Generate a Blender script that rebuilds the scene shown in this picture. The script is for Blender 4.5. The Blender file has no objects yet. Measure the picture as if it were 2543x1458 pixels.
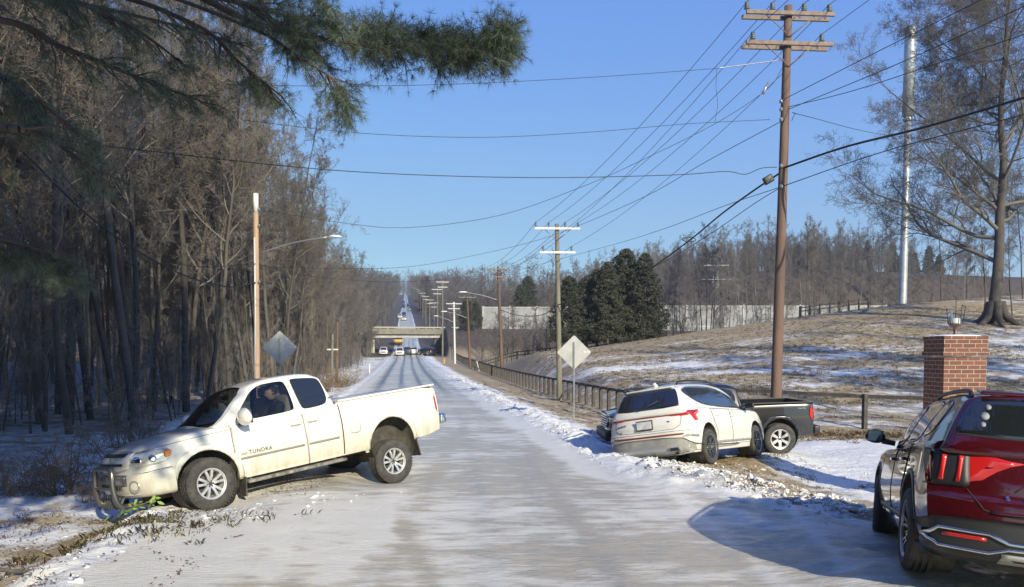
import bpy, bmesh, math, random
import numpy as np
from mathutils import Vector, Matrix, Euler
from mathutils.bvhtree import BVHTree
R = math.radians
C = bpy.context.scene.collection
SC = bpy.context.scene

# ------------------------------------------------------------------ camera, sky, sun, exposure
F = 1900.0; CX = 1271.5; PY = 969.0; PIT = -0.047; CZ = 2.1
cam = bpy.data.objects.new('camera', bpy.data.cameras.new('camera')); C.objects.link(cam)
cam.location = (0, 0, CZ); cam.rotation_euler = (R(90) + PIT, 0, 0)
cam.data.sensor_width = 36; cam.data.lens = 36 * F / 2543
cam.data.shift_y = (PY - 729) / 2543; cam.data.clip_end = 5000; cam.data.clip_start = 0.05
SC.camera = cam
SUN_A, SUN_E = 27.0, 27.0           # degrees to the right of straight behind the camera, and up
w = bpy.data.worlds.new('World'); SC.world = w; w.use_nodes = True
nt = w.node_tree; nt.nodes.clear()
bg = nt.nodes.new('ShaderNodeBackground'); wo = nt.nodes.new('ShaderNodeOutputWorld')
sky = nt.nodes.new('ShaderNodeTexSky'); sky.sky_type = 'NISHITA'; sky.sun_disc = False
sun_dir = Vector((math.sin(R(SUN_A)) * math.cos(R(SUN_E)), -math.cos(R(SUN_A)) * math.cos(R(SUN_E)), math.sin(R(SUN_E))))
sky.sun_elevation = R(SUN_E); sky.sun_rotation = math.atan2(sun_dir.x, sun_dir.y)
sky.air_density = 0.8; sky.dust_density = 0.1; sky.ozone_density = 6; sky.altitude = 200
sep = nt.nodes.new('ShaderNodeSeparateColor'); comb = nt.nodes.new('ShaderNodeCombineColor'); nt.links.new(sky.outputs[0], sep.inputs[0])
for _i, (_g, _k) in enumerate(((1.06, 1.0), (.82, 1.38), (.28, 3.75))):   # white balance of the photograph's sky
    _p = nt.nodes.new('ShaderNodeMath'); _p.operation = 'POWER'; _p.inputs[1].default_value = _g
    _m = nt.nodes.new('ShaderNodeMath'); _m.operation = 'MULTIPLY'; _m.inputs[1].default_value = _k
    nt.links.new(sep.outputs[_i], _p.inputs[0]); nt.links.new(_p.outputs[0], _m.inputs[0]); nt.links.new(_m.outputs[0], comb.inputs[_i])
nt.links.new(comb.outputs[0], bg.inputs[0]); bg.inputs[1].default_value = 0.12
nt.links.new(bg.outputs[0], wo.inputs[0])
sl = bpy.data.lights.new('sun', 'SUN'); sl.energy = 4.9; sl.angle = R(0.5); sl.color = (1.0, 0.91, 0.70)
so = bpy.data.objects.new('sun', sl); C.objects.link(so); so.rotation_euler = sun_dir.to_track_quat('Z', 'Y').to_euler()
SC.view_settings.view_transform = 'Standard'; SC.view_settings.look = 'None'
SC.view_settings.exposure = 0.47; SC.view_settings.gamma = 1.0
SC.cycles.max_bounces = 6; SC.cycles.transparent_max_bounces = 8
SC.cycles.use_denoising = True

# ------------------------------------------------------------------ helpers
def at(px, py, D):
    """world point seen at photo pixel (px, py) at distance D along the ground ahead (world Y)"""
    c, s = math.cos(PIT), math.sin(PIT)
    d = Vector(((px - CX) / F, 0, 0)) + Vector((0, c, s)) + Vector((0, -s, c)) * ((PY - py) / F)
    t = D / d.y
    return Vector((0, 0, CZ)) + d * t

def mesh_np(name, V, Fq, mats=None, smooth=False, mi=None):
    V = np.asarray(V, np.float32).reshape(-1, 3); Fq = np.asarray(Fq, np.int32)
    me = bpy.data.meshes.new(name); n, k = Fq.shape
    me.vertices.add(len(V)); me.vertices.foreach_set('co', V.ravel())
    me.loops.add(n * k); me.loops.foreach_set('vertex_index', Fq.ravel())
    me.polygons.add(n); me.polygons.foreach_set('loop_start', np.arange(n, dtype=np.int32) * k)
    me.polygons.foreach_set('loop_total', np.full(n, k, np.int32))
    if smooth: me.polygons.foreach_set('use_smooth', np.ones(n, bool))
    me.update(calc_edges=True)
    for m in (mats if isinstance(mats, (list, tuple)) else [mats]):
        if m: me.materials.append(m)
    if mi is not None: me.polygons.foreach_set('material_index', np.asarray(mi, np.int32))
    return me

def tag(o, label=None, cat=None, group=None, kind=None):
    if label: o['label'] = label
    if cat: o['category'] = cat
    if group: o['group'] = group
    if kind: o['kind'] = kind
    return o

def link(name, me, parent=None, loc=None, rot=None):
    o = bpy.data.objects.new(name, me); C.objects.link(o)
    if parent: o.parent = parent
    if loc is not None: o.location = loc
    if rot is not None: o.rotation_euler = rot
    return o

def empty(name, label, cat, loc=(0, 0, 0), rot=(0, 0, 0), group=None):
    return tag(link(name, None, None, loc, rot), label, cat, group)

def bm_obj(name, bm, mat, parent=None, smooth=False, loc=None, rot=None):
    me = bpy.data.meshes.new(name); bm.to_mesh(me); bm.free()
    for m in (mat if isinstance(mat, (list, tuple)) else [mat]): me.materials.append(m)
    if smooth: me.polygons.foreach_set('use_smooth', np.ones(len(me.polygons), bool))
    me.update()
    return link(name, me, parent, loc, rot)

def copy_tree(o, parent=None):
    c = o.copy(); C.objects.link(c); c.parent = parent
    for ch in o.children: copy_tree(ch, c)
    return c

def sharp(o, ang=35):
    me = o.data
    me.polygons.foreach_set('use_smooth', np.ones(len(me.polygons), bool))
    me.set_sharp_from_angle(angle=R(ang))
    return o

# primitives into a bmesh
def bx(bm, c, s, rot=None, bev=0, mi=0):
    r = bmesh.ops.create_cube(bm, size=1.0)
    M = Matrix.Translation(c) @ (Euler(rot).to_matrix().to_4x4() if rot else Matrix()) @ Matrix.Diagonal((s[0], s[1], s[2], 1))
    bmesh.ops.transform(bm, matrix=M, verts=r['verts'])
    fs = list({f for v in r['verts'] for f in v.link_faces})
    if bev:
        es = list({e for v in r['verts'] for e in v.link_edges})
        rb = bmesh.ops.bevel(bm, geom=es, offset=bev, segments=2, affect='EDGES', profile=0.6)
        fs = rb['faces']
    for f in fs: f.material_index = mi
    return bm

def tube(bm, pts, rad, n=8, cap=True, mi=0):
    pts = [Vector(p) for p in pts]; rs = rad if isinstance(rad, (list, tuple)) else [rad] * len(pts)
    prev = None; ref = Vector((0, 0, 1)); rings = []
    for i, p in enumerate(pts):
        d = (pts[min(i + 1, len(pts) - 1)] - pts[max(i - 1, 0)]).normalized()
        if i == 0:
            a = d.cross(Vector((0, 0, 1)) if abs(d.z) < .9 else Vector((1, 0, 0))).normalized()
        else:
            a = (a - d * a.dot(d)).normalized()
        b = d.cross(a)
        rings.append([bm.verts.new(p + (a * math.cos(t) + b * math.sin(t)) * rs[i]) for t in [2 * math.pi * k / n for k in range(n)]])
    for r0, r1 in zip(rings, rings[1:]):
        for k in range(n):
            f = bm.faces.new((r0[k], r0[(k + 1) % n], r1[(k + 1) % n], r1[k])); f.material_index = mi; f.smooth = True
    if cap:
        f = bm.faces.new(rings[0][::-1]); f.material_index = mi
        f = bm.faces.new(rings[-1]); f.material_index = mi
    return bm

def lathe(bm, prof, n=32, axis='y', c=(0, 0, 0), closed=False, mi=0, smooth=True):
    """prof: list of (r, h); revolve round axis"""
    rings = []
    for r, h in prof:
        ring = []
        for k in range(n):
            t = 2 * math.pi * k / n
            if axis == 'y': p = (r * math.cos(t), h, r * math.sin(t))
            elif axis == 'z': p = (r * math.cos(t), r * math.sin(t), h)
            else: p = (h, r * math.cos(t), r * math.sin(t))
            ring.append(bm.verts.new(Vector(p) + Vector(c)))
        rings.append(ring)
    pr = list(zip(rings, rings[1:])) + ([(rings[-1], rings[0])] if closed else [])
    for r0, r1 in pr:
        for k in range(n):
            f = bm.faces.new((r0[k], r0[(k + 1) % n], r1[(k + 1) % n], r1[k])); f.material_index = mi; f.smooth = smooth
    return bm

def prism(bm, poly, y0, y1, mi=0, plane='xz'):
    def P(a, b, h): return (a, h, b) if plane == 'xz' else ((h, a, b) if plane == 'yz' else (a, b, h))
    A = [bm.verts.new(P(a, b, y0)) for a, b in poly]; B = [bm.verts.new(P(a, b, y1)) for a, b in poly]
    n = len(poly); fs = []
    fs.append(bm.faces.new(A[::-1])); fs.append(bm.faces.new(B))
    for i in range(n): fs.append(bm.faces.new((A[i], A[(i + 1) % n], B[(i + 1) % n], B[i])))
    for f in fs: f.material_index = mi
    bmesh.ops.recalc_face_normals(bm, faces=fs)
    return bm

# value noise
def vnoise(x, y, seed=0):
    x = np.asarray(x, float); y = np.asarray(y, float)
    xi = np.floor(x); yi = np.floor(y); xf = x - xi; yf = y - yi
    def h(a, b):
        v = np.sin(a * 127.1 + b * 311.7 + seed * 74.7) * 43758.5453
        return v - np.floor(v)
    u = xf * xf * (3 - 2 * xf); v = yf * yf * (3 - 2 * yf)
    return (h(xi, yi) * (1 - u) + h(xi + 1, yi) * u) * (1 - v) + (h(xi, yi + 1) * (1 - u) + h(xi + 1, yi + 1) * u) * v
def fbm(x, y, oct=4, seed=0):
    s = 0; a = .5; t = 0
    for i in range(oct):
        s = s + a * vnoise(x * 2 ** i + i * 17.3, y * 2 ** i - i * 9.1, seed + i); t += a; a *= .5
    return s / t - 0.5
def sstep(a, b, x):
    t = np.clip((np.asarray(x, float) - a) / (b - a), 0, 1); return t * t * (3 - 2 * t)

# ------------------------------------------------------------------ materials
MATS = {}
def mat(name, col, rough=0.5, metal=0.0, bump=0, bscale=20, var=0, vscale=5, coat=0, spec=0.5, col2=None, alpha=None, emit=None, vec='Object', stretch=None):
    if name in MATS: return MATS[name]
    m = bpy.data.materials.new(name); m.use_nodes = True; nt = m.node_tree; N = nt.nodes; L = nt.links
    b = N['Principled BSDF']; b.inputs['Base Color'].default_value = (*col, 1); b.inputs['Roughness'].default_value = rough
    b.inputs['Metallic'].default_value = metal; b.inputs['Specular IOR Level'].default_value = spec
    if coat: b.inputs['Coat Weight'].default_value = coat; b.inputs['Coat Roughness'].default_value = 0.03
    if var or bump:
        tc = N.new('ShaderNodeTexCoord'); src = tc.outputs[vec]
        if stretch:
            mp = N.new('ShaderNodeMapping'); mp.inputs['Scale'].default_value = stretch; L.new(src, mp.inputs[0]); src = mp.outputs[0]
    if var:
        no = N.new('ShaderNodeTexNoise'); no.inputs['Scale'].default_value = vscale; no.inputs['Detail'].default_value = 6; no.inputs['Roughness'].default_value = .65
        L.new(src, no.inputs['Vector'])
        mr = N.new('ShaderNodeMapRange'); mr.inputs['From Min'].default_value = .35; mr.inputs['From Max'].default_value = .65
        L.new(no.outputs['Fac'], mr.inputs['Value'])
        mx = N.new('ShaderNodeMix'); mx.data_type = 'RGBA'
        c2 = col2 if col2 else tuple(c * (1 - var) for c in col)
        mx.inputs['A'].default_value = (*col, 1); mx.inputs['B'].default_value = (*c2, 1)
        L.new(mr.outputs[0], mx.inputs['Factor']); L.new(mx.outputs['Result'], b.inputs['Base Color'])
    if bump:
        nb = N.new('ShaderNodeTexNoise'); nb.inputs['Scale'].default_value = bscale; nb.inputs['Detail'].default_value = 5
        L.new(src, nb.inputs['Vector'])
        bp = N.new('ShaderNodeBump'); bp.inputs['Strength'].default_value = bump; bp.inputs['Distance'].default_value = .02
        L.new(nb.outputs['Fac'], bp.inputs['Height']); L.new(bp.outputs[0], b.inputs['Normal'])
    if emit: b.inputs['Emission Color'].default_value = (*emit[0], 1); b.inputs['Emission Strength'].default_value = emit[1]
    MATS[name] = m; return m

def vary(m, lo=.65, hi=1.35):
    """each copy of a plant gets its own brightness"""
    nt = m.node_tree; N = nt.nodes; L = nt.links; b = N['Principled BSDF']; oi = N.new('ShaderNodeObjectInfo'); mr = N.new('ShaderNodeMapRange')
    mr.inputs['To Min'].default_value = lo; mr.inputs['To Max'].default_value = hi; L.new(oi.outputs['Random'], mr.inputs['Value'])
    hs = N.new('ShaderNodeHueSaturation'); L.new(mr.outputs[0], hs.inputs['Value']); r2 = N.new('ShaderNodeMapRange'); r2.inputs['To Min'].default_value = .55; r2.inputs['To Max'].default_value = 1.15
    ml = N.new('ShaderNodeMath'); ml.operation = 'FRACT'; m2 = N.new('ShaderNodeMath'); m2.operation = 'MULTIPLY'; m2.inputs[1].default_value = 7.31
    L.new(oi.outputs['Random'], m2.inputs[0]); L.new(m2.outputs[0], ml.inputs[0]); L.new(ml.outputs[0], r2.inputs['Value']); L.new(r2.outputs[0], hs.inputs['Saturation'])
    src = b.inputs['Base Color'].links[0].from_socket; L.new(src, hs.inputs['Color']); L.new(hs.outputs[0], b.inputs['Base Color']); return m

def paint(name, col, dirt=0.0, dcol=(.42, .36, .22), flake=0, rough=.28, ztop=1.0):
    """car paint with road dirt that thickens towards the sills"""
    m = mat(name, col, rough, coat=1.0, spec=.5); nt = m.node_tree; N = nt.nodes; L = nt.links; b = N['Principled BSDF']
    b.inputs['Metallic'].default_value = flake
    if dirt:
        tc = N.new('ShaderNodeTexCoord'); sp = N.new('ShaderNodeSeparateXYZ'); L.new(tc.outputs['Object'], sp.inputs[0])
        mp = N.new('ShaderNodeMapping'); mp.inputs['Scale'].default_value = (3.5, 3.5, 1.0); L.new(tc.outputs['Object'], mp.inputs[0])
        no = N.new('ShaderNodeTexNoise'); no.inputs['Scale'].default_value = 2.2; no.inputs['Detail'].default_value = 8; no.inputs['Roughness'].default_value = .7
        L.new(mp.outputs[0], no.inputs['Vector'])
        h = N.new('ShaderNodeMapRange'); h.inputs['From Min'].default_value = .25; h.inputs['From Max'].default_value = ztop
        h.inputs['To Min'].default_value = .72; h.inputs['To Max'].default_value = .12
        L.new(sp.outputs['Z'], h.inputs['Value'])
        ad = N.new('ShaderNodeMath'); ad.operation = 'ADD'; L.new(no.outputs['Fac'], ad.inputs[0]); L.new(h.outputs[0], ad.inputs[1])
        mr = N.new('ShaderNodeMapRange'); mr.inputs['From Min'].default_value = .72; mr.inputs['From Max'].default_value = 1.3; mr.inputs['To Max'].default_value = dirt
        L.new(ad.outputs[0], mr.inputs['Value'])
        mx = N.new('ShaderNodeMix'); mx.data_type = 'RGBA'; mx.inputs['A'].default_value = (*col, 1); mx.inputs['B'].default_value = (*dcol, 1)
        L.new(mr.outputs[0], mx.inputs['Factor']); L.new(mx.outputs['Result'], b.inputs['Base Color'])
        r2 = N.new('ShaderNodeMapRange'); r2.inputs['To Min'].default_value = rough; r2.inputs['To Max'].default_value = .8
        L.new(mr.outputs[0], r2.inputs['Value']); L.new(r2.outputs[0], b.inputs['Roughness'])
        r3 = N.new('ShaderNodeMapRange'); r3.inputs['To Min'].default_value = 1; r3.inputs['To Max'].default_value = 0
        L.new(mr.outputs[0], r3.inputs['Value']); L.new(r3.outputs[0], b.inputs['Coat Weight'])
    return m

def glass_clear(name='clear_glass', tint=(.55, .6, .58)):
    if name in MATS: return MATS[name]
    m = bpy.data.materials.new(name); m.use_nodes = True; nt = m.node_tree; N = nt.nodes; L = nt.links; N.clear()
    o = N.new('ShaderNodeOutputMaterial'); t = N.new('ShaderNodeBsdfTransparent'); g = N.new('ShaderNodeBsdfGlossy')
    t.inputs[0].default_value = (*tint, 1); g.inputs['Roughness'].default_value = .02
    fr = N.new('ShaderNodeFresnel'); fr.inputs['IOR'].default_value = 1.5; mx = N.new('ShaderNodeMixShader')
    L.new(fr.outputs[0], mx.inputs[0]); L.new(t.outputs[0], mx.inputs[1]); L.new(g.outputs[0], mx.inputs[2]); L.new(mx.outputs[0], o.inputs[0])
    MATS[name] = m; return m

def mix_ground(name, snow_c, bare_c, bare_c2, scale=3.0, thr_attr='snow', gain=2.4, bumpd=.03, rough=.75, dark_attr=None, dark_c=(.05, .05, .05), stretch=(1, 1, 1), bscale=9, bstr=.7, tint=None):
    """snow over bare ground: where the 'snow' attribute plus noise passes a threshold the surface is snow"""
    m = bpy.data.materials.new(name); m.use_nodes = True; nt = m.node_tree; N = nt.nodes; L = nt.links; b = N['Principled BSDF']
    b.inputs['Roughness'].default_value = rough
    tc = N.new('ShaderNodeTexCoord'); mp = N.new('ShaderNodeMapping'); mp.inputs['Scale'].default_value = stretch; L.new(tc.outputs['Object'], mp.inputs[0])
    def noise(sc, det=7, ro=.65):
        n = N.new('ShaderNodeTexNoise'); n.inputs['Scale'].default_value = sc; n.inputs['Detail'].default_value = det; n.inputs['Roughness'].default_value = ro
        L.new(mp.outputs[0], n.inputs['Vector']); return n.outputs['Fac']
    at_ = N.new('ShaderNodeAttribute'); at_.attribute_name = thr_attr
    n1 = noise(scale, 9, .72)
    s = N.new('ShaderNodeMath'); s.operation = 'ADD'; L.new(n1, s.inputs[0]); L.new(at_.outputs['Fac'], s.inputs[1])
    s2 = N.new('ShaderNodeMath'); s2.operation = 'SUBTRACT'; L.new(s.outputs[0], s2.inputs[0]); s2.inputs[1].default_value = 1.0
    s3 = N.new('ShaderNodeMath'); s3.operation = 'MULTIPLY_ADD'; L.new(s2.outputs[0], s3.inputs[0]); s3.inputs[1].default_value = gain * 3; s3.inputs[2].default_value = .5; s3.use_clamp = True
    nb = noise(scale * 2.3, 6)
    mb = N.new('ShaderNodeMix'); mb.data_type = 'RGBA'; mb.inputs['A'].default_value = (*bare_c, 1); mb.inputs['B'].default_value = (*bare_c2, 1)
    r = N.new('ShaderNodeMapRange'); r.inputs['From Min'].default_value = .38; r.inputs['From Max'].default_value = .62; L.new(nb, r.inputs['Value']); L.new(r.outputs[0], mb.inputs['Factor'])
    ns = noise(scale * .6, 5)
    ms = N.new('ShaderNodeMix'); ms.data_type = 'RGBA'; ms.inputs['A'].default_value = (*snow_c, 1); ms.inputs['B'].default_value = tuple(c * .8 for c in snow_c) + (1,)
    L.new(ns, ms.inputs['Factor'])
    mx = N.new('ShaderNodeMix'); mx.data_type = 'RGBA'; L.new(s3.outputs[0], mx.inputs['Factor']); L.new(mb.outputs['Result'], mx.inputs['A']); L.new(ms.outputs['Result'], mx.inputs['B'])
    out = mx.outputs['Result']
    if dark_attr:
        a2 = N.new('ShaderNodeAttribute'); a2.attribute_name = dark_attr
        md = N.new('ShaderNodeMix'); md.data_type = 'RGBA'; md.inputs['B'].default_value = (*dark_c, 1)
        nd = noise(2.2, 6); mm = N.new('ShaderNodeMath'); mm.operation = 'MULTIPLY_ADD'; mm.inputs[1].default_value = 1.5; mm.inputs[2].default_value = -.75
        L.new(nd, mm.inputs[0]); am = N.new('ShaderNodeMath'); am.operation = 'ADD'; L.new(mm.outputs[0], am.inputs[0]); L.new(a2.outputs['Fac'], am.inputs[1])
        mu = N.new('ShaderNodeMath'); mu.operation = 'MULTIPLY'; L.new(am.outputs[0], mu.inputs[0]); L.new(a2.outputs['Fac'], mu.inputs[1]); mu.use_clamp = True
        L.new(mu.outputs[0], md.inputs['Factor']); L.new(out, md.inputs['A']); out = md.outputs['Result']
    L.new(out, b.inputs['Base Color'])
    hb = noise(bscale, 8, .7); bp = N.new('ShaderNodeBump'); bp.inputs['Strength'].default_value = bstr; bp.inputs['Distance'].default_value = bumpd
    L.new(hb, bp.inputs['Height']); L.new(bp.outputs[0], b.inputs['Normal'])
    return m

M_black = mat('black_plastic', (.018, .018, .019), .5)
M_rubber = mat('tyre_rubber', (.032, .031, .029), .85, bump=.3, bscale=60, var=.3, vscale=12, col2=(.075, .07, .062))
M_chrome = mat('chrome', (.75, .75, .74), .12, 1.0)
M_alloy = mat('alloy', (.72, .72, .70), .3, .55, var=.35, vscale=9)
M_tint = mat('tinted_glass', (.012, .014, .016), .04, spec=.7, coat=1)
M_dirtyblack = mat('dirty_underbody', (.03, .028, .025), .85, var=.5, vscale=6, col2=(.09, .08, .065))
M_steel = mat('galvanised_steel', (.42, .43, .44), .4, .7, var=.25, vscale=8)
M_red = mat('red_lens', (.45, .012, .012), .12, coat=1)
M_redlit = mat('lit_red_lens', (.62, .02, .018), .2, emit=((1, .03, .02), .08))
M_white = mat('white_enamel', (.75, .75, .72), .4)

# ------------------------------------------------------------------ vehicle poses (position, yaw, nose-down pitch, roll)
POSE = {'pickup': ((-4.02, 12.952, -0.189), (224.04, 6.2, 6.08)),
        'white_suv': ((4.195, 17.191, -0.344), (53.04, 3.24, -9.54)),
        'red_suv': ((4.904, 7.811, -0.03), (69.4, 6.3, 3.28)),
        'black_pickup': ((4.72, 19.6, -0.42), (181.0, 1.5, 0.0))}
def pose_m(k):
    p, (a, b, c) = POSE[k]
    return Matrix.Translation(p) @ Matrix.Rotation(R(a), 4, 'Z') @ Matrix.Rotation(R(b), 4, 'Y') @ Matrix.Rotation(R(c), 4, 'X')
# wheel hubs in each vehicle's own frame, radius
WH = {'pickup': [(1.45, .86, .43), (1.45, -.86, .47), (-1.80, .86, .10), (-1.80, -.86, .40)],
      'white_suv': [(1.38, .84, .36), (1.38, -.84, .36), (-1.38, .84, .34), (-1.38, -.84, .33)],
      'red_suv': [(1.41, .84, .37), (1.41, -.84, .37), (-1.41, .84, .35), (-1.41, -.84, .36)],
      'black_pickup': [(1.55, .82, .39), (1.55, -.82, .39), (-1.86, .82, .39), (-1.86, -.82, .39)]}
WR = {'pickup': .39, 'white_suv': .365, 'red_suv': .37, 'black_pickup': .385}

# ------------------------------------------------------------------ terrain height
TH = R(7.9); CT, ST = math.cos(TH), math.sin(TH)
def uv(X, Y): return -X * ST + Y * CT, X * CT + Y * ST
def xy(u, v): return v * CT - u * ST, v * ST + u * CT
PU = [-40, 0, 20, 37, 80, 127, 165, 180, 215, 290, 360, 600, 900, 1150, 1500, 2500]
PZ = [0, 0, -.03, -.12, .15, .76, 1.9, 2.4, 4.6, 12, 19.5, 43, 71, 86, 92, 95]
def roadz(u):
    u = np.asarray(u, float)
    s = 0
    for d in (-6, -3, 0, 3, 6): s = s + np.interp(u + d, PU, PZ)
    return s / 5
CXS = [-10, 0, 8.2, 16.9, 28.8, 38.2, 46.9, 60, 90]; CZS = [1.2, 2.1, 2.8, 4.1, 5.85, 7.0, 7.7, 8.4, 9.5]
DENT = []
def base_h(X, Y):
    X = np.asarray(X, float); Y = np.asarray(Y, float); u, v = uv(X, Y)
    rz = roadz(u)
    # verges
    near = 1 - sstep(140, 175, u)
    zr = rz + near * (.10 * np.exp(-((v - 4.3) / .55) ** 2) * sstep(10, 16, u) - .55 * sstep(4.6, 8.5, v) * sstep(2, 12, u) * (1 - .6 * sstep(50, 110, u)))
    zl = -.45 * sstep(-3.1, -4.8, v) + .25 * sstep(-6, -9, v) + .05 * np.maximum(-v - 12, 0) * sstep(12, 30, -v)
    z = zr + near * zl
    # field to the right
    D = Y
    zc = np.interp(X, CXS, CZS)
    t = np.clip((D - 27) / 48, 0, 1.0); t = t ** 1.05
    fz = -.5 + (zc + .5) * t - np.maximum(D - 76, 0) * .05
    fz = fz + .55 * fbm(X / 9., Y / 9., 3, 61) * sstep(28, 36, D) * (1 - sstep(66, 80, D))
    wf = sstep(9.3, 13, v) * (1 - sstep(120, 150, Y))
    z = z * (1 - wf) + np.where(D > 27, np.maximum(fz, -.5), -.5) * wf
    # highway bank across the road, with a cut for the bridge
    wall = sstep(150, 172, u) * (1 - sstep(206, 235, u))
    cut = sstep(8.2, 9.2, np.abs(v + .3))
    z = z + (7.8 - z) * wall * cut
    # hills beyond
    far = sstep(190, 225, u)
    side = np.where(v > 0, np.clip(v - 12, 0, 110) * .20, np.clip(-v - 9, 0, 90) * .13)
    side = side * (1 - .75 * sstep(320, 700, u)) + 6 * fbm(X / 60., Y / 60., 3, 5) * sstep(12, 40, np.abs(v))
    z = z + far * side
    return z
def height(X, Y, micro=True):
    X = np.asarray(X, float); Y = np.asarray(Y, float)
    z = base_h(X, Y)
    if len(DENT):
        num = 0; den = 0
        for (dx, dy, dz) in DENT:
            wgt = np.exp(-((X - dx) ** 2 + (Y - dy) ** 2) / (2 * .62 ** 2)); num = num + wgt * dz; den = den + wgt
        z = z + num / np.maximum(den, 1.0)
    if micro:
        u, v = uv(X, Y); d = np.hypot(X, Y); nr = 1 - sstep(45, 75, d)
        onroad = sstep(-3.4, -2.8, v) * (1 - sstep(3.6, 4.2, v))
        amp = .012 + .055 * (1 - onroad)
        z = z + nr * (amp * fbm(X * 1.7, Y * 1.7, 4, 1) * 2 + (.004 + .04 * (1 - onroad)) * fbm(X * 7, Y * 7, 3, 2))
        # ploughed lumps at the road edges
        pile = np.exp(-((v - 4.25) / .5) ** 2) * sstep(12, 16, u) + np.exp(-((v + 3.5) / .45) ** 2)
        z = z + nr * pile * .15 * np.maximum(fbm(X * 3.2, Y * 3.2, 5, 3) * 2 + .25, 0)
        # broken bank between road and drive
        bk = np.exp(-(((X - 4.1) * .62 + (Y - 12.0) * .78) / .95) ** 2) * sstep(1.6, 2.8, X) * (1 - sstep(6.0, 7.5, X)) * sstep(9.3, 10.2, Y)
        z = z + bk * (.13 + .36 * fbm(X * 3.2, Y * 3.2, 5, 4))
        # furrows thrown up left of the road
        z = z + nr * sstep(-3.2, -3.8, v) * .10 * fbm(X * .9, Y * 2.4, 3, 8)
    return z
for k in WH:
    M = pose_m(k)
    up = M.to_3x3() @ Vector((0, 0, 1))
    for h in WH[k]:
        p = M @ Vector(h)
        DENT.append((p.x, p.y, (p.z - WR[k] - .0) - float(base_h(p.x, p.y))))
_b = []
# solve so that the blended surface passes through every wheel contact
A = np.array([[math.exp(-((a[0] - b[0]) ** 2 + (a[1] - b[1]) ** 2) / (2 * .62 ** 2)) for b in DENT] for a in DENT])
rhs = np.array([d[2] for d in DENT])
print('wheel dz', [round(float(x), 2) for x in rhs])
def gz(X, Y, micro=True): return float(height(X, Y, micro))

def road_edges(u):
    u = np.asarray(u, float)
    l = -3.0 - .25 * fbm(u * .9, u * 0 + 3.3, 4, 1) * 2
    r = 3.75 + 3.8 * (1 - sstep(6.5, 13.5, u)) + .3 * fbm(u * .8, u * 0 + 8.8, 4, 2) * 2
    m_ = .3; f = 1 - .5 * sstep(280, 600, u)
    return m_ + (l - m_) * f, m_ + (r - m_) * f

def grid_sheet(name, us, vs_fn, zfn, mats, attrs):
    U, S = np.meshgrid(us, np.arange(len(vs_fn(us[0]))), indexing='ij')
    V = np.array([vs_fn(u) for u in us]); X, Y = xy(U, V); Z = zfn(X, Y, U, V)
    n, m = U.shape; idx = np.arange(n * m).reshape(n, m)
    q = np.stack([idx[:-1, :-1], idx[:-1, 1:], idx[1:, 1:], idx[1:, :-1]], -1).reshape(-1, 4)
    me = mesh_np(name, np.stack([X, Y, Z], -1).reshape(-1, 3), q, mats, smooth=True)
    for an, fn in attrs.items():
        a = me.attributes.new(an, 'FLOAT', 'POINT'); a.data.foreach_set('value', np.asarray(fn(X, Y, U, V), np.float32).ravel())
    return me

def warp(n, lo, hi, p):  # symmetric dense-near-zero spacing
    t = np.linspace(0, 1, n); return lo + (hi - lo) * t ** p
us = np.concatenate([np.arange(-12, 3, .4), np.arange(3, 24, .065), np.arange(24, 60, .22), np.arange(60, 150, 1.0), np.arange(150, 240, 1.6), np.arange(240, 420, 5), np.linspace(420, 2500, 60)])
vr = np.concatenate([np.arange(0, 9.5, .075), np.arange(9.5, 30, .4), np.arange(30, 75, 1.5), np.array([80, 90, 100, 115, 130, 150, 180, 220, 300, 420, 600, 900, 1500])])
vl = np.concatenate([np.arange(.075, 8.5, .075), np.arange(8.5, 25, .5), np.arange(25, 60, 2.5), np.array([65, 75, 90, 110, 140, 180, 240, 340, 500, 800, 1400])])
VS = np.concatenate([-vl[::-1], vr])
def gsnow(X, Y, U, V):
    s = .55 + .25 * fbm(X * .35, Y * .35, 3, 12)
    right = sstep(4.8, 6.2, V)
    field = sstep(9.5, 12, V) * sstep(24, 28, Y)
    s = s + .35 * np.exp(-((V - 4.2) / .8) ** 2) + .12 * (np.abs(V) < 4)
    s = s + right * (1 - field) * (-.16 - .05 * sstep(35, 50, U)) + right * (Y < 23) * .33 * sstep(9.6, 11, V + 2)
    # field: grass on the crest and lower slope, snow in the shaded middle
    t = (Y - 27) / 48.
    fs = -.15 + .13 * np.exp(-((t - .45) / .25) ** 2) - .10 * sstep(.75, 1.0, t) + .42 * fbm(X * .15, Y * .5, 5, 30) - .04
    s = s + field * fs
    lft = sstep(-3.2, -4.2, V)
    s = s + lft * (.02 + .42 * fbm(X * .6, Y * 1.2, 4, 14)) + .15 * np.exp(-((V + 3.3) / .5) ** 2)
    s = s - sstep(12, 20, np.abs(V)) * sstep(80, 100, U) * .6
    # ground turned over under the bumper of the white pickup
    s = s - .33 * np.exp(-(((X + 5.0) / 1.3) ** 2 + ((Y - 9.6) / .9) ** 2))
    return np.clip(s, 0, 1.3)
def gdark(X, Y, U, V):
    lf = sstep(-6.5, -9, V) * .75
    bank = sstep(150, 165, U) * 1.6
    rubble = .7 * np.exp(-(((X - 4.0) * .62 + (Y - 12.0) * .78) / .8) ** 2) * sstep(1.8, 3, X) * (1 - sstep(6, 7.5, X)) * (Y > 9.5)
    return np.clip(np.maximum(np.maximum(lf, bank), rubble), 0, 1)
M_ground = mix_ground('ground_snow_grass', (.76, .76, .75), (.37, .295, .17), (.24, .18, .105), scale=1.6, gain=1.8, bumpd=.06, dark_attr='leaf', dark_c=(.06, .046, .034), bscale=7, bstr=.9, stretch=(1, 1, 1))
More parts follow.
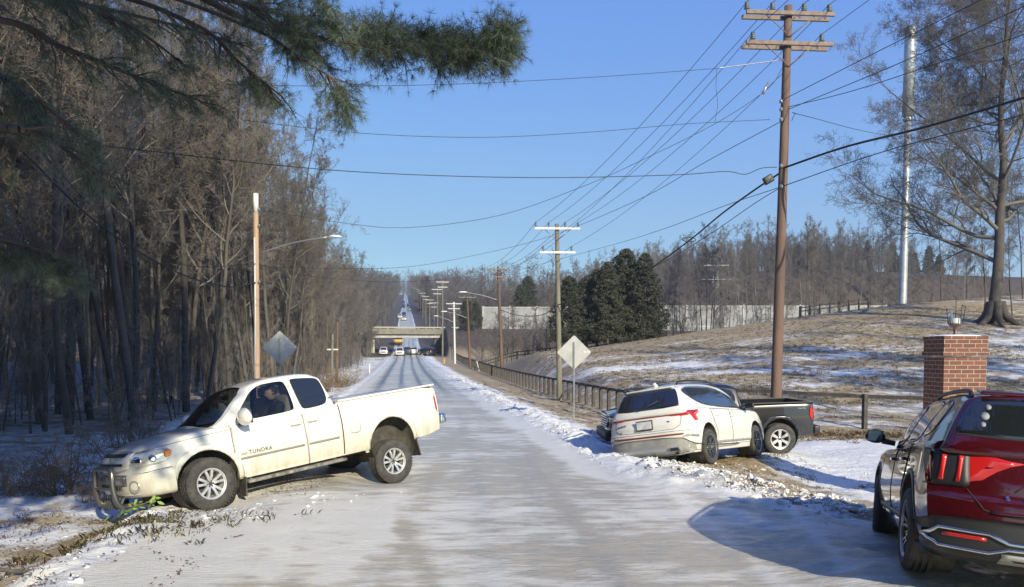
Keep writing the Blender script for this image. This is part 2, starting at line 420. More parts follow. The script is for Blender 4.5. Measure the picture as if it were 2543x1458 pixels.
def gz_sheet(X, Y, U, V):
    z = height(X, Y); l, r = road_edges(U)
    ins = sstep(0.02, .25, np.minimum(V - l, r - V)) * (U < 1300)
    return z - .05 * ins * (1 + U / 120.)
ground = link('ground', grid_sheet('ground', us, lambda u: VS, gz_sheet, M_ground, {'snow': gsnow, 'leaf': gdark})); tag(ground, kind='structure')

usr = us[(us < 1250)]
ST_ = np.linspace(0, 1, 110)
def rv(u):
    l, r = road_edges(u); return l + (r - l) * ST_
def rsnow(X, Y, U, V):
    l, r = road_edges(U); e = np.minimum(V - l, r - V)
    # arcs left by spinning wheels, a worn lane on each side, scuffs towards the ditched pickup
    tr = 0
    for k, (ax, ay, bx_, by_, wd, am) in enumerate(((-1.9, 5.2, -1.9, 12.2, .16, .16), (-2.3, 5.2, -2.9, 11.0, .10, .18), (-.5, 5, -1.7, 12.3, .12, -.14), (1.2, 5, .4, 22, .16, -.09), (-.9, 6, -1.6, 26, .16, -.08), (2.7, 5, 2.2, 24, .12, .12), (3.2, 7, 4.2, 15, .10, .16), (1.8, 12, 3.4, 9.2, .09, .15), (.2, 11, 2.6, 8.6, .06, .12))):
        L2 = (bx_ - ax) ** 2 + (by_ - ay) ** 2; t = np.clip(((X - ax) * (bx_ - ax) + (Y - ay) * (by_ - ay)) / L2, 0, 1)
        d = np.hypot(X - ax - t * (bx_ - ax) - .25 * np.sin(t * 3.1 + k), Y - ay - t * (by_ - ay)); tr = tr + am * np.exp(-(d / wd) ** 2)
    return .43 + tr + .5 * (1 - sstep(0, .9, e)) + .42 * fbm(X * .45, Y * .75, 6, 21) + .16 * fbm(X * 3, Y * 5, 4, 22) + .10 * sstep(1.5, -2, X) * (1 - sstep(9, 16, Y)) + .12 * sstep(-1.2, -2.4, V) * (1 - sstep(8, 16, U)) - .12 * sstep(200, 300, U)
def rdark(X, Y, U, V):
    s = 0
    for c, wd in ((-1.75, .36), (-.35, .30), (.95, .30), (2.15, .36)): s = s + np.exp(-((V - c - .08 * np.sin(U / 19)) / wd) ** 2)
    return np.clip(s, 0, 1) * sstep(26, 60, U) * .95 * (1 - .6 * sstep(190, 260, U))
M_road = mix_ground('packed_ice_road', (.80, .78, .72), (.375, .37, .335), (.50, .44, .33), scale=1.7, gain=1.9, bumpd=.03, rough=.24, dark_attr='wet', dark_c=(.055, .058, .065), stretch=(.7, 2.2, 1), bscale=11, bstr=1.0)
road = link('road', grid_sheet('road', usr, rv, lambda X, Y, U, V: height(X, Y) + .004 + .00005 * U, M_road, {'snow': rsnow, 'wet': rdark})); tag(road, kind='structure')
# snowed-in farm track joining from the left
usd = np.arange(60, 66, .5)

# ------------------------------------------------------------------ vehicle kit
def ip(tab, x):
    """smooth (monotone cubic) interpolation of a table of (x, value)"""
    t = sorted(tab); X = np.array([a for a, b in t], float); Y = np.array([b for a, b in t], float)
    h = np.diff(X); d = np.diff(Y) / h; m = np.zeros(len(X)); m[0] = d[0]; m[-1] = d[-1]
    for i in range(1, len(X) - 1):
        m[i] = 0 if d[i - 1] * d[i] <= 0 else 2 * d[i - 1] * d[i] / (d[i - 1] + d[i])
    x = np.clip(x, X[0], X[-1]); k = np.clip(np.searchsorted(X, x) - 1, 0, len(h) - 1); s = (x - X[k]) / h[k]
    return (Y[k] * (2 * s ** 3 - 3 * s ** 2 + 1) + m[k] * h[k] * (s ** 3 - 2 * s ** 2 + s) + Y[k + 1] * (-2 * s ** 3 + 3 * s ** 2) + m[k + 1] * h[k] * (s ** 3 - s ** 2))

def catmull(P, n):
    P = np.asarray(P, float); out = []
    Q = np.vstack([P[0] * 2 - P[1], P, P[-1] * 2 - P[-2]])
    for i in range(1, len(Q) - 2):
        for t in np.arange(n) / n:
            out.append(.5 * ((2 * Q[i]) + (-Q[i - 1] + Q[i + 1]) * t + (2 * Q[i - 1] - 5 * Q[i] + 4 * Q[i + 1] - Q[i + 2]) * t ** 2 + (-Q[i - 1] + 3 * Q[i] - 3 * Q[i + 1] + Q[i + 2]) * t ** 3))
    out.append(P[-1]); return np.array(out)

def loft(x0, x1, sec, nx, nr, warpfn=None, ncap=8):
    """closed solid: sec(x) gives half ring control points [(y,z)...] from bottom centre to top centre"""
    xs = np.linspace(x0, x1, nx); rings = []
    for x in xs:
        h = catmull(sec(x), nr); h[0, 0] = 0; h[-1, 0] = 0
        full = np.vstack([h, (h[1:-1] * [-1, 1])[::-1]]); rings.append(np.column_stack([np.full(len(full), x), full]))
    m = len(rings[0]); V = [r for r in rings]; Fc = []
    for i in range(nx - 1):
        for k in range(m):
            a, b = i * m + k, i * m + (k + 1) % m
            Fc.append((a, b, b + m, a + m))
    V = list(np.concatenate(V)); Fc = Fc
    for end, ring in ((0, rings[0]), (1, rings[-1])):
        cen = ring.mean(0); prev = [(0 if end == 0 else (nx - 1) * m) + k for k in range(m)]
        for j in range(1, ncap):
            f = 1 - j / ncap; st = len(V); V += list(cen + (ring - cen) * f); cur = [st + k for k in range(m)]
            for k in range(m):
                q = (prev[k], cur[k], cur[(k + 1) % m], prev[(k + 1) % m]); Fc.append(q if end == 0 else q[::-1])
            prev = cur
        V.append(cen); c = len(V) - 1
        for k in range(m):
            q = (prev[k], c, prev[(k + 1) % m]); Fc.append(q if end == 0 else q[::-1])
    V = np.array(V)
    if warpfn: V = warpfn(V)
    bm = bmesh.new(); vs = [bm.verts.new(v) for v in V]
    for f in Fc: bm.faces.new([vs[i] for i in f]).smooth = True
    bmesh.ops.recalc_face_normals(bm, faces=bm.faces[:])
    return bm

def bm_bvh(bm):
    return BVHTree.FromBMesh(bm)

def boolean(o, cutters, op='DIFFERENCE'):
    cl = [link('cut', c, o.parent) for c in cutters]
    for c in cl:
        md = o.modifiers.new('b', 'BOOLEAN'); md.operation = op; md.object = c; md.solver = 'EXACT'
    dg = bpy.context.evaluated_depsgraph_get(); dg.update()
    me = bpy.data.meshes.new_from_object(o.evaluated_get(dg))
    o.modifiers.clear(); o.data = me
    for c in cl: bpy.data.objects.remove(c, do_unlink=True)
    return o

def to_me(bm, mats=()):
    bmesh.ops.recalc_face_normals(bm, faces=bm.faces[:])
    me = bpy.data.meshes.new('m'); bm.to_mesh(me); bm.free()
    for m in mats: me.materials.append(m)
    return me

def chaikin(P, n=2, keep=()):
    P = [tuple(p) for p in P]
    for _ in range(n):
        Q = []
        for i in range(len(P)):
            a, b = P[i], P[(i + 1) % len(P)]
            Q += [(a[0] * .78 + b[0] * .22, a[1] * .78 + b[1] * .22), (a[0] * .22 + b[0] * .78, a[1] * .22 + b[1] * .78)]
        P = Q
    return P

def decal(name, bvh, poly, view, matl, parent, off=.004, bulge=0, depth=.012, rnd=2, cell=.05, side=1, only=None):
    """a panel cut to an outline that lies on the body. view: 'side' (outline in x,z), 'rear'/'front' (y,z), 'top' (x,y)"""
    if rnd: poly = chaikin(poly, rnd)
    bm = bmesh.new(); vs = [bm.verts.new((a, b, 0)) for a, b in poly]
    try: bm.faces.new(vs)
    except ValueError: bm.free(); return None
    xs = [a for a, b in poly]; zs = [b for a, b in poly]
    for ax, lo, hi in ((0, min(xs), max(xs)), (1, min(zs), max(zs))):
        n = int((hi - lo) / cell)
        for i in range(1, n + 1):
            c = lo + (hi - lo) * i / (n + 1); co = [0, 0, 0]; no = [0, 0, 0]; co[ax] = c; no[ax] = 1
            bmesh.ops.bisect_plane(bm, geom=bm.verts[:] + bm.edges[:] + bm.faces[:], plane_co=co, plane_no=no, dist=1e-5)
    bound = {v for v in bm.verts if v.is_boundary}
    bpts = [v.co.copy() for v in bound]
    last = None
    for v in list(bm.verts):
        a, b = v.co.x, v.co.y
        if view == 'side': o, d = Vector((a, side * 3, b)), Vector((0, -side, 0))
        elif view == 'rear': o, d = Vector((-6, a, b)), Vector((1, 0, 0))
        elif view == 'front': o, d = Vector((6, a, b)), Vector((-1, 0, 0))
        else: o, d = Vector((a, b, 4)), Vector((0, 0, -1))
        hit, nrm, _, _ = bvh.ray_cast(o, d)
        if hit is None:
            g = last if last is not None else Vector((0, 0, 0))
            q = (Vector((a, g.y, b)) if view == 'side' else Vector((g.x, a, b)) if view in ('rear', 'front') else Vector((a, b, g.z)))
            hit, nrm, _, _ = bvh.find_nearest(q)
        last = hit.copy()
        if nrm.dot(d) > 0: nrm = -nrm
        e = 0
        if bulge and v not in bound:
            e = min((Vector((a, b, 0)) - p).length for p in bpts); e = bulge * (1 - math.exp(-e / .05))
        v.co = hit + nrm * (off + e); v.normal = nrm
    bmesh.ops.recalc_face_normals(bm, faces=bm.faces[:])
    # outward check
    f = max(bm.faces, key=lambda f: f.calc_area()); c = f.calc_center_median()
    h, nn, _, _ = bvh.find_nearest(c)
    if h is not None and f.normal.dot(c - h) < 0: bmesh.ops.reverse_faces(bm, faces=bm.faces[:])
    for f in bm.faces: f.smooth = True
    if depth:
        be = [e for e in bm.edges if e.is_boundary]
        nm = {v: v.normal.copy() for e in be for v in e.verts}
        r = bmesh.ops.extrude_edge_only(bm, edges=be)
        nv = [g for g in r['geom'] if isinstance(g, bmesh.types.BMVert)]
        kd = list(nm.items())
        for v in nv:
            n = min(kd, key=lambda kv: (kv[0].co - v.co).length_squared)[1]; v.co = v.co - n * depth
    return bm_obj(name, bm, matl, parent)

def strip(pts, wd):
    """outline of a band of width wd along a 2-D path"""
    P = [Vector(p) for p in pts]; L, Rr = [], []
    for i, p in enumerate(P):
        d = (P[min(i + 1, len(P) - 1)] - P[max(i - 1, 0)]).normalized(); n = Vector((-d.y, d.x)) * (wd / 2 if not isinstance(wd, (list, tuple)) else wd[i] / 2)
        L.append(tuple(p + n)); Rr.append(tuple(p - n))
    return L + Rr[::-1]
def arcpts(cx, cz, r, a0, a1, n=18, sx=1.0): return [(cx + sx * r * math.cos(R(a0 + (a1 - a0) * i / n)), cz + r * math.sin(R(a0 + (a1 - a0) * i / n))) for i in range(n + 1)]

def conform_tube(name, bvh, pts, view, rad, matl, parent, side=1, off=0):
    P = []; dn = [pts[0]]
    for (a0, b0), (a1, b1) in zip(pts, pts[1:]):
        k = max(int(math.hypot(a1 - a0, b1 - b0) / .035), 1); dn += [(a0 + (a1 - a0) * i / k, b0 + (b1 - b0) * i / k) for i in range(1, k + 1)]
    for a, b in dn:
        if view == 'side': o, d = Vector((a, side * 3, b)), Vector((0, -side, 0))
        elif view == 'rear': o, d = Vector((-6, a, b)), Vector((1, 0, 0))
        elif view == 'front': o, d = Vector((6, a, b)), Vector((-1, 0, 0))
        else: o, d = Vector((a, b, 4)), Vector((0, 0, -1))
        hit, nrm, _, _ = bvh.ray_cast(o, d)
        if hit is None: continue
        if nrm.dot(d) > 0: nrm = -nrm
        P.append(hit + nrm * off)
    if len(P) < 2: return None
    bm = bmesh.new(); tube(bm, P, rad, 5); return bm_obj(name, bm, matl, parent)

def spoke_quad(bm, r0, r1, a, w0, w1, y0, y1, t=.03, skew=0):
    ca, sa = math.cos(a), math.sin(a); pts = []
    for r, wd, yy, sk in ((r0, w0, y0, 0), ((r0 + r1) / 2, (w0 + w1) / 2 * .9, (y0 * .4 + y1 * .6) + .012, skew / 2), (r1, w1, y1, skew)):
        for sgn in (-1, 1):
            tt = sgn * wd / 2 + sk
            pts.append((r * ca - tt * sa, yy, r * sa + tt * ca))
    A = [bm.verts.new(p) for p in pts]; B = [bm.verts.new((p[0], p[1] - t, p[2])) for p in pts]
    fs = []
    for i in (0, 2):
        fs += [bm.faces.new((A[i], A[i + 1], A[i + 3], A[i + 2])), bm.faces.new((B[i], B[i + 1], B[i + 3], B[i + 2]))]
        fs += [bm.faces.new((A[i], A[i + 2], B[i + 2], B[i])), bm.faces.new((A[i + 1], A[i + 3], B[i + 3], B[i + 1]))]
    bmesh.ops.recalc_face_normals(bm, faces=fs)

def wheel_meshes(rad, rr, wid, style, rimmat, n=48, blocks=True):
    """wheel lying in the x-z plane, outer face towards +y; returns tyre and rim meshes"""
    h = wid / 2; bm = bmesh.new()
    prof = [(rr - .012, -h * .8), (rr + .01, -h * .92), (rad * .5 + rr * .5, -h * 1.06), (rad * .93, -h * .96), (rad * .985, -h * .8), (rad, -h * .6)]
    for g in (-.42, 0, .42):
        prof += [(rad, (g - .09) * h), (rad - .012, (g - .07) * h), (rad - .012, (g + .07) * h), (rad, (g + .09) * h)]
    prof += [(rad, h * .6), (rad * .985, h * .8), (rad * .93, h * .96), (rad * .5 + rr * .5, h * 1.06), (rr + .01, h * .92), (rr - .012, h * .8)]
    lathe(bm, prof, n)
    # shoulder tread blocks
    for k in range(n if blocks else 0):
        t = 2 * math.pi * (k + .5) / n
        for s in (-1, 1):
            c = Vector((math.cos(t) * (rad - .006), s * h * .78, math.sin(t) * (rad - .006)))
            bx(bm, c, (.016, h * .30, rad * .07), rot=(0, -t, 0))
    bmesh.ops.recalc_face_normals(bm, faces=bm.faces[:])
    ty = to_me(bm, [M_rubber]); ty.polygons.foreach_set('use_smooth', np.ones(len(ty.polygons), bool)); ty.set_sharp_from_angle(angle=R(35))
    bm = bmesh.new()
    lathe(bm, [(rr * .80, -h * .8), (rr * .90, h * .2), (rr * .93, h * .78), (rr - .006, h * .93), (rr + .008, h * .96), (rr + .008, h * .88), (rr - .02, h * .8), (rr - .02, -h * .8)], n, closed=True)
    lathe(bm, [(0.001, h * .62), (rr * .16, h * .62), (rr * .2, h * .56), (rr * .24, h * .3), (rr * .3, -.02)], 24)
    nsp, kind = style
    for k in range(nsp):
        a = 2 * math.pi * k / nsp + math.pi / 2
        if kind == 'twin':
            for s in (-1, 1): spoke_quad(bm, rr * .18, rr * .93, a + s * .17, rr * .17, rr * .17, h * .58, h * .76, .04, s * rr * .08)
        elif kind == 'y':
            spoke_quad(bm, rr * .15, rr * .5, a, rr * .14, rr * .12, h * .6, h * .72, .035)
            for s in (-1, 1): spoke_quad(bm, rr * .45, rr * .95, a + s * .12, rr * .1, rr * .07, h * .70, h * .8, .03, s * rr * .14)
            spoke_quad(bm, rr * .2, rr * .95, a + math.pi / nsp, rr * .06, rr * .05, h * .5, h * .72, .03)
        else:
            spoke_quad(bm, rr * .18, rr * .94, a, rr * .22, rr * .36, h * .6, h * .76, .04)
    ri = to_me(bm, [rimmat])
    ri.set_sharp_from_angle(angle=R(40))
    bm = bmesh.new(); lathe(bm, [(.001, -.02), (rr * .78, -.02), (rr * .78, -.035), (.001, -.035)], 24)
    lathe(bm, [(.001, h * .66), (rr * .13, h * .655), (rr * .15, h * .6)], 20)
    for k in range(6):
        t = 2 * math.pi * k / 6; bx(bm, (rr * .2 * math.cos(t), h * .56, rr * .2 * math.sin(t)), (.02, .02, .02))
    hb = to_me(bm, [M_dirtyblack])
    return ty, ri, hb

def add_wheels(root, key, hubs, rad, rr, wid, style, rimmat, steer=0, n=48, blocks=True):
    ty, ri, hb = wheel_meshes(rad, rr, wid, style, rimmat, n, blocks)
    for i, (x, y, z) in enumerate(hubs):
        yaw = 0 if y > 0 else math.pi
        if i < 2: yaw += steer
        wo = link('wheel', ty, root, (x, y, z), (0, R(20 * i), yaw) if 0 else (0, 0, yaw))
        link('rim', ri, wo); link('hub', hb, wo)

def arch_liner(root, hubs, ra, W):
    for (x, y, z) in hubs:
        s = 1 if y > 0 else -1
        bm = bmesh.new(); lathe(bm, [(ra - .004, (W + .012) * s), (ra - .004, (W - .34) * s), (.02, (W - .34) * s)], 36, c=(x, 0, z))
        bm_obj('wheel_well', bm, M_dirtyblack, root, True)

def text_part(name, body, size, matl, parent, loc, rot, ext=.004, space=1.0):
    cu = bpy.data.curves.new(name, 'FONT'); cu.body = body; cu.size = size; cu.extrude = ext; cu.space_character = space
    cu.align_x = 'CENTER'; cu.align_y = 'CENTER'; cu.offset = size * .012
    t = link('tmp', cu); dg = bpy.context.evaluated_depsgraph_get(); dg.update()
    me = bpy.data.meshes.new_from_object(t.evaluated_get(dg)); bpy.data.objects.remove(t, do_unlink=True)
    me.materials.clear(); me.materials.append(matl)
    return link(name, me, parent, loc, rot)

def sweep_bumper(name, parent, plan, prof, mats, mi_fn):
    """plan: [(x, y)] for y>=0 from the centre outwards; prof: [(dx, z)] bottom to top"""
    P = catmull(plan, 6); P = [tuple(p) for p in P]; full = [(x, -y) for x, y in P[::-1]][:-1] + P
    Q = catmull(prof, 4); bm = bmesh.new(); rows = []
    n = len(full)
    for i, (x, y) in enumerate(full):
        a, b = full[max(i - 1, 0)], full[min(i + 1, n - 1)]; d = Vector((b[0] - a[0], b[1] - a[1])).normalized(); nn = Vector((d.y, -d.x))
        rows.append([bm.verts.new((x + nn.x * q[0], y + nn.y * q[0], q[1])) for q in Q])
    for i in range(n - 1):
        for k in range(len(Q) - 1):
            f = bm.faces.new((rows[i][k], rows[i + 1][k], rows[i + 1][k + 1], rows[i][k + 1])); f.smooth = True
            c = f.calc_center_median(); f.material_index = mi_fn(c)
    bmesh.ops.recalc_face_normals(bm, faces=bm.faces[:])
    return bm_obj(name, bm, mats, parent)

def surf(bvh, view, a, b, side=1):
    if view == 'side': o, d = Vector((a, side * 3, b)), Vector((0, -side, 0))
    elif view == 'rear': o, d = Vector((-6, a, b)), Vector((1, 0, 0))
    else: o, d = Vector((6, a, b)), Vector((-1, 0, 0))
    h, n, _, _ = bvh.ray_cast(o, d)
    if n.dot(d) > 0: n = -n
    return h, n
def letter_on(name, body, size, matl, parent, bvh, view, a, b, side=1, space=1.0, off=.009):
    h, n = surf(bvh, view, a, b, side)
    xdir = {'side': Vector((-side, 0, 0)), 'rear': Vector((0, -1, 0)), 'front': Vector((0, 1, 0))}[view]
    xd = (xdir - n * xdir.dot(n)).normalized(); yd = n.cross(xd)
    M = Matrix((xd, yd, n)).transposed()
    return text_part(name, body, size, matl, parent, h + n * off, M.to_euler(), ext=.003, space=space)

def mirror_part(root, x, y, z, s, matl, w=.25, h=.19):
    bm = bmesh.new()
    bmesh.ops.create_uvsphere(bm, u_segments=18, v_segments=12, radius=1)
    for v in bm.verts:
        c = v.co; c.x = max(c.x, -.35) if True else c.x
        v.co = Vector((x + c.x * .10, y + s * (c.y * w / 2 * (1 - .12 * c.z)), z + c.z * h / 2 * (1.0 - .08 * c.y * s)))
    tube(bm, [(x, y - s * w * .35, z - h * .3), (x - .02, y - s * (w * .35 + .14), z - h * .42)], [.035, .03], 8, mi=1)
    o = bm_obj('side_mirror', bm, [matl, M_black], root, True)
    bm = bmesh.new(); bx(bm, (x - .045, y, z), (.02, w * .8, h * .78), bev=.008); bm_obj('mirror_glass', bm, M_tint, o)
    return o

def superpt(W, zb, zs, crown, tuck=.05, mid=.52, side_in=.02):
    H = zs - zb
    return [(0, zb), (W * .6, zb), (W - tuck - .05, zb + .005), (W - tuck, zb + .05), (W - .012, zb + H * .3), (W, zb + H * mid), (W - side_in * .6, zb + H * .8), (W - side_in, zs - .075), (W - side_in - .022, zs - .02), (W - side_in - .09, zs + crown * .25), (W * .55, zs + crown * .75), (0, zs + crown)]

# ------------------------------------------------------------------ white pickup, nose down in the ditch
def pickup(key, label, P, body_m, trim_m, rim_m):
    root = empty('pickup_truck', label, 'pickup truck'); root.matrix_world = pose_m(key)
    xr, xf, W = P['xr'], P['xf'], P['W']; hubs = WH[key]; wr = WR[key]; ax_f, ax_r = P['axf'], P['axr']; ra = P['ra']
    def sec(x):
        zs = ip(P['sh'], x); zb = ip(P['zb'], x); Wx = ip(P['wt'], x); return superpt(Wx, zb, zs, ip(P['cr'], x), .05, .55, .03)
    def warpb(V):
        x, y, z = V[:, 0].copy(), V[:, 1], V[:, 2]
        bf = sstep(xf - 1.0, xf, x); br = sstep(xr + .25, xr, x) if 0 else 1 - sstep(xr, xr + .25, x)
        V[:, 0] = x - bf * (.34 * np.abs(y / W) ** 4.5 + P['noserake'] * np.clip(z - .75, 0, 1)) + br * (.03 * np.abs(y / W) ** 4)
        return V
    bm = loft(xr, xf, sec, 90, 4, warpb); bvh = bm_bvh(bm)
    low = bm_obj('body', bm, [body_m, M_dirtyblack], root, True)
    cut = []
    for ax, az in ((ax_f), (ax_r)):
        for s in (1, -1):
            c = bmesh.new(); lathe(c, [(.001, s * .48), (ra, s * .48), (ra, s * 1.3), (.001, s * 1.3)], 40, c=(ax, 0, az)); bmesh.ops.remove_doubles(c, verts=c.verts, dist=.002)
            cut.append(to_me(c, [body_m]))
    c = bmesh.new(); xa, xb = xr + .07, P['cab_r'] - .02
    bx(c, ((xa + xb) / 2, 0, P['bedz'] + .6), (xb - xa, 2 * (W - .13), 1.2)); cut.append(to_me(c, [body_m]))
    boolean(low, cut); low.data.set_sharp_from_angle(angle=R(38))
    # cab
    c0, c1 = P['cab_r'], P['cowl']
    def csec(x):
        zt = ip(P['roof'], x); zb_ = ip(P['sh'], x) - .10; Wb = ip(P['cabw'], x); Wt = P['rw']
        H = P['zroof'] - 1.18
        k = np.clip((zt - 1.15) / (P['zroof'] - 1.15), .04, 1); wt = Wb - (Wb - Wt) * k
        return [(0, zb_), (Wb * .6, zb_), (Wb, zb_ + .01), (Wb - .006, zb_ + .08), (Wb - (Wb - wt) * .45, zb_ + (zt - zb_) * .5), (wt + .035 * k, zt - .13 * k), (wt, zt - .065 * k), (wt - .07, zt - .018), (wt - .2, zt), (0, zt + .02)]
    def warpc(V):
        x, y, z = V[:, 0].copy(), V[:, 1], V[:, 2]
        bf = sstep(.35, 1.0, x) * sstep(1.1, 1.3, z) * 1
        V[:, 0] = x - sstep(P['ws_t'] - .2, c1, x) * .22 * np.abs(y / .8) ** 2.2 + (1 - sstep(c0, c0 + .5, x)) * P['rrake'] * np.clip(z - 1.25, 0, 1)
        return V
    bm = loft(c0, c1, csec, 70, 4, warpc); cb = bm_bvh(bm)
    cab = bm_obj('cab', bm, [body_m, M_black], root, True)
    if P.get('open'):
        def isec(x):
            q = csec(x); lo = q[0][1]; hi = q[-1][1]
            return [(a * .93, lo + .09 + (b - lo) * (hi - lo - .135) / (hi - lo)) for a, b in q]
        inn = loft(c0 + .07, .98, isec, 40, 3, warpc, 4)
        cut = [to_me(inn, [M_black])]
        for poly, s in P['open_side']:
            c = bmesh.new(); prism(c, chaikin(poly, 2), s * .3, s * 1.3); cut.append(to_me(c, [M_black]))
        c = bmesh.new(); prism(c, chaikin(P['ws_poly'], 1), 1.22, 2.2, plane='xy')
        cut.append(to_me(c, [M_black]))
        boolean(cab, cut); cab.data.set_sharp_from_angle(angle=R(38))
    # glass
    for nm, poly, s, gm in P['side_glass']: 
        fr = decal('window_trim', cb, [(sum(p[0] for p in poly) / len(poly) + (a - sum(p[0] for p in poly) / len(poly)) * 1.045, sum(p[1] for p in poly) / len(poly) + (b - sum(p[1] for p in poly) / len(poly)) * 1.06) for a, b in poly], 'side', M_black, root, .002, side=s, depth=.004) if gm is not M_clear else None
        decal(nm, cb, poly, 'side', gm, root, .006 if gm is not M_clear else -.006, side=s, depth=0)
    decal('windshield', cb, P['ws_poly'], 'top', P['ws_mat'], root, .004, rnd=1, depth=0, cell=.06)
    decal('rear_window', cb, [(-.55, 1.33), (.55, 1.33), (.5, P['zroof'] - .13), (-.5, P['zroof'] - .13)], 'rear', M_tint, root, .004)
    # wheels, wells, flares, underbody
    add_wheels(root, key, hubs, wr, P['rr'], .255, P['style'], rim_m, steer=P.get('steer', 0))
    arch_liner(root, [(ax_f[0], 1, ax_f[1]), (ax_f[0], -1, ax_f[1]), (ax_r[0], 1, ax_r[1]), (ax_r[0], -1, ax_r[1])], ra, W - .02)
    for ax, az in (ax_f, ax_r):
        for s in (1, -1):
            a0 = -8 if ax > 0 else -12
            pts = arcpts(ax, az, ra + .045, a0, 180 - a0, 26)
            decal('fender_flare', bvh, strip(pts, .095), 'side', body_m, root, .012, bulge=.022, rnd=0, side=s, depth=.04, cell=.06)
    bm = bmesh.new(); bx(bm, ((xr + xf) / 2 - .1, 0, P['zfr']), (xf - xr - .7, .9, .16), bev=.02)
    for s in (1, -1): bx(bm, ((xr + xf) / 2, s * .45, P['zfr'] + .02), (xf - xr - .5, .09, .14))
    za = hubs[2][2] * .5 + hubs[3][2] * .5
    tube(bm, [(hubs[2][0], .75, hubs[2][2]), (hubs[2][0], -.75, hubs[3][2])], .05, 10); lathe(bm, [(.02, -.12), (.15, -.08), (.17, 0), (.15, .08), (.02, .12)], 14, axis='x', c=(hubs[2][0], 0, za))
    tube(bm, [(xr + .1, .5, P['zfr'] + .1), (hubs[2][0], .52, za + .02), (hubs[2][0] + .75, .5, P['zfr'])], .03, 6); tube(bm, [(xr + .25, -.5, P['zfr']), (-.8, -.4, P['zfr'] - .02), (0, -.3, P['zfr'] - .02)], .04, 8)
    lathe(bm, [(.02, -.4), (.11, -.36), (.11, .36), (.02, .4)], 14, axis='x', c=(-.75, .15, P['zfr'] - .04))
    bm_obj('chassis', bm, M_dirtyblack, root)
    return root, bvh, cb, low, cab

M_clear = glass_clear(tint=(.42, .46, .45))
M_wpaint = paint('white_truck_paint', (.72, .71, .63), dirt=.95, dcol=(.40, .345, .23), ztop=1.1)
fwin = [(.86, 1.30), (.74, 1.45), (.42, 1.775), (-.02, 1.80), (-.13, 1.77), (-.15, 1.34), (-.10, 1.285), (.80, 1.262)]
rwin = [(-.225, 1.76), (-.26, 1.795), (-.66, 1.76), (-.74, 1.70), (-.765, 1.42), (-.70, 1.31), (-.33, 1.29), (-.27, 1.33)]
wsp = [(1.30, -.66), (1.34, 0), (1.30, .66), (1.14, .74), (.56, .60), (.50, 0), (.56, -.60), (1.14, -.74)]
PK = dict(xr=-3.0, xf=2.5, W=.955, axf=(1.45, .47), axr=(-1.86, .42), ra=.465, noserake=.25,
          sh=[(-3.0, 1.26), (-2.6, 1.30), (-.9, 1.30), (-.88, 1.24), (1.0, 1.22), (1.4, 1.215), (2.0, 1.16), (2.32, 1.09), (2.5, .98)],
          cr=[(-3, .01), (.9, .01), (1.2, .06), (2.0, .07), (2.5, .03)],
          zb=[(-3.0, .46), (-2.6, .40), (-1.2, .38), (1.0, .38), (1.9, .40), (2.5, .48)],
          wt=[(-3.0, .93), (-2.7, .955), (1.6, .955), (2.2, .93), (2.5, .88)],
          cab_r=-.86, cowl=1.52, bedz=.80, zroof=1.88,
          roof=[(-.86, 1.80), (-.70, 1.86), (-.3, 1.885), (.1, 1.875), (.42, 1.82), (.62, 1.75), (1.40, 1.26), (1.52, 1.22)],
          cabw=[(-.86, .87), (.9, .875), (1.3, .83), (1.52, .78)], rw=.63, ws_t=.5, rrake=.22, zfr=.40,
          open=True, open_side=[(fwin, 1), (fwin, -1), (rwin, -1)], ws_poly=wsp, ws_mat=M_clear, rr=.225, style=(5, 'twin'), steer=R(6),
          side_glass=[('door_window', fwin, 1, M_clear), ('door_window', fwin, -1, M_clear), ('rear_door_window', rwin, 1, M_tint), ('rear_door_window', rwin, -1, M_clear)])
tr, tb, tc, tlow, tcab = pickup('pickup', 'dirty white pickup truck with its nose down in the left ditch', PK, M_wpaint, M_wpaint, M_alloy)
M_seam = mat('panel_gap', (.03, .028, .025), .9)
M_trimline = mat('grey_rub_strip', (.22, .21, .18), .6)
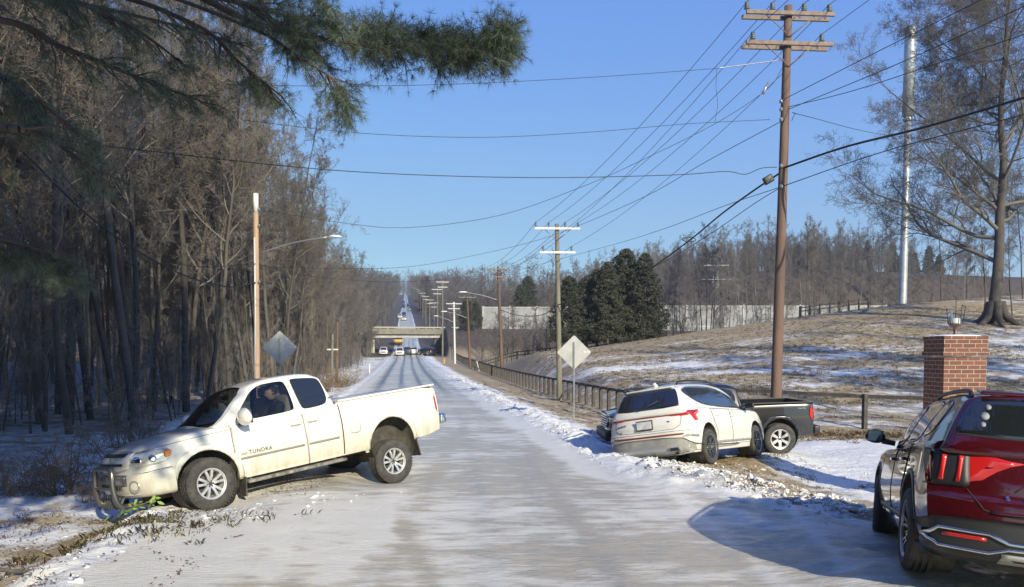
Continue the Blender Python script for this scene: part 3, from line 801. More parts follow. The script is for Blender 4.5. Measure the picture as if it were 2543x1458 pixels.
# doors as panels just proud of the body
fdoor = [(1.0, .40), (1.0, 1.0), (.99, 1.225), (-.19, 1.235), (-.20, .40)]
rdoor = [(-.215, .40), (-.205, 1.235), (-.845, 1.25), (-.87, 1.0), (-.85, .50), (-.80, .40)]
for s in (1, -1):
    d = decal('front_door', tb, fdoor, 'side', M_wpaint, tr, .006, rnd=0, side=s)
    decal('rub_strip', tb, strip([(.93, .70), (-.15, .71)], .035), 'side', M_trimline, d, .012, bulge=.006, rnd=0, side=s)
    if s > 0:
        bm = bmesh.new(); bx(bm, (-.05, .972, 1.085), (.17, .025, .055), bev=.018); bm_obj('handle', bm, M_wpaint, d, True)
        conform_tube('handle_recess', tb, chaikin([(-.17, 1.035), (-.17, 1.135), (.07, 1.135), (.07, 1.035)], 2) + [(-.17, 1.06)], 'side', .0045, M_trimline, d, off=.007)
        letter_on('lettering', 'TUNDRA', .085, mat('grey_letters', (.10, .10, .10), .4), d, tb, 'side', .60, .775, 1, 1.15, .013)
        decal('badge_stripes', tb, strip([(.93, .755), (.82, .757)], .012), 'side', M_trimline, d, .009, rnd=0, side=s)
        decal('badge_stripes', tb, strip([(.93, .775), (.82, .777)], .012), 'side', M_trimline, d, .009, rnd=0, side=s)
    d = decal('rear_door', tb, rdoor, 'side', M_wpaint, tr, .006, rnd=0, side=s)
    decal('rub_strip', tb, strip([(-.24, .71), (-.80, .715)], .035), 'side', M_trimline, d, .012, bulge=.006, rnd=0, side=s)
    if s > 0:
        bm = bmesh.new(); bx(bm, (-.36, .972, 1.095), (.17, .025, .055), bev=.018); bm_obj('handle', bm, M_wpaint, d, True)
        conform_tube('handle_recess', tb, chaikin([(-.48, 1.045), (-.48, 1.145), (-.24, 1.145), (-.24, 1.045)], 2) + [(-.48, 1.07)], 'side', .0045, M_trimline, d, off=.007)
    conform_tube('door_gap', tb, [(1.01, .40), (1.01, 1.0), (1.0, 1.22)], 'side', .006, M_seam, tr, side=s)
    conform_tube('door_gap', tb, [(-.208, .40), (-.2, 1.24)], 'side', .004, M_trimline, tr, side=s, off=.003)
    conform_tube('bed_gap', tb, [(-.88, .42), (-.895, 1.0), (-.885, 1.29)], 'side', .011, M_seam, tr, side=s)
    conform_tube('hood_gap', tb, [(1.02, 1.17), (1.5, 1.15), (2.0, 1.11), (2.28, 1.07)], 'side', .004, M_seam, tr, side=s)
    conform_tube('bumper_gap', tb, [(1.93, .80), (2.15, .79), (2.4, .77)], 'side', .006, M_seam, tr, side=s)
    bm = bmesh.new()   # running board, dirty
    bx(bm, (.02, s * .93, .335), (1.75, .17, .05), bev=.02); tube(bm, [(.8, s * .7, .42), (.78, s * .9, .34)], .02, 6); tube(bm, [(-.7, s * .7, .42), (-.72, s * .9, .34)], .02, 6)
    bm_obj('running_board', bm, mat('muddy_black', (.07, .065, .055), .8, var=.5, vscale=9, col2=(.3, .28, .24)), tr)
    bm = bmesh.new(); bx(bm, (.93, s * .87, .27), (.02, .24, .30), rot=(0, R(-8), 0)); bm_obj('mud_flap', bm, M_dirtyblack, tr)
    bm = bmesh.new(); bx(bm, (-2.36, s * .87, .24), (.02, .24, .30), rot=(0, R(8), 0)); bm_obj('mud_flap', bm, M_dirtyblack, tr)
    o = mirror_part(tr, .84, s * 1.14, 1.33, s, M_wpaint, .36, .27)
    # headlight cluster
    hl = decal('headlight', tb, [(2.42, .90), (2.44, 1.00), (2.30, 1.075), (1.97, 1.075), (1.88, 1.02), (1.93, .93), (2.05, .875), (2.3, .855)], 'side', mat('headlight_housing', (.72, .68, .52), .15, coat=1, metal=.35, var=.5, vscale=14, col2=(.95, .93, .8)), tr, .006, bulge=.015, side=s)
    for qx, qz, qr in ((2.16, .955, .052), (2.33, .95, .048)): decal('reflector', tb, arcpts(qx, qz, qr, 0, 336, 14), 'side', M_chrome, hl, .022, bulge=.008, rnd=0, side=s, cell=.03)
    decal('indicator', tb, [(2.02, .94), (2.0, 1.05), (1.94, 1.055), (1.905, 1.02), (1.93, .95)], 'side', mat('amber_lens', (.85, .28, .02), .15, coat=1), hl, .024, bulge=.004, side=s)
    decal('tail_light', tb, [(-2.90, .80), (-2.90, 1.16), (-3.1, 1.16), (-3.1, .80)], 'side', M_red, tr, .006, bulge=.01, side=s, rnd=1)
tf = decal('fuel_flap', tb, [(-1.03, .73), (-1.03, .93), (-1.24, .93), (-1.24, .73)], 'side', M_wpaint, tr, .005)
conform_tube('flap_gap', tb, chaikin([(-1.03, .73), (-1.03, .93), (-1.24, .93), (-1.24, .73)], 2) + [(-1.03, .77)], 'side', .004, M_trimline, tf, off=.004)
text_part('limited_badge', 'LIMITED', .03, MATS['grey_letters'], tr, (-.82, .84, 1.40), (R(80), 0, R(180)))
# bed cover and rails
bm = bmesh.new(); bx(bm, (-1.94, 0, 1.315), (2.05, 1.66, .03), bev=.01); bm_obj('bed_cover', bm, mat('light_grey_vinyl', (.55, .55, .53), .6), tr)
bm = bmesh.new()
for s in (1, -1): bx(bm, (-1.94, s * .885, 1.318), (2.06, .07, .035), bev=.012)
bx(bm, (-2.955, 0, 1.29), (.06, 1.7, .05), bev=.015); bm_obj('bed_rail', bm, M_wpaint, tr, True)
# grille, bumper, bull bar
gr = decal('grille', tb, [(-.60, .81), (-.64, 1.00), (-.56, 1.09), (.56, 1.09), (.64, 1.00), (.60, .81)], 'front', M_wpaint, tr, .015, bulge=.02, rnd=1, cell=.06, depth=.05)
for z0, z1 in ((1.01, 1.045), (.90, .935)):
    decal('slot', tb, [(-.50, z0), (-.50, z1), (.50, z1), (.50, z0)], 'front', M_black, gr, .038, rnd=0, cell=.06)
bm = bmesh.new(); lathe(bm, [(.001, .03), (.075, .028), (.082, .01), (.082, 0)], 28, axis='x'); lathe(bm, [(.05, .035), (.056, .042), (.062, .035)], 28, axis='x')
em = bm_obj('emblem', bm, M_chrome, gr, True, (2.435, 0, .955)); em.scale = (1, 1.25, .95)
bm = bmesh.new(); lathe(bm, [(.026, .036), (.031, .045), (.036, .036)], 20, axis='x'); bx(bm, (.04, 0, .012), (.008, .09, .014)); o = bm_obj('emblem_mark', bm, M_chrome, gr, True, (2.435, 0, .955)); 
M_dchrome = mat('chrome_dull', (.60, .58, .52), .22, .85, var=.4, vscale=7)
bp = sweep_bumper('front_bumper', tr, [(2.50, 0), (2.49, .35), (2.44, .6), (2.33, .80), (2.15, .93), (1.93, .975)], [(-.12, .42), (-.02, .45), (.03, .55), (.04, .68), (.02, .77), (-.08, .80)], [M_dchrome, M_wpaint], lambda c: 0 if abs(c.y) < .50 + .1 * (c.z > .62) else 1)
bm = bmesh.new(); bx(bm, (2.535, 0, .60), (.02, .80, .085), bev=.008); bm_obj('bumper_intake', bm, M_black, bp)
for s in (1, -1):
    bm = bmesh.new(); lathe(bm, [(.001, .02), (.055, .018), (.062, .03), (.092, .035), (.10, .0), (.10, -.08)], 24, axis='x')
    fl = bm_obj('fog_light', bm, [mat('fog_lens', (.5, .49, .44), .12, .6)], tr, True, (2.40, s * .72, .60), (0, 0, s * R(30)))
    bm = bmesh.new(); bx(bm, (1.935, s * .972, .62), (.03, .02, .05)); bm_obj('bumper_clip', bm, M_black, bp)
bm = bmesh.new()
Ub = [(2.52, .44, .30), (2.60, .44, .40), (2.62, .43, .62), (2.60, .42, .82), (2.585, .34, .88), (2.59, 0, .89), (2.585, -.34, .88), (2.60, -.42, .82), (2.62, -.43, .62), (2.60, -.44, .40), (2.52, -.44, .30)]
tube(bm, catmull(Ub, 4), .04, 10)
tube(bm, [(2.62, .42, .60), (2.63, 0, .60), (2.62, -.42, .60)], .022, 8); tube(bm, [(2.2, .44, .30), (2.52, .44, .33)], .035, 8); tube(bm, [(2.2, -.44, .30), (2.52, -.44, .33)], .035, 8)
bm_obj('bull_bar', bm, mat('dark_steel_tube', (.17, .165, .155), .3, .8), tr, True)
bm = bmesh.new()
for i in range(7): 
    y0 = -.38 + i * .127; bx(bm, (2.55, y0, .37), (.012, .10, .17), rot=(0, R(-28), 0))
bx(bm, (2.53, 0, .375), (.01, .86, .20), rot=(0, R(-28), 0)); bm_obj('skid_plate', bm, mat('skid_metal', (.22, .21, .19), .35, .8), tr)
rb = bmesh.new(); bx(rb, (-3.10, 0, .66), (.14, 1.78, .20), bev=.05); bx(rb, (-3.05, 0, .56), (.10, .9, .1), bev=.02); bm_obj('rear_bumper', rb, M_chrome, tr, True)
conform_tube('tailgate_gap', tb, [(-.8, .68), (-.8, 1.24)], 'rear', .006, M_seam, tr); conform_tube('tailgate_gap', tb, [(.8, .68), (.8, 1.24)], 'rear', .006, M_seam, tr)
# interior
M_seat = mat('beige_cloth', (.45, .40, .32), .9)
for s in (1, -1):
    bm = bmesh.new(); bx(bm, (.12, s * .40, .95), (.55, .50, .18), bev=.05); bx(bm, (-.17, s * .40, 1.26), (.17, .50, .62), rot=(0, R(-12), 0), bev=.06)
    st = bm_obj('seat', bm, M_seat, tr, True)
    bm = bmesh.new(); bx(bm, (-.25, s * .40, 1.655), (.12, .28, .17), rot=(0, R(-10), 0), bev=.045); bm_obj('headrest', bm, M_seat, st, True)
    if s > 0:
        bm = bmesh.new(); tube(bm, [(-.16, .72, 1.70), (-.20, .60, 1.55), (-.17, .55, 1.3)], .022, 5); bm_obj('seat_belt', bm, M_seat, st)
bm = bmesh.new(); bx(bm, (1.02, 0, 1.10), (.42, 1.5, .22), bev=.06); bx(bm, (.5, 0, .9), (.8, .22, .2), bev=.04); bm_obj('dashboard', bm, mat('grey_vinyl', (.10, .10, .095), .6), tr, True)
bm = bmesh.new(); lathe(bm, [(.185 + .014 * math.cos(t), .014 * math.sin(t)) for t in [k * math.pi / 3 for k in range(6)]], 28, axis='x', closed=True)
tube(bm, [(.0, -.17, 0), (.02, 0, 0), (0, .17, 0)], .015, 6); tube(bm, [(.02, 0, 0), (.25, 0, -.05)], .03, 8); bm_obj('steering_wheel', bm, M_black, tr, True, (.63, .40, 1.20), (0, R(25), 0))
bm = bmesh.new(); bx(bm, (.62, 0, 1.66), (.03, .24, .07), bev=.01); bm_obj('rear_view_mirror', bm, M_black, tr)

# ------------------------------------------------------------------ driver
def skinned(name, verts, edges, radii, matl, parent=None, sub=2, root=0):
    me = bpy.data.meshes.new(name); me.from_pydata(verts, edges, []); o = link(name, me)
    sk = o.modifiers.new('s', 'SKIN'); sv = me.skin_vertices[0].data
    for i, r in enumerate(radii): sv[i].radius = (r, r) if not isinstance(r, tuple) else r
    sv[root].use_root = True; sk.use_smooth_shade = True
    ss = o.modifiers.new('u', 'SUBSURF'); ss.levels = sub; ss.render_levels = sub
    dg = bpy.context.evaluated_depsgraph_get(); dg.update()
    m2 = bpy.data.meshes.new_from_object(o.evaluated_get(dg)); bpy.data.objects.remove(o, do_unlink=True)
    m2.materials.clear(); m2.materials.append(matl); m2.polygons.foreach_set('use_smooth', np.ones(len(m2.polygons), bool))
    return link(name, m2, parent)
M_skin = mat('skin', (.55, .33, .24), .55)
M_coat = mat('dark_jacket', (.035, .035, .04), .85, bump=.3, bscale=30)
# seated, in the truck's own frame: pelvis on the seat, hands on the wheel
V = [(-.02, .40, 1.06), (-.05, .40, 1.22), (-.06, .40, 1.38), (-.05, .40, 1.46), (-.03, .40, 1.52),
     (-.05, .575, 1.41), (.14, .64, 1.22), (.42, .55, 1.26), (-.05, .225, 1.41), (.14, .17, 1.22), (.42, .26, 1.26),
     (.06, .49, 1.04), (.46, .52, 1.06), (.62, .52, .82), (.06, .31, 1.04), (.46, .28, 1.06), (.62, .28, .82)]
Ed = [(0, 1), (1, 2), (2, 3), (3, 4), (2, 5), (5, 6), (6, 7), (2, 8), (8, 9), (9, 10), (0, 11), (11, 12), (12, 13), (0, 14), (14, 15), (15, 16)]
rd = [.15, .14, .15, .075, .055, .075, .055, .042, .075, .055, .042, .095, .075, .055, .095, .075, .055]
body = skinned('person', V, Ed, rd, M_coat); body.matrix_world = pose_m('pickup')
tag(body, 'person in a dark jacket sitting at the wheel of the white pickup', 'person')
hd = bmesh.new(); bmesh.ops.create_uvsphere(hd, u_segments=28, v_segments=20, radius=1)
for v in hd.verts:
    c = v.co.copy(); x, y, z = c
    fx = .098 * x; fy = .078 * y; fz = .118 * z
    if z < 0: fy *= 1 + .28 * z; fx *= 1 + .10 * z
    if x > 0:
        nose = math.exp(-(y / .13) ** 2) * (math.exp(-((z + .18) / .16) ** 2) * .022 + math.exp(-((z - .05) / .2) ** 2) * .008)
        eye = -math.exp(-(((abs(y) - .36) / .2) ** 2 + ((z - .06) / .12) ** 2)) * .010
        lip = math.exp(-((y / .28) ** 2 + ((z + .46) / .06) ** 2)) * .006 - math.exp(-((y / .3) ** 2 + ((z + .52) / .02) ** 2)) * .004 + math.exp(-((y / .3) ** 2 + ((z + .82) / .12) ** 2)) * .008
        fx += (nose + eye + lip)
    v.co = (fx, fy, fz)
for s in (1, -1):
    r = bmesh.ops.create_uvsphere(hd, u_segments=8, v_segments=6, radius=1)
    for v in r['verts']: v.co = Vector((v.co.x * .018 - .005, s * .079 + v.co.y * .008, v.co.z * .032 + .0))
head = bm_obj('head', hd, M_skin, body, True, (.01, .40, 1.625), (0, R(6), 0))
for s in (1, -1):
    bm = bmesh.new(); bmesh.ops.create_uvsphere(bm, u_segments=10, v_segments=8, radius=.007); bm_obj('eye', bm, mat('eye_dark', (.05, .04, .03), .2), head, True, (.082, s * .028, .008))
hr = bmesh.new(); bmesh.ops.create_uvsphere(hr, u_segments=24, v_segments=16, radius=1)
for v in hr.verts:
    c = v.co; k = 1 + .05 * math.sin(c.x * 19 + c.z * 13) ; v.co = Vector((c.x * .107 * k - .012, c.y * .088 * k, c.z * .122 * k + .014))
dl = [v for v in hr.verts if (v.co.x > .03 and v.co.z < .055) or v.co.z < -.05]; bmesh.ops.delete(hr, geom=dl, context='VERTS')
bm_obj('hair', hr, mat('brown_hair', (.06, .035, .02), .8), head, True)
def hand(s):
    base = Vector((.42, .40 + s * .15, 1.26)); vs = [base, base + Vector((.05, -s * 0, .015)), base + Vector((.095, 0, .02))]; ed = [(0, 1), (1, 2)]; rr_ = [(.022, .022), (.036, .016), (.034, .015)]
    for k, (off, ln) in enumerate(((-.030, .068), (-.010, .076), (.010, .072), (.029, .058))):
        i0 = len(vs); p = base + Vector((.10, off, .022)); vs += [p, p + Vector((.035, 0, .012)), p + Vector((.05, 0, -.022)), p + Vector((.03, 0, -.042))]
        ed += [(2, i0), (i0, i0 + 1), (i0 + 1, i0 + 2), (i0 + 2, i0 + 3)]; rr_ += [.010, .009, .008, .007]
    i0 = len(vs); p = base + Vector((.05, -s * .035, .01)); vs += [p, p + Vector((.035, -s * .012, -.01)), p + Vector((.06, -s * .005, -.025))]; ed += [(1, i0), (i0, i0 + 1), (i0 + 1, i0 + 2)]; rr_ += [.012, .010, .008]
    skinned('hand', vs, ed, rr_, M_skin, body, 1)
hand(1); hand(-1)

# ------------------------------------------------------------------ sport utility vehicles
def suv(key, name, label, P, body_m, rim_m, group=None):
    root = empty(name, label, P['cat'], group=group); root.matrix_world = pose_m(key) if isinstance(key, str) else key
    hubs = WH.get(key) if isinstance(key, str) else P['hubs']; wr = P['wr']
    xr, xf, W = P['xr'], P['xf'], P['W']; ra = P['ra']; seg = P.get('seg', 1.0)
    def sec(x): return superpt(ip(P['wt'], x), ip(P['zb'], x), ip(P['sh'], x), ip(P['cr'], x), .06, .55, .035)
    def warpb(V):
        x, y, z = V[:, 0].copy(), V[:, 1], V[:, 2]
        bf = sstep(xf - .9, xf, x); br = 1 - sstep(xr, xr + .7, x)
        V[:, 0] = x - bf * (.34 * np.abs(y / W) ** 2.8 + .12 * np.clip(z - .6, 0, 1)) + br * (.24 * np.abs(y / W) ** 3.0 + .05 * sstep(.70, .76, z) + P['hatch'] * np.clip(z - .85, 0, 1) + .10 * np.clip(.38 - z, 0, 1))
        return V
    bm = loft(xr, xf, sec, int(90 * seg), 4, warpb, 10); bvh = bm_bvh(bm)
    low = bm_obj('body', bm, [body_m, M_dirtyblack], root, True)
    cut = []
    for (hx, hy, hz) in ((hubs[0][0], 1, P['az']), (hubs[2][0], 1, P['az'])):
        for s in (1, -1):
            c = bmesh.new(); lathe(c, [(.001, s * .5), (ra, s * .5), (ra, s * 1.3), (.001, s * 1.3)], 40, c=(hx, 0, hz)); bmesh.ops.remove_doubles(c, verts=c.verts, dist=.002)
            cut.append(to_me(c, [body_m]))
    boolean(low, cut); low.data.set_sharp_from_angle(angle=R(40))
    c0, c1 = P['c0'], P['c1']; zt0 = max(b for a, b in P['roof'])
    def csec(x):
        zt = ip(P['roof'], x); zb_ = ip(P['sh'], x) - .10; Wb = ip(P['cabw'], x); Wt = P['rw']
        k = np.clip((zt - 1.05) / (zt0 - 1.05), .03, 1); wt = Wb - (Wb - Wt) * k
        return [(0, zb_), (Wb * .6, zb_), (Wb, zb_ + .01), (Wb - .008, zb_ + .10), (Wb - (Wb - wt) * .42, zb_ + (zt - zb_) * .5), (wt + .03 * k, zt - .13 * k), (wt - .01, zt - .06 * k), (wt - .08, zt - .015), (wt - .22, zt), (0, zt + .02)]
    def warpc(V):
        x, y, z = V[:, 0].copy(), V[:, 1], V[:, 2]
        V[:, 0] = x - sstep(P['wst'] - .2, c1, x) * .22 * np.abs(y / .8) ** 2.2 + (1 - sstep(c0, c0 + .7, x)) * (P['rrake'] * np.clip(z - 1.12, 0, 1) + .10 * np.abs(y / .8) ** 3)
        return V
    bm = loft(c0, c1, csec, int(70 * seg), 4, warpc); cb = bm_bvh(bm)
    cab = bm_obj('roof', bm, [body_m], root, True)
    for s in (1, -1):
        for nm, poly in P['glass']:
            cx_ = sum(p[0] for p in poly) / len(poly); cz_ = sum(p[1] for p in poly) / len(poly)
            decal('window_trim', cb, [(cx_ + (a - cx_) * 1.03, cz_ + (b - cz_) * 1.07) for a, b in poly], 'side', P['trimm'], root, .002, side=s, depth=.004, rnd=P.get('wr_', 1))
            decal(nm, cb, poly, 'side', P['gm'], root, .006, side=s, depth=.002, rnd=P.get('wr_', 1))
        for nm, poly in P['doors']:
            d = decal(nm, bvh, poly, 'side', body_m, root, .002, rnd=1, side=s, depth=.003)
            conform_tube('door_gap', bvh, poly[:4], 'side', .004, M_seam, d, side=s, off=.004)
        for hx, hz in P['handles']:
            bm = bmesh.new(); bx(bm, (hx, s * (W - .005), hz), (.19, .035, .035), bev=.012); bm_obj('handle', bm, body_m, root, True)
        mirror_part(root, P['mir'][0], s * P['mir'][1], P['mir'][2], s, P['mirm'], .22, .17)
        for (hx) in (hubs[0][0], hubs[2][0]):
            pts = arcpts(hx, P['az'], ra + .02, -4, 184, 26)
            decal('arch_trim', bvh, strip(pts, .05), 'side', P['archm'], root, .006, bulge=.006, rnd=0, side=s, depth=.02, cell=.07)
        decal('sill_trim', bvh, strip([(hubs[0][0] - ra - .06, P['sill'] ), (hubs[2][0] + ra + .06, P['sill'])], .05), 'side', P['sillm'], root, .010, bulge=.006, rnd=0, side=s)
        if P.get('rail'):
            bm = bmesh.new(); pts = [(P['rail'][0], s * .60, zt0 - .06), (P['rail'][0] + .2, s * .60, zt0 + .01), (-.6, s * .60, zt0 + .045), (P['rail'][1] - .25, s * .58, zt0 + .0), (P['rail'][1], s * .57, zt0 - .06)]
            tube(bm, [Vector(p) - Vector((0, 0, P.get('rlow', 0))) for p in catmull(pts, 5)], .019, 7); bm_obj('roof_rail', bm, P['railm'], root, True)
    decal('windshield', cb, P['wsp'], 'top', M_tint, root, .004, rnd=1, depth=0, cell=.07)
    rg = decal('rear_window', cb, P['rg'], 'rear', P.get('rgm', M_tint), root, .006, rnd=1, cell=.06)
    add_wheels(root, key, hubs, wr, P['rr'], .235, P['style'], rim_m, steer=P.get('steer', 0), n=P.get('wn', 48), blocks=False)
    arch_liner(root, [(hubs[0][0], 1, P['az']), (hubs[0][0], -1, P['az']), (hubs[2][0], 1, P['az']), (hubs[2][0], -1, P['az'])], ra, W - .03)
    bm = bmesh.new(); bx(bm, (0, 0, .30), (xf - xr - 1.0, 1.1, .14), bev=.03)
    tube(bm, [(hubs[2][0], .72, hubs[2][2]), (hubs[2][0] + .1, .3, .28), (hubs[2][0] + .1, -.3, .28), (hubs[2][0], -.72, hubs[3][2])], .05, 8)
    lathe(bm, [(.02, -.45), (.12, -.4), (.12, .4), (.02, .45)], 14, axis='y', c=(xr + .42, 0, .27)); tube(bm, [(xr + .42, -.45, .27), (xr + .2, -.6, .27), (xr + .06, -.62, .28)], .035, 8)
    bm_obj('underbody', bm, M_dirtyblack, root)
    return root, bvh, cb, rg

M_spaint = paint('pearl_white_paint', (.72, .70, .63), dirt=.55, dcol=(.45, .41, .33), ztop=.95, rough=.18)
M_greyclad = mat('grey_cladding', (.20, .20, .19), .6, var=.3, vscale=5, col2=(.30, .29, .26))
SF = dict(cat='car', xr=-2.42, xf=2.36, W=.95, ra=.415, az=.42, wr=.365, rr=.255, hatch=.42, c0=-2.30, c1=1.32, rw=.60, wst=.35, rrake=.62,
          wt=[(-2.42, .90), (-1.9, .945), (1.7, .95), (2.1, .93), (2.36, .86)],
          zb=[(-2.42, .30), (-2.1, .24), (1.9, .24), (2.36, .28)],
          sh=[(-2.42, 1.14), (-1.6, 1.15), (0, 1.12), (1.2, 1.08), (1.85, 1.02), (2.2, .92), (2.36, .78)],
          cr=[(-2.42, .0), (.9, .01), (1.3, .05), (2.36, .03)],
          roof=[(-2.30, 1.60), (-1.9, 1.655), (-1.2, 1.70), (-.4, 1.71), (.15, 1.67), (.45, 1.58), (1.20, 1.12), (1.32, 1.06)],
          cabw=[(-2.30, .80), (-1.6, .87), (.6, .87), (1.32, .76)],
          glass=[('side_window', [(-1.86, 1.47), (-1.82, 1.55), (-1.5, 1.605), (-.8, 1.625), (-.1, 1.60), (.42, 1.46), (.93, 1.17), (.88, 1.14), (-.4, 1.165), (-1.25, 1.21), (-1.62, 1.30)])],
          doors=[('front_door', [(-.10, 1.10), (-.12, .75), (-.10, .36), (1.0, .36), (1.02, .7), (.96, 1.06)]), ('rear_door', [(-.92, .62), (-1.04, .85), (-1.12, 1.12), (-.12, 1.10), (-.14, .36), (-.90, .36)])],
          handles=[(-.02, .955), (-.86, .975)], mir=(.80, 1.06, 1.16), mirm=M_black, archm=M_spaint, sill=.42, sillm=M_greyclad, trimm=M_chrome, gm=M_tint,
          wsp=[(1.16, -.66), (1.20, 0), (1.16, .66), (.60, .60), (.50, .5), (.44, 0), (.50, -.5), (.60, -.60)],
          rg=[(-.70, 1.18), (.70, 1.18), (.69, 1.28), (.60, 1.545), (.5, 1.585), (-.5, 1.585), (-.60, 1.545), (-.69, 1.28)],
          rail=(-1.95, .15), railm=M_black, style=(5, 'y'), wr_=1)
sf, sb, sc_, srg = suv('white_suv', 'parked_suv', 'white sport utility car tilted off the right edge, seen from behind', SF, M_spaint, mat('dark_alloy', (.28, .28, .285), .3, .9))
# wraparound tail lamps with hooked ends
for s in (1, -1):
    tl = decal('tail_light', sb, [(s * .44, 1.02), (s * .58, 1.06), (s * .80, 1.09), (s * .96, 1.10), (s * .96, 1.02), (s * .80, 1.0), (s * .58, 1.0)], 'rear', M_red, sf, .008, bulge=.012, rnd=1)
    decal('side_lamp', sb, [(-1.76, 1.10), (-2.15, 1.09), (-2.28, 1.04), (-2.2, .99), (-2.08, 1.0), (-1.98, .88), (-1.88, .89), (-1.90, .99)], 'side', M_red, tl, .008, bulge=.012, rnd=0, side=s)
    decal('lamp_bar', sb, strip([(-1.80, 1.05), (-1.96, 1.02), (-1.90, .88)], .035), 'side', mat('bright_lens', (.75, .12, .12), .15), tl, .024, rnd=0, side=s)
    decal('front_light', sb, [(1.9, .84), (2.3, .80), (2.3, .72), (2.0, .74)], 'side', M_chrome, sf, .008, rnd=1, side=s)
decal('lamp_strip', sb, strip([(-.5, 1.03), (.5, 1.03)], .026), 'rear', mat('dark_red_reflector', (.22, .03, .02), .3), sf, .010, bulge=.004, rnd=0)
rbm = decal('rear_bumper_skirt', sb, [(-.90, .30), (-.92, .44), (-.72, .585), (.72, .585), (.92, .44), (.90, .30), (.6, .26), (-.6, .26)], 'rear', M_greyclad, sf, .016, bulge=.015, rnd=1, depth=.03)
decal('skid_panel', sb, [(-.62, .28), (-.62, .37), (-.55, .40), (.55, .40), (.62, .37), (.62, .28)], 'rear', mat('silver_trim', (.42, .42, .40), .4, .5), rbm, .036, rnd=1)
decal('reflector', sb, strip([(-.78, .635), (.78, .635)], .032), 'rear', mat('dark_red_reflector', (.22, .03, .02), .3), sf, .009, rnd=0)
conform_tube('bumper_gap', sb, [(-.92, .70), (-.6, .70), (0, .695), (.6, .70), (.92, .70)], 'rear', .005, M_seam, sf)
conform_tube('hatch_gap', sb, [(-.70, 1.12), (-.735, .95), (-.72, .82), (-.60, .745), (0, .735), (.60, .745), (.72, .82), (.735, .95), (.70, 1.12)], 'rear', .005, M_seam, sf)
for s in (1, -1):
    bm = bmesh.new(); pr = [(s * .50, .30), (s * .53, .385), (s * .72, .385), (s * .77, .30)]
    prism(bm, pr, -2.47, -2.38, plane='yz'); eo = bm_obj('exhaust_trim', bm, M_chrome, sf)
    bm = bmesh.new(); prism(bm, [(s * .535, .315), (s * .552, .37), (s * .70, .37), (s * .73, .315)], -2.475, -2.40, plane='yz'); bm_obj('exhaust_hole', bm, M_black, eo)
    decal('corner_blade', sb, [(-1.93, .60), (-2.25, .62), (-2.3, .58), (-1.93, .555)], 'side', M_greyclad, sf, .01, rnd=0, side=s)
pl = bmesh.new(); bx(pl, (0, 0, 0), (.02, .37, .20), bev=.006); plo = bm_obj('licence_plate', pl, M_black, sf, False, (-2.39, 0, .875), (0, R(4), 0))
pl = bmesh.new(); bx(pl, (-.012, 0, 0), (.006, .33, .155)); bm_obj('plate_face', pl, mat('pale_plate', (.62, .62, .62), .5, var=.35, vscale=7, col2=(.40, .40, .41)), plo)
bm = bmesh.new(); tube(bm, [(0, .085 * math.cos(t), .045 * math.sin(t)) for t in [2 * math.pi * k / 24 for k in range(25)]], .006, 6)
tube(bm, [(0, -.028, -.030), (0, -.042, .030)], .007, 6); tube(bm, [(0, .042, -.030), (0, .028, .030)], .007, 6); tube(bm, [(0, -.035, -.004), (0, .0, .0), (0, .035, .006)], .006, 6)
bm_obj('emblem', bm, mat('dark_chrome', (.3, .3, .3), .2, .9), sf, True, surf(sb, 'rear', 0, 1.10)[0] + Vector((-.012, 0, 0)), (0, R(20), 0))
letter_on('lettering', 'SANTA FE', .05, MATS['dark_chrome'], sf, sb, 'rear', .56, .90, 1, 1.15)
letter_on('lettering', 'SEL', .04, MATS['dark_chrome'], sf, sb, 'rear', -.50, .90, 1, 1.1)
letter_on('lettering', 'AWD', .03, MATS['dark_chrome'], sf, sb, 'rear', .58, .775)
bm = bmesh.new(); bx(bm, (-1.93, 0, 1.625), (.20, 1.06, .03), rot=(0, R(-9), 0), bev=.012); bm_obj('spoiler', bm, M_spaint, sf, True)
bm = bmesh.new(); prism(bm, [(-1.72, 1.69), (-1.58, 1.70), (-1.70, 1.77), (-1.74, 1.765)], -.018, .018); bm_obj('antenna_fin', bm, M_spaint, sf)
bm = bmesh.new(); tube(bm, [(-2.33, .10, 1.20), (-2.27, .0, 1.245), (-2.20, -.28, 1.35)], .009, 5); bm_obj('rear_wiper', bm, M_black, sf)

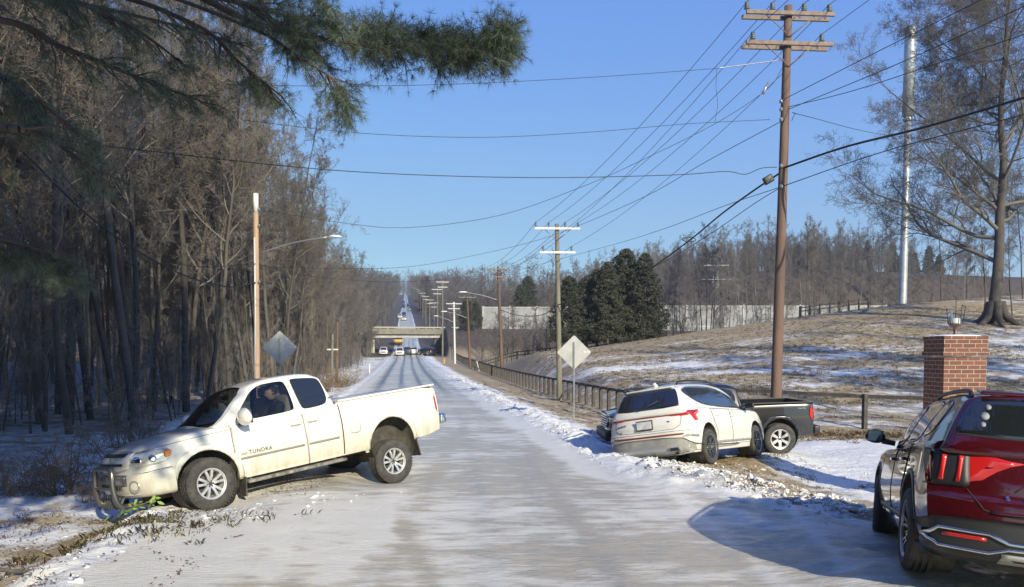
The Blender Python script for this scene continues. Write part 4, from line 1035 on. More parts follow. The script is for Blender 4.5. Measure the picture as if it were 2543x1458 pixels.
# ------------------------------------------------------------------ red sport utility car, close on the right
M_rpaint = paint('dark_red_paint', (.055, .003, .006), dirt=.0, rough=.2, flake=.1)
M_bclad = mat('black_cladding', (.02, .02, .021), .45)
SO = dict(SF); SO.update(xr=-2.40, xf=2.36, W=.95, ra=.425, az=.43, wr=.37, rr=.25, hatch=.26, c0=-2.30, rw=.63, rrake=.50, steer=R(-4),
          sh=[(-2.40, 1.16), (-1.6, 1.15), (0, 1.08), (1.2, 1.05), (1.9, .98), (2.2, .90), (2.36, .78)],
          roof=[(-2.30, 1.55), (-1.9, 1.59), (-1.2, 1.625), (-.4, 1.635), (.15, 1.60), (.45, 1.53), (1.20, 1.12), (1.32, 1.08)],
          glass=[('front_window', [(.98, 1.13), (.62, 1.34), (.25, 1.49), (-.18, 1.54), (-.20, 1.13)]), ('rear_door_window', [(-.26, 1.13), (-.24, 1.545), (-1.12, 1.545), (-1.22, 1.38), (-1.20, 1.17)]), ('quarter_window', [(-1.28, 1.19), (-1.28, 1.36), (-1.19, 1.54), (-1.60, 1.52), (-1.74, 1.36), (-1.70, 1.23)])],
          wr_=1, mirm=M_black, archm=M_bclad, sillm=M_bclad, trimm=M_black, railm=M_black, rail=(-2.0, .1), mir=(.80, 1.06, 1.20), rlow=.045,
          rg=[(-.72, 1.20), (.72, 1.20), (.72, 1.28), (.62, 1.49), (.52, 1.53), (-.52, 1.53), (-.62, 1.49), (-.72, 1.28)])
so_, ob, oc, org = suv('red_suv', 'parked_suv', 'dark red sport utility car at the right edge, closest to the viewer', SO, M_rpaint, M_black if 0 else MATS['dark_alloy'])
for s in (1, -1):
    fr = decal('tail_light', ob, [(s * .625, .82), (s * .625, 1.07), (s * .66, 1.09), (s * .93, 1.09), (s * .945, 1.07), (s * .945, .82), (s * .92, .80), (s * .66, .80)], 'rear', M_black, so_, .006, bulge=.012, rnd=0)
    for y0 in (.69, .80):
        decal('lamp_bar', ob, strip([(s * (y0 + .01), .84), (s * (y0 - .015), 1.04)], .026), 'rear', M_redlit, fr, .024, bulge=.008, rnd=0, cell=.03)
    decal('side_lamp', ob, [(-2.05, .81), (-2.05, 1.08), (-2.3, 1.08), (-2.3, .81)], 'side', M_red, fr, .006, rnd=1, side=s)
    # chrome loop round the bumper grille ends
    loop = [(s * .88, .405), (s * .80, .475), (s * .48, .465), (s * .36, .41), (0, .405)]
    low_ = [(s * .88, .405), (s * .80, .335), (s * .48, .325), (s * .36, .365), (0, .365)]
    conform_tube('bumper_chrome', ob, loop, 'rear', .017, M_chrome, so_, off=.035); conform_tube('bumper_chrome', ob, low_, 'rear', .014, M_chrome, so_, off=.035)
    decal('bumper_reflector', ob, strip([(s * .78, .425), (s * .50, .42)], .03), 'rear', M_red, so_, .032, rnd=0)
    bm = bmesh.new(); bx(bm, (1.0, 0, 0), (.1, .1, .1)); bm.free()
decal('bumper_skirt', ob, [(-.93, .29), (-.94, .50), (-.80, .57), (.80, .57), (.94, .50), (.93, .29), (.6, .25), (-.6, .25)], 'rear', M_bclad, so_, .014, bulge=.015, rnd=1, depth=.03)
decal('skid_panel', ob, [(-.40, .27), (-.40, .33), (.40, .33), (.40, .27)], 'rear', MATS['silver_trim'], so_, .034, rnd=0)
conform_tube('hatch_gap', ob, [(.64, .79), (.53, .645), (.40, .61), (0, .60), (-.40, .61), (-.53, .645), (-.58, .77)], 'rear', .006, M_seam, so_)
conform_tube('hatch_crease', ob, [(.33, .80), (.12, .98), (-.12, .98), (-.33, .80)], 'rear', .006, M_rpaint, so_)
conform_tube('bumper_gap', ob, [(.95, .72), (.6, .70)], 'rear', .004, M_seam, so_)
decal('bumper_lip', ob, strip([(-.48, .63), (.48, .63)], .03), 'rear', M_rpaint, so_, .012, bulge=.008, rnd=0)
for i, ch in enumerate('SORENTO'):
    letter_on('letter', ch, .06, M_chrome, so_, ob, 'rear', .375 - i * .125, .74)
for k, (y, z, r) in enumerate(((.50, 1.45, .022), (.525, 1.375, .032), (.54, 1.305, .02))):
    decal('window_sticker', oc, arcpts(y, z, r, 0, 330, 10), 'rear', mat('pale_sticker', (.28, .29, .31), .6, var=.4, vscale=14), org, .011, rnd=0, depth=.001)
bm = bmesh.new(); bx(bm, (-1.98, 0, 1.585), (.20, 1.10, .03), rot=(0, R(-9), 0), bev=.012); bm_obj('spoiler', bm, M_rpaint, so_, True)
bm = bmesh.new(); tube(bm, [(-2.35, 0, 1.22), (-2.27, -.05, 1.29), (-2.2, -.3, 1.38)], .01, 5); bm_obj('rear_wiper', bm, M_black, so_)

# ------------------------------------------------------------------ black pickup behind the white car
M_kpaint = paint('black_truck_paint', (.012, .012, .013), dirt=.25, dcol=(.12, .11, .10), rough=.22)
kw1 = [(1.10, 1.30), (.75, 1.60), (.60, 1.66), (.30, 1.67), (.28, 1.27)]; kw2 = [(.20, 1.27), (.22, 1.67), (-.70, 1.65), (-.80, 1.45), (-.78, 1.28)]
KP = dict(PK); KP.update(xr=-2.72, xf=2.36, W=.93, axf=(1.55, .45), axr=(-1.86, .45), ra=.44, noserake=.05, rr=.235, style=(6, 'wide'), steer=0,
          sh=[(-2.72, 1.26), (-2.6, 1.27), (-.95, 1.25), (-.92, 1.20), (1.2, 1.18), (1.9, 1.14), (2.2, 1.10), (2.36, 1.03)],
          zb=[(-2.72, .48), (-2.3, .42), (2.0, .40), (2.36, .48)], wt=[(-2.72, .91), (-2.5, .93), (2.0, .93), (2.36, .88)],
          cr=[(-2.72, .01), (1.0, .01), (1.4, .05), (2.36, .03)], cab_r=-.95, cowl=1.62, bedz=.80, zroof=1.78,
          roof=[(-.95, 1.68), (-.8, 1.74), (-.2, 1.78), (.5, 1.775), (.95, 1.70), (1.5, 1.25), (1.62, 1.18)], cabw=[(-.95, .84), (1.0, .84), (1.62, .76)], ws_t=.9,
          open=False, side_glass=[('door_window', kw1, 1, M_tint), ('door_window', kw1, -1, M_tint), ('rear_door_window', kw2, 1, M_tint), ('rear_door_window', kw2, -1, M_tint)],
          ws_poly=[(1.45, -.62), (1.48, 0), (1.45, .62), (1.0, .56), (.94, 0), (1.0, -.56)], ws_mat=M_tint)
kr, kb, kc, klow, kcab = pickup('black_pickup', 'black pickup truck parked behind the white sport utility car', KP, M_kpaint, M_kpaint, mat('bright_alloy', (.8, .78, .72), .25, .8))
kg = decal('grille', kb, [(-.55, .72), (-.60, .95), (-.55, 1.08), (.55, 1.08), (.60, .95), (.55, .72)], 'front', M_black, kr, .01, rnd=1)
for z in (.76, .82, .88, .94, 1.0, 1.05): decal('grille_bar', kb, strip([(-.54, z), (.54, z)], .022), 'front', M_chrome, kg, .02, bulge=.006, rnd=0, cell=.1)
letter_on('emblem', 'GMC', .12, M_red, kg, kb, 'front', 0, .91, off=.035)
bm = bmesh.new(); bx(bm, (2.36, 0, .56), (.14, 1.78, .24), bev=.05); bm_obj('front_bumper', bm, M_black, kr, True)
bm = bmesh.new(); bx(bm, (-2.80, 0, .60), (.16, 1.74, .20), bev=.04); bm_obj('rear_bumper', bm, M_bclad, kr, True)
bm = bmesh.new()
for s in (1, -1): bx(bm, (-1.84, s * .865, 1.275), (1.75, .06, .03), bev=.01)
bx(bm, (-2.69, 0, 1.26), (.06, 1.66, .04), bev=.012); bm_obj('bed_rail', bm, M_black, kr)
letter_on('lettering', 'CANYON', .045, M_chrome, kr, kb, 'side', -2.40, 1.13)
for s in (1, -1):
    decal('tail_light', kb, [(-2.60, .86), (-2.60, 1.17), (-2.8, 1.17), (-2.8, .86)], 'side', M_redlit, kr, .01, bulge=.012, side=s, rnd=1)
    decal('headlight', kb, [(2.15, .88), (2.12, 1.0), (2.5, 1.02), (2.5, .86)], 'side', M_chrome, kr, .01, side=s, rnd=1)
    decal('front_door', kb, [(1.1, .42), (1.12, 1.15), (.27, 1.17), (.25, .42)], 'side', M_kpaint, kr, .006, rnd=0, side=s)
    decal('rear_door', kb, [(.23, .42), (.25, 1.17), (-.88, 1.18), (-.86, .42)], 'side', M_kpaint, kr, .006, rnd=0, side=s)
    mirror_part(kr, 1.05, s * 1.1, 1.28, s, M_kpaint, .26, .2)
    conform_tube('bed_gap', kb, [(-.93, .45), (-.93, 1.23)], 'side', .01, M_seam, kr, side=s)
tube_b = bmesh.new(); tube(tube_b, [(-.8, -.3, 1.76), (-.72, -.3, 1.98)], .006, 5); bm_obj('antenna', tube_b, M_black, kr)

# ------------------------------------------------------------------ trees
def seg_prisms(S, n):
    """S: rows of p0(3) p1(3) r0 r1 -> open prisms with n sides"""
    S = np.asarray(S, float); p0, p1, r0, r1 = S[:, :3], S[:, 3:6], S[:, 6:7], S[:, 7:8]
    d = p1 - p0; d /= np.maximum(np.linalg.norm(d, axis=1, keepdims=True), 1e-9)
    ref = np.where(np.abs(d[:, 2:3]) < .9, np.array([[0, 0, 1.]]), np.array([[1., 0, 0]]))
    a = np.cross(d, ref); a /= np.linalg.norm(a, axis=1, keepdims=True); b = np.cross(d, a)
    V = []
    for (p, r) in ((p0, r0), (p1, r1)):
        for k in range(n):
            t = 2 * math.pi * k / n; V.append(p + (a * math.cos(t) + b * math.sin(t)) * r)
    V = np.stack(V, 1); m = len(S); base = (np.arange(m) * 2 * n)[:, None]
    F_ = [np.concatenate([base + k, base + (k + 1) % n, base + n + (k + 1) % n, base + n + k], 1) for k in range(n)]
    return V.reshape(-1, 3), np.stack(F_, 1).reshape(-1, 4)

def gnorm(v): return v / max(np.linalg.norm(v), 1e-9)
def grow(rng, P, lv, p, d, L, r, out, tw=None):
    """recursive branching; out[lv] collects segments"""
    n = P['n'][lv]; step = L / n; rr_ = r
    for i in range(n):
        d = gnorm(d + rng.normal(0, P['wob'][lv], 3) + np.array([0, 0, P['up'][lv]]))
        q = p + d * step; r2 = max(r * (1 - (i + 1) / n * (1 - P['tip'][lv])), P['rmin'])
        out[lv].append((*p, *q, rr_, r2)); 
        if lv < P['lv'] and i >= P['start'][lv]:
            for _ in range(P['kids'][lv] if rng.random() < 1 else 0):
                if rng.random() > P['prob'][lv]: continue
                ang = rng.uniform(0, 2 * math.pi); a = gnorm(np.cross(d, rng.normal(0, 1, 3))); sp = R(rng.uniform(*P['ang'][lv]))
                dd = gnorm(d * math.cos(sp) + a * math.sin(sp)); f = 1 - (i / n) * P['taper'][lv]
                grow(rng, P, lv + 1, p + (q - p) * rng.random(), dd, L * P['len'][lv] * f * rng.uniform(.6, 1.15), r2 * P['rad'][lv], out)
        p = q; rr_ = r2

def tree_meshes(seed, H, r0, P, mat_t, mat_c, rel=None):
    rng = np.random.default_rng(seed); out = [[] for _ in range(P['lv'] + 1)]
    grow(rng, P, 0, np.array([0, 0, -.4]), gnorm(np.array([rng.normal(0, .03), rng.normal(0, .03), 1])), H, r0, out)
    V, Fc = seg_prisms(out[0], 8); tm = mesh_np('trunk', V, Fc, mat_t, True)
    Vs, Fs = [], []; off = 0
    for lv in range(1, P['lv'] + 1):
        if not out[lv]: continue
        v, f = seg_prisms(out[lv], 5 if lv == 1 else 3); f = f + off; off += len(v); Vs.append(v); Fs.append(f)
    cm = mesh_np('crown', np.concatenate(Vs), np.concatenate(Fs), mat_c, True)
    return tm, cm
M_bark = mat('bark_grey', (.105, .092, .078), .9, bump=.8, bscale=14, var=.5, vscale=3, stretch=(1, 1, .25))
M_barkp = mat('bark_pale', (.23, .205, .17), .9, bump=.6, bscale=12, var=.45, vscale=3, stretch=(1, 1, .3))
M_twig = mat('twig_brown', (.22, .20, .17), .9, var=.3, vscale=.4)
M_twig2 = mat('twig_reddish', (.185, .16, .13), .9, var=.3, vscale=.4)
for _m in (M_bark, M_barkp, M_twig, M_twig2): vary(_m)
PT = dict(lv=4, n=[14, 6, 5, 4, 3], wob=[.03, .12, .16, .2, .25], up=[.02, .10, .06, .04, .02], tip=[.12, .15, .2, .3, .4], rmin=.005,
          start=[4, 1, 1, 0, 9], kids=[3, 2, 2, 2, 0], prob=[.85, .9, .85, .85, 0], ang=[(25, 60), (25, 60), (25, 65), (25, 70), (0, 0)], len=[.26, .5, .5, .55, 0], taper=[.65, .4, .3, .2, 0], rad=[.42, .55, .6, .6, 0])
protos = []
for i in range(7):
    P_ = dict(PT); P_['start'] = [(5, 7, 4, 6, 8, 5, 3)[i], 1, 1, 0, 9]
    P_['len'] = [(.24, .20, .30, .24, .20, .28, .30)[i], .5, .5, .55, 0]
    P_['ang'] = [(20, 45) if i in (1, 3, 4) else (30, 65)] + PT['ang'][1:]
    protos.append(tree_meshes(100 + i, (19, 21, 16, 20, 22, 14, 11)[i], (.12, .09, .10, .08, .12, .085, .07)[i], P_, M_barkp if i in (1, 3) else M_bark, M_twig if i % 2 else M_twig2))
# young whippy trees for the understorey
PU_ = dict(PT); PU_.update(lv=3, n=[9, 5, 4, 3], start=[1, 0, 0, 9], kids=[2, 2, 2, 0], prob=[.9, .8, .8, 0], len=[.34, .5, .55, 0], rmin=.004)
whips = [tree_meshes(200 + i, (5.5, 7, 4)[i], (.035, .045, .03)[i], PU_, M_bark, M_twig2) for i in range(3)]
print('proto faces', [len(p[1].polygons) for p in protos], [len(p[1].polygons) for p in whips])

def put_tree(pr, x, y, s, rz, label, group=None, cat='tree', name='bare_tree', lean=(0, 0), z=None, tint=None):
    o = empty(name, label, cat, (x, y, gz(x, y, False) if z is None else z), (lean[0], lean[1], rz), group); o.scale = (s, s, s)
    link('trunk', pr[0], o); link('crown', pr[1], o)
    return o
rng = random.Random(7)
def z_of(x, y): return gz(x, y, False)
taken = []
G1 = 'bare trees of the wood on the left'
n = 0
lab = ['bare grey tree standing in the dense roadside wood', 'slender pale barked tree in the dense roadside wood', 'bare branchy tree among others in the roadside wood']
for k in range(2600):
    u = rng.uniform(6, 172) if k > 120 else rng.uniform(8, 34); v = -rng.uniform(8.0, 30) if u > 30 else -rng.uniform(8.5, 26)
    if u > 60: v = -rng.uniform(8.0, 22)
    x, y = xy(u, v)
    if y < 3 or x / y < -1.25: continue
    if -6.2 - 8 < v and abs(u - 30) < 2.2 and v > -8.6: continue
    px = CX + F * x / y
    if px < -500: continue
    if u < 26 and v > -10.5: continue
    md = 1.1 + .014 * u
    if any((x - a) ** 2 + (y - b) ** 2 < md * md for a, b in taken): continue
    taken.append((x, y)); i = rng.choice([0, 1, 2, 3, 4, 5, 6, 1, 3]); edge = v > -10.5
    if edge and u > 36: i = rng.choice([2, 5, 0, 5])
    if u < 34: i = rng.choice([0, 2, 5, 6, 4, 0])
    put_tree(protos[i], x, y, rng.uniform(.85, 1.12) * (.92 if u > 100 else 1.22 if u < 42 else 1.08 if u < 60 else 1), rng.uniform(0, 6.28), lab[0] if i not in (1, 3) else lab[1], G1 + (', pale barked' if i in (1, 3) else ''), lean=(rng.uniform(-.05, .05), rng.uniform(-.05, .05) + (.07 if edge else 0)))
    n += 1
    if n >= 262: break
print('left trees', n)
for k, (u, v, s, i) in enumerate([(33, -8.2, 1.25, 5), (37, -8.8, 1.3, 2), (41, -8.0, 1.25, 5), (46, -8.3, 1.25, 0), (52, -8.0, 1.2, 2), (58, -8.3, 1.2, 5), (66, -8.4, 1.1, 2), (27, -9.5, 1.25, 5), (24, -9.8, 1.2, 2), (75, -8.6, 1.1, 5), (84, -8.6, 1.0, 2), (95, -8.8, 1.0, 5)]):
    x, y = xy(u, v); put_tree(protos[i], x, y, s, k * 1.3, 'broad leafless tree leaning out from the edge of the left wood', 'edge trees of the left wood', lean=(0, .06))
# undergrowth saplings along the wood edge
m = 0
for k in range(900):
    u = rng.uniform(9, 130); v = -rng.uniform(6.6, 14)
    if u < 22 and v > -8.5: continue
    if abs(u - 30) < 2.5 and v > -8: continue
    x, y = xy(u, v)
    if y < 6 or x / y < -.75: continue
    put_tree(rng.choice(whips), x, y, rng.uniform(.6, 1.2), rng.uniform(0, 6.28), 'thin leafless sapling at the edge of the left wood', 'saplings along the edge of the left wood', 'sapling', 'sapling', (rng.uniform(-.2, .2), rng.uniform(-.1, .25)))
    m += 1
    if m >= 210: break

# far woods as masses: many small bare trees merged into one mesh per hillside
PF = dict(PT); PF.update(lv=3, n=[7, 5, 3, 2], start=[1, 0, 0, 9], kids=[3, 2, 1, 0], prob=[.95, .8, .9, 0], ang=[(20, 55), (25, 60), (25, 65), (0, 0)], len=[.30, .5, .55, 0], rmin=.028, rad=[.5, .6, .7, 0], taper=[.6, .3, .2, 0])
def far_proto(seed):
    rng_ = np.random.default_rng(seed); out = [[] for _ in range(4)]
    grow(rng_, PF, 0, np.array([0, 0, 0.]), np.array([0, 0, 1.]), 18, .17, out)
    v1, f1 = seg_prisms(out[0], 4); rest = [s for o_ in out[1:] for s in o_]; v2, f2 = seg_prisms(rest, 3)
    return np.concatenate([v1, v2]), np.concatenate([f1, f2 + len(v1)])
FP = [far_proto(300 + i) for i in range(5)]
PF = dict(PF); PF.update(n=[6, 3, 2, 2], kids=[3, 2, 1, 0], rmin=.04); FQ = [far_proto(320 + i) for i in range(4)]
print('far proto', [len(f[1]) for f in FP], [len(f[1]) for f in FQ])
def far_wood(name, pts, matl, seed, smin=.7, smax=1.1, label=None, FP=FP):
    r_ = np.random.default_rng(seed); Vs, Fs = [], []; off = 0
    for (x, y) in pts:
        v, f = FP[r_.integers(len(FP))]; t = r_.uniform(0, 6.28); s = r_.uniform(smin, smax); c, s_ = math.cos(t), math.sin(t)
        sx = s * r_.uniform(.9, 1.25)
        V = np.stack([(v[:, 0] * c - v[:, 1] * s_) * sx + x, (v[:, 0] * s_ + v[:, 1] * c) * sx + y, v[:, 2] * s + float(base_h(x, y)) - .3], 1)
        Vs.append(V.astype(np.float32)); Fs.append(f + off); off += len(V)
    o = link(name, mesh_np(name, np.concatenate(Vs), np.concatenate(Fs), matl)); return tag(o, label, kind='stuff')
M_far = mat('far_twigs', (.16, .14, .125), .95, var=.35, vscale=.05, col2=(.11, .10, .095))
def scatter(seed, n, ur, vr_fn, md=3.0):
    r_ = random.Random(seed); out = []; cells = {}
    for k in range(n * 12):
        u = r_.uniform(*ur); v = vr_fn(r_, u); key = (int(u / md), int(v / md))
        if any(((u - a) ** 2 + (v - b) ** 2) < md * md for dx in (-1, 0, 1) for dy in (-1, 0, 1) for a, b in cells.get((key[0] + dx, key[1] + dy), ())): continue
        cells.setdefault(key, []).append((u, v)); out.append(xy(u, v))
        if len(out) >= n: break
    return out
far_wood('left_woods', scatter(9, 260, (8, 150), lambda r, u: -r.uniform(24, 62), 3.2), M_far, 21, .6, .95, label='deep bare woods behind the front rows of trees on the left')
far_wood('far_woods', scatter(1, 640, (205, 330), lambda r, u: r.uniform(13, 170)), M_far, 11, .40, .72, label='bare woods covering the hillside behind the noise wall')
far_wood('far_woods', scatter(31, 260, (203, 245), lambda r, u: r.uniform(13, 150), 2.2), M_far, 31, .45, .9, label='bare woods on the foot of the hill just behind the noise wall')
far_wood('far_woods', scatter(2, 380, (205, 430), lambda r, u: -r.uniform(7.5, 55), 2.6), M_far, 12, FP=FQ, label='bare woods on the left of the climbing road beyond the bridge')
far_wood('far_woods', scatter(3, 700, (330, 900), lambda r, u: (1 if r.random() < .55 else -1) * ((6.5 if u > 430 else 9) + 60 * r.random() ** 1.8), 3.2), M_far, 13, FP=FQ, label='bare woods lining the distant road up the far hill')
far_wood('roadside_brush', [((px_ - CX) / F * D_, D_) for px_, D_ in [(rng.uniform(868, 926), rng.uniform(150, 176)) for _ in range(60)] if uv((px_ - CX) / F * D_, D_)[1] < -7.3], M_far, 41, .3, .55, FP=FQ, label='leafless brush crowding the left end of the overpass')
far_wood('far_woods', scatter(4, 300, (960, 1300), lambda r, u: r.uniform(-75, 75), 4.0), M_far, 14, 1.1, 1.8, FP=FQ, label='bare woods on the skyline at the top of the road')

# ------------------------------------------------------------------ evergreens
def leafy(seed, shape_fn, n, size, matl, name='crown', elong=1.0):
    """n small leaf faces spread through clumps; shape_fn(rng)->(centre, radius) of a clump"""
    r = np.random.default_rng(seed); C_ = []; nc = max(n // 40, 1)
    cen = [shape_fn(r) for _ in range(nc)]
    P = np.concatenate([c[0] + r.normal(0, 1, (40, 3)) * np.array([1, 1, .8]) * c[1] * .45 for c in cen])
    N_ = len(P); a = r.normal(0, 1, (N_, 3)); a /= np.linalg.norm(a, axis=1, keepdims=True); b = np.cross(a, r.normal(0, 1, (N_, 3))); b /= np.linalg.norm(b, axis=1, keepdims=True)
    s = size * r.uniform(.6, 1.4, (N_, 1))
    V = np.stack([P - a * s * elong, P + b * s * .55, P + a * s * elong, P - b * s * .55], 1).reshape(-1, 3)
    return mesh_np(name, V, np.arange(N_ * 4).reshape(-1, 4), matl)
M_cedar = mat('cedar_foliage', (.042, .052, .036), .9, var=.5, vscale=.9, col2=(.068, .068, .045))
M_pine = mat('pine_needles', (.065, .10, .07), .6, var=.4, vscale=3, col2=(.11, .14, .085))
def cedar_shape(H, Rr, lean=0):
    def f(r):
        t = r.uniform(.04, 1) ** 1.05; z = H * t; a = r.uniform(0, 6.28); rad = Rr * (1 - t) ** .5 * (.8 + .3 * math.sin(t * 17 + 2 * a) * math.sin(a * 3)) * math.sqrt(r.uniform(.2, 1.1))
        return np.array([rad * math.cos(a), rad * math.sin(a), z + .5]), .22 + .3 * (1 - t) * r.uniform(.5, 1.5)
    return f
def ctrunk(H, r0, matl=M_bark):
    return mesh_np('trunk', *seg_prisms([(0, 0, -.5 + (H + .5) * i / 8, .0, 0, -.5 + (H + .5) * (i + 1) / 8, r0 * (1 - i / 8.5), r0 * (1 - (i + 1) / 8.5)) for i in range(8)], 7), matl, True)
cedars = [(ctrunk((11, 10, 12)[i], .22), leafy(400 + i, cedar_shape((12.0, 10.5, 13)[i], (3.9, 3.7, 3.4)[i]), (36000, 32000, 34000)[i], .11, M_cedar)) for i in range(3)]
CED = [(1412, 86, 0, .62, 'dark cedar at the left end of the evergreen clump beyond the pole'), (1456, 88, 1, .72, 'broad dark cedar, second from the left in the clump'), (1508, 85, 2, .68, 'dark cedar in the middle of the clump behind the field edge'), (1553, 88, 0, .88, 'tallest dark cedar with a pointed top in the clump'), (1600, 86, 2, .76, 'dark cedar at the right end of the clump with drooping side'), (1578, 92, 1, .82, 'dark cedar half hidden behind the right side of the clump'), (1482, 93, 0, .74, 'dark cedar half hidden behind the middle of the clump')]
for px, D, i, s, lb in CED:
    x = (px - CX) / F * D; zb = 2.1 - (872 - 880) * D / F * 0 - .3 * 0 + float(base_h(x, D)); o = put_tree(cedars[i], x, D, s, px * .7, lb, 'dark cedars beyond the field', 'cedar', 'cedar_tree', z=min(zb, 3.0)); o.scale = (s * 1.22, s * 1.22, s)
# mixed evergreens nearer the bridge and on the hill
for j, (px, D, i, s) in enumerate([(1292, 186, 1, 1.0), (1312, 190, 0, 1.08), (1055, 460, 0, 1.5), (1062, 430, 2, 1.4), (1058, 400, 1, 1.2), (1160, 168, 0, .6), (1182, 172, 1, .55)]):
    x = (px - CX) / F * D; put_tree(cedars[i], x, D, s, px, ['dark evergreen beside the far roadside poles', 'dark evergreen rising behind the noise wall end'][int(px > 1250)], 'evergreens near the overpass' + (', at the wall end' if px > 1250 else ''), 'evergreen tree', 'evergreen_tree')
r_ = random.Random(3)
for j in range(26):
    px = r_.uniform(1640, 2350); D = r_.uniform(285, 325); x = (px - CX) / F * D
    put_tree(cedars[j % 3], x, D, r_.uniform(.7, 1.0), px, 'dark evergreen showing among the bare hilltop woods on the right', 'evergreens in the hilltop woods', 'evergreen tree', 'evergreen_tree')
# thin bare trees in front of the noise wall, base hidden by the field crest
r_ = random.Random(5); xs_ = []
for j in range(400):
    px = r_.choice([r_.uniform(1130, 1380), r_.uniform(1635, 2020), r_.uniform(1635, 2100), r_.uniform(1635, 1900), r_.uniform(2000, 2450)]); D = r_.uniform(84, 150)
    if px < 1380: D = r_.uniform(95, 160)
    x = (px - CX) / F * D; u, v = uv(x, D)
    if v < 12.5 or any(abs(px - a) < 7 for a in xs_): continue
    xs_.append(px); i = r_.choice([0, 1, 3, 4, 2])
    put_tree(protos[i], x, D, r_.uniform(.5, .8) * (.85 if D < 100 else 1.0) * (.5 if px < 1380 else 1), px, ['bare grey tree standing before the noise wall', 'slender pale tree standing before the noise wall'][int(i in (1, 3))], 'trees before the noise wall' + (', pale' if i in (1, 3) else ''))
    if len(xs_) >= 62: break
far_wood('hedgerow_brush', [((px_ - CX) / F * D_, D_) for px_, D_ in [(r_.uniform(1120, 1400), r_.uniform(100, 168)) for _ in range(90)] if uv((px_ - CX) / F * D_, D_)[1] > 12], M_far, 15, .25, .45, FP=FQ, label='leafless brush growing below the noise wall')
far_wood('hedgerow_brush', [((px_ - CX) / F * D_, D_) for px_, D_ in [(r_.uniform(1640, 2500), r_.uniform(82, 165)) for _ in range(110)]], M_far, 16, .2, .42, FP=FQ, label='leafless brush along the far side of the field')

# great oak on the hill
M_oak = mat('oak_bark', (.085, .073, .062), .9, bump=.8, bscale=6, var=.4, vscale=1.5)
M_oakt = mat('oak_twigs', (.15, .135, .118), .9, var=.3, vscale=.3)
PO = dict(lv=5, n=[12, 9, 6, 5, 4, 3], wob=[.09, .15, .18, .2, .25, .3], up=[.02, .07, .06, .04, .03, .02], tip=[.18, .14, .2, .3, .4, .5], rmin=.009,
          start=[2, 1, 1, 0, 0, 9], kids=[3, 2, 2, 2, 2, 0], prob=[.85, .85, .8, .75, .5, 0], ang=[(35, 88), (22, 50), (25, 60), (25, 65), (25, 70), (0, 0)], len=[.60, .50, .52, .55, .55, 0], taper=[.55, .35, .3, .2, .2, 0], rad=[.52, .55, .58, .6, .7, 0])
ox, oy = 37.8, 60.0
oak = tree_meshes(57, 27, .46, PO, M_oak, M_oakt)
print('oak faces', len(oak[1].polygons))
o = put_tree(oak, ox, oy, 1, .5, 'huge spreading leafless oak on the snowy hill at the right', None, 'tree', 'oak_tree')
bm = bmesh.new()
for k in range(7):
    a = k * .9 + .3; tube(bm, catmull([(math.cos(a) * .35, math.sin(a) * .35, 1.6), (math.cos(a) * .75, math.sin(a) * .75, .5), (math.cos(a) * 1.5, math.sin(a) * 1.5, -.1), (math.cos(a) * 2.6, math.sin(a) * 2.6, -.7)], 3), [.34, .32, .3, .28, .25, .22, .19, .15, .12, .08], 8)
bm_obj('root_flare', bm, M_oak, o, True)
# dense low trees right of the oak
for j, (px, D, s, i) in enumerate([(2440, 66, .62, 2), (2510, 64, .66, 5), (2575, 62, .75, 0), (2395, 74, .6, 6), (2535, 72, .8, 2)]):
    x = (px - CX) / F * D; put_tree(protos[i], x, D, s, j * 2, 'dense leafless low tree behind the great oak', 'low trees behind the great oak')
# trees out of sight on the right whose shade lies across the hill
for j, (x, y, s) in enumerate([(33, 16, 1.0), (39, 22, 1.15), (29, 9, .95), (45, 27, 1.1), (52, 36, 1.1), (36, 12, 1.1), (57, 30, 1.2), (43, 17, 1.0), (62, 44, 1.2), (31, 20, 1.1), (35, 27, 1.0), (48, 20, 1.1), (40, 33, 1.0), (52, 28, 1.1), (46, 38, 1.0), (66, 36, 1.2), (19.5, 20, 1.1), (26, 24, 1.1), (30, 22, 1.15), (33, 28, 1.1), (36, 24, 1.2)]):
    put_tree(protos[(0, 2, 5, 4, 0)[j % 5]], x, y, s * 1.15, j, 'roadside tree right of the view, shading the hill', 'trees right of the view')

for j, (x, y, s, i) in enumerate([(-6, -5, 1.15, 1), (-9, -2, 1.2, 0), (-8, -12, 1.4, 2), (-11, 1.5, 1.3, 1), (-9.5, -8, 1.4, 0), (-12, -3, 1.4, 2), (-13.5, 3.5, 1.3, 0)]):
    put_tree(cedars[i], x, y, s, j, 'tall roadside evergreen behind the viewer', 'evergreens behind the viewer', 'evergreen tree', 'evergreen_tree')
for j, (x, y, z0, z1, rd) in enumerate([(4.0, -5, 15.5, 22, 2.0), (1.2, -5, 10, 20, 2.6), (-2.4, -4, 9.5, 18, 2.6), (6.6, -9, 21, 27, 1.8), (3.0, -8, 14, 24, 2.4), (-1, -10, 9, 22, 2.8), (-5.5, -3, 7, 16, 2.8)]):  # unseen crowns added to shade the left wood; trunks thinned to cast no shadow
    put_tree((ctrunk(z1, .005), leafy(700 + j, lambda r: ((lambda a, q: np.array([q * math.cos(a), q * math.sin(a), r.uniform(z0, z1)]))(r.uniform(0, 6.28), rd * math.sqrt(r.uniform(0, 1))), .8), 15000, .15, M_cedar)), x, y, 1, j, 'unseen pine crown on a thread trunk, added behind the viewer to shade the left wood', 'added pine crowns behind the viewer', 'pine tree', 'pine_tree')
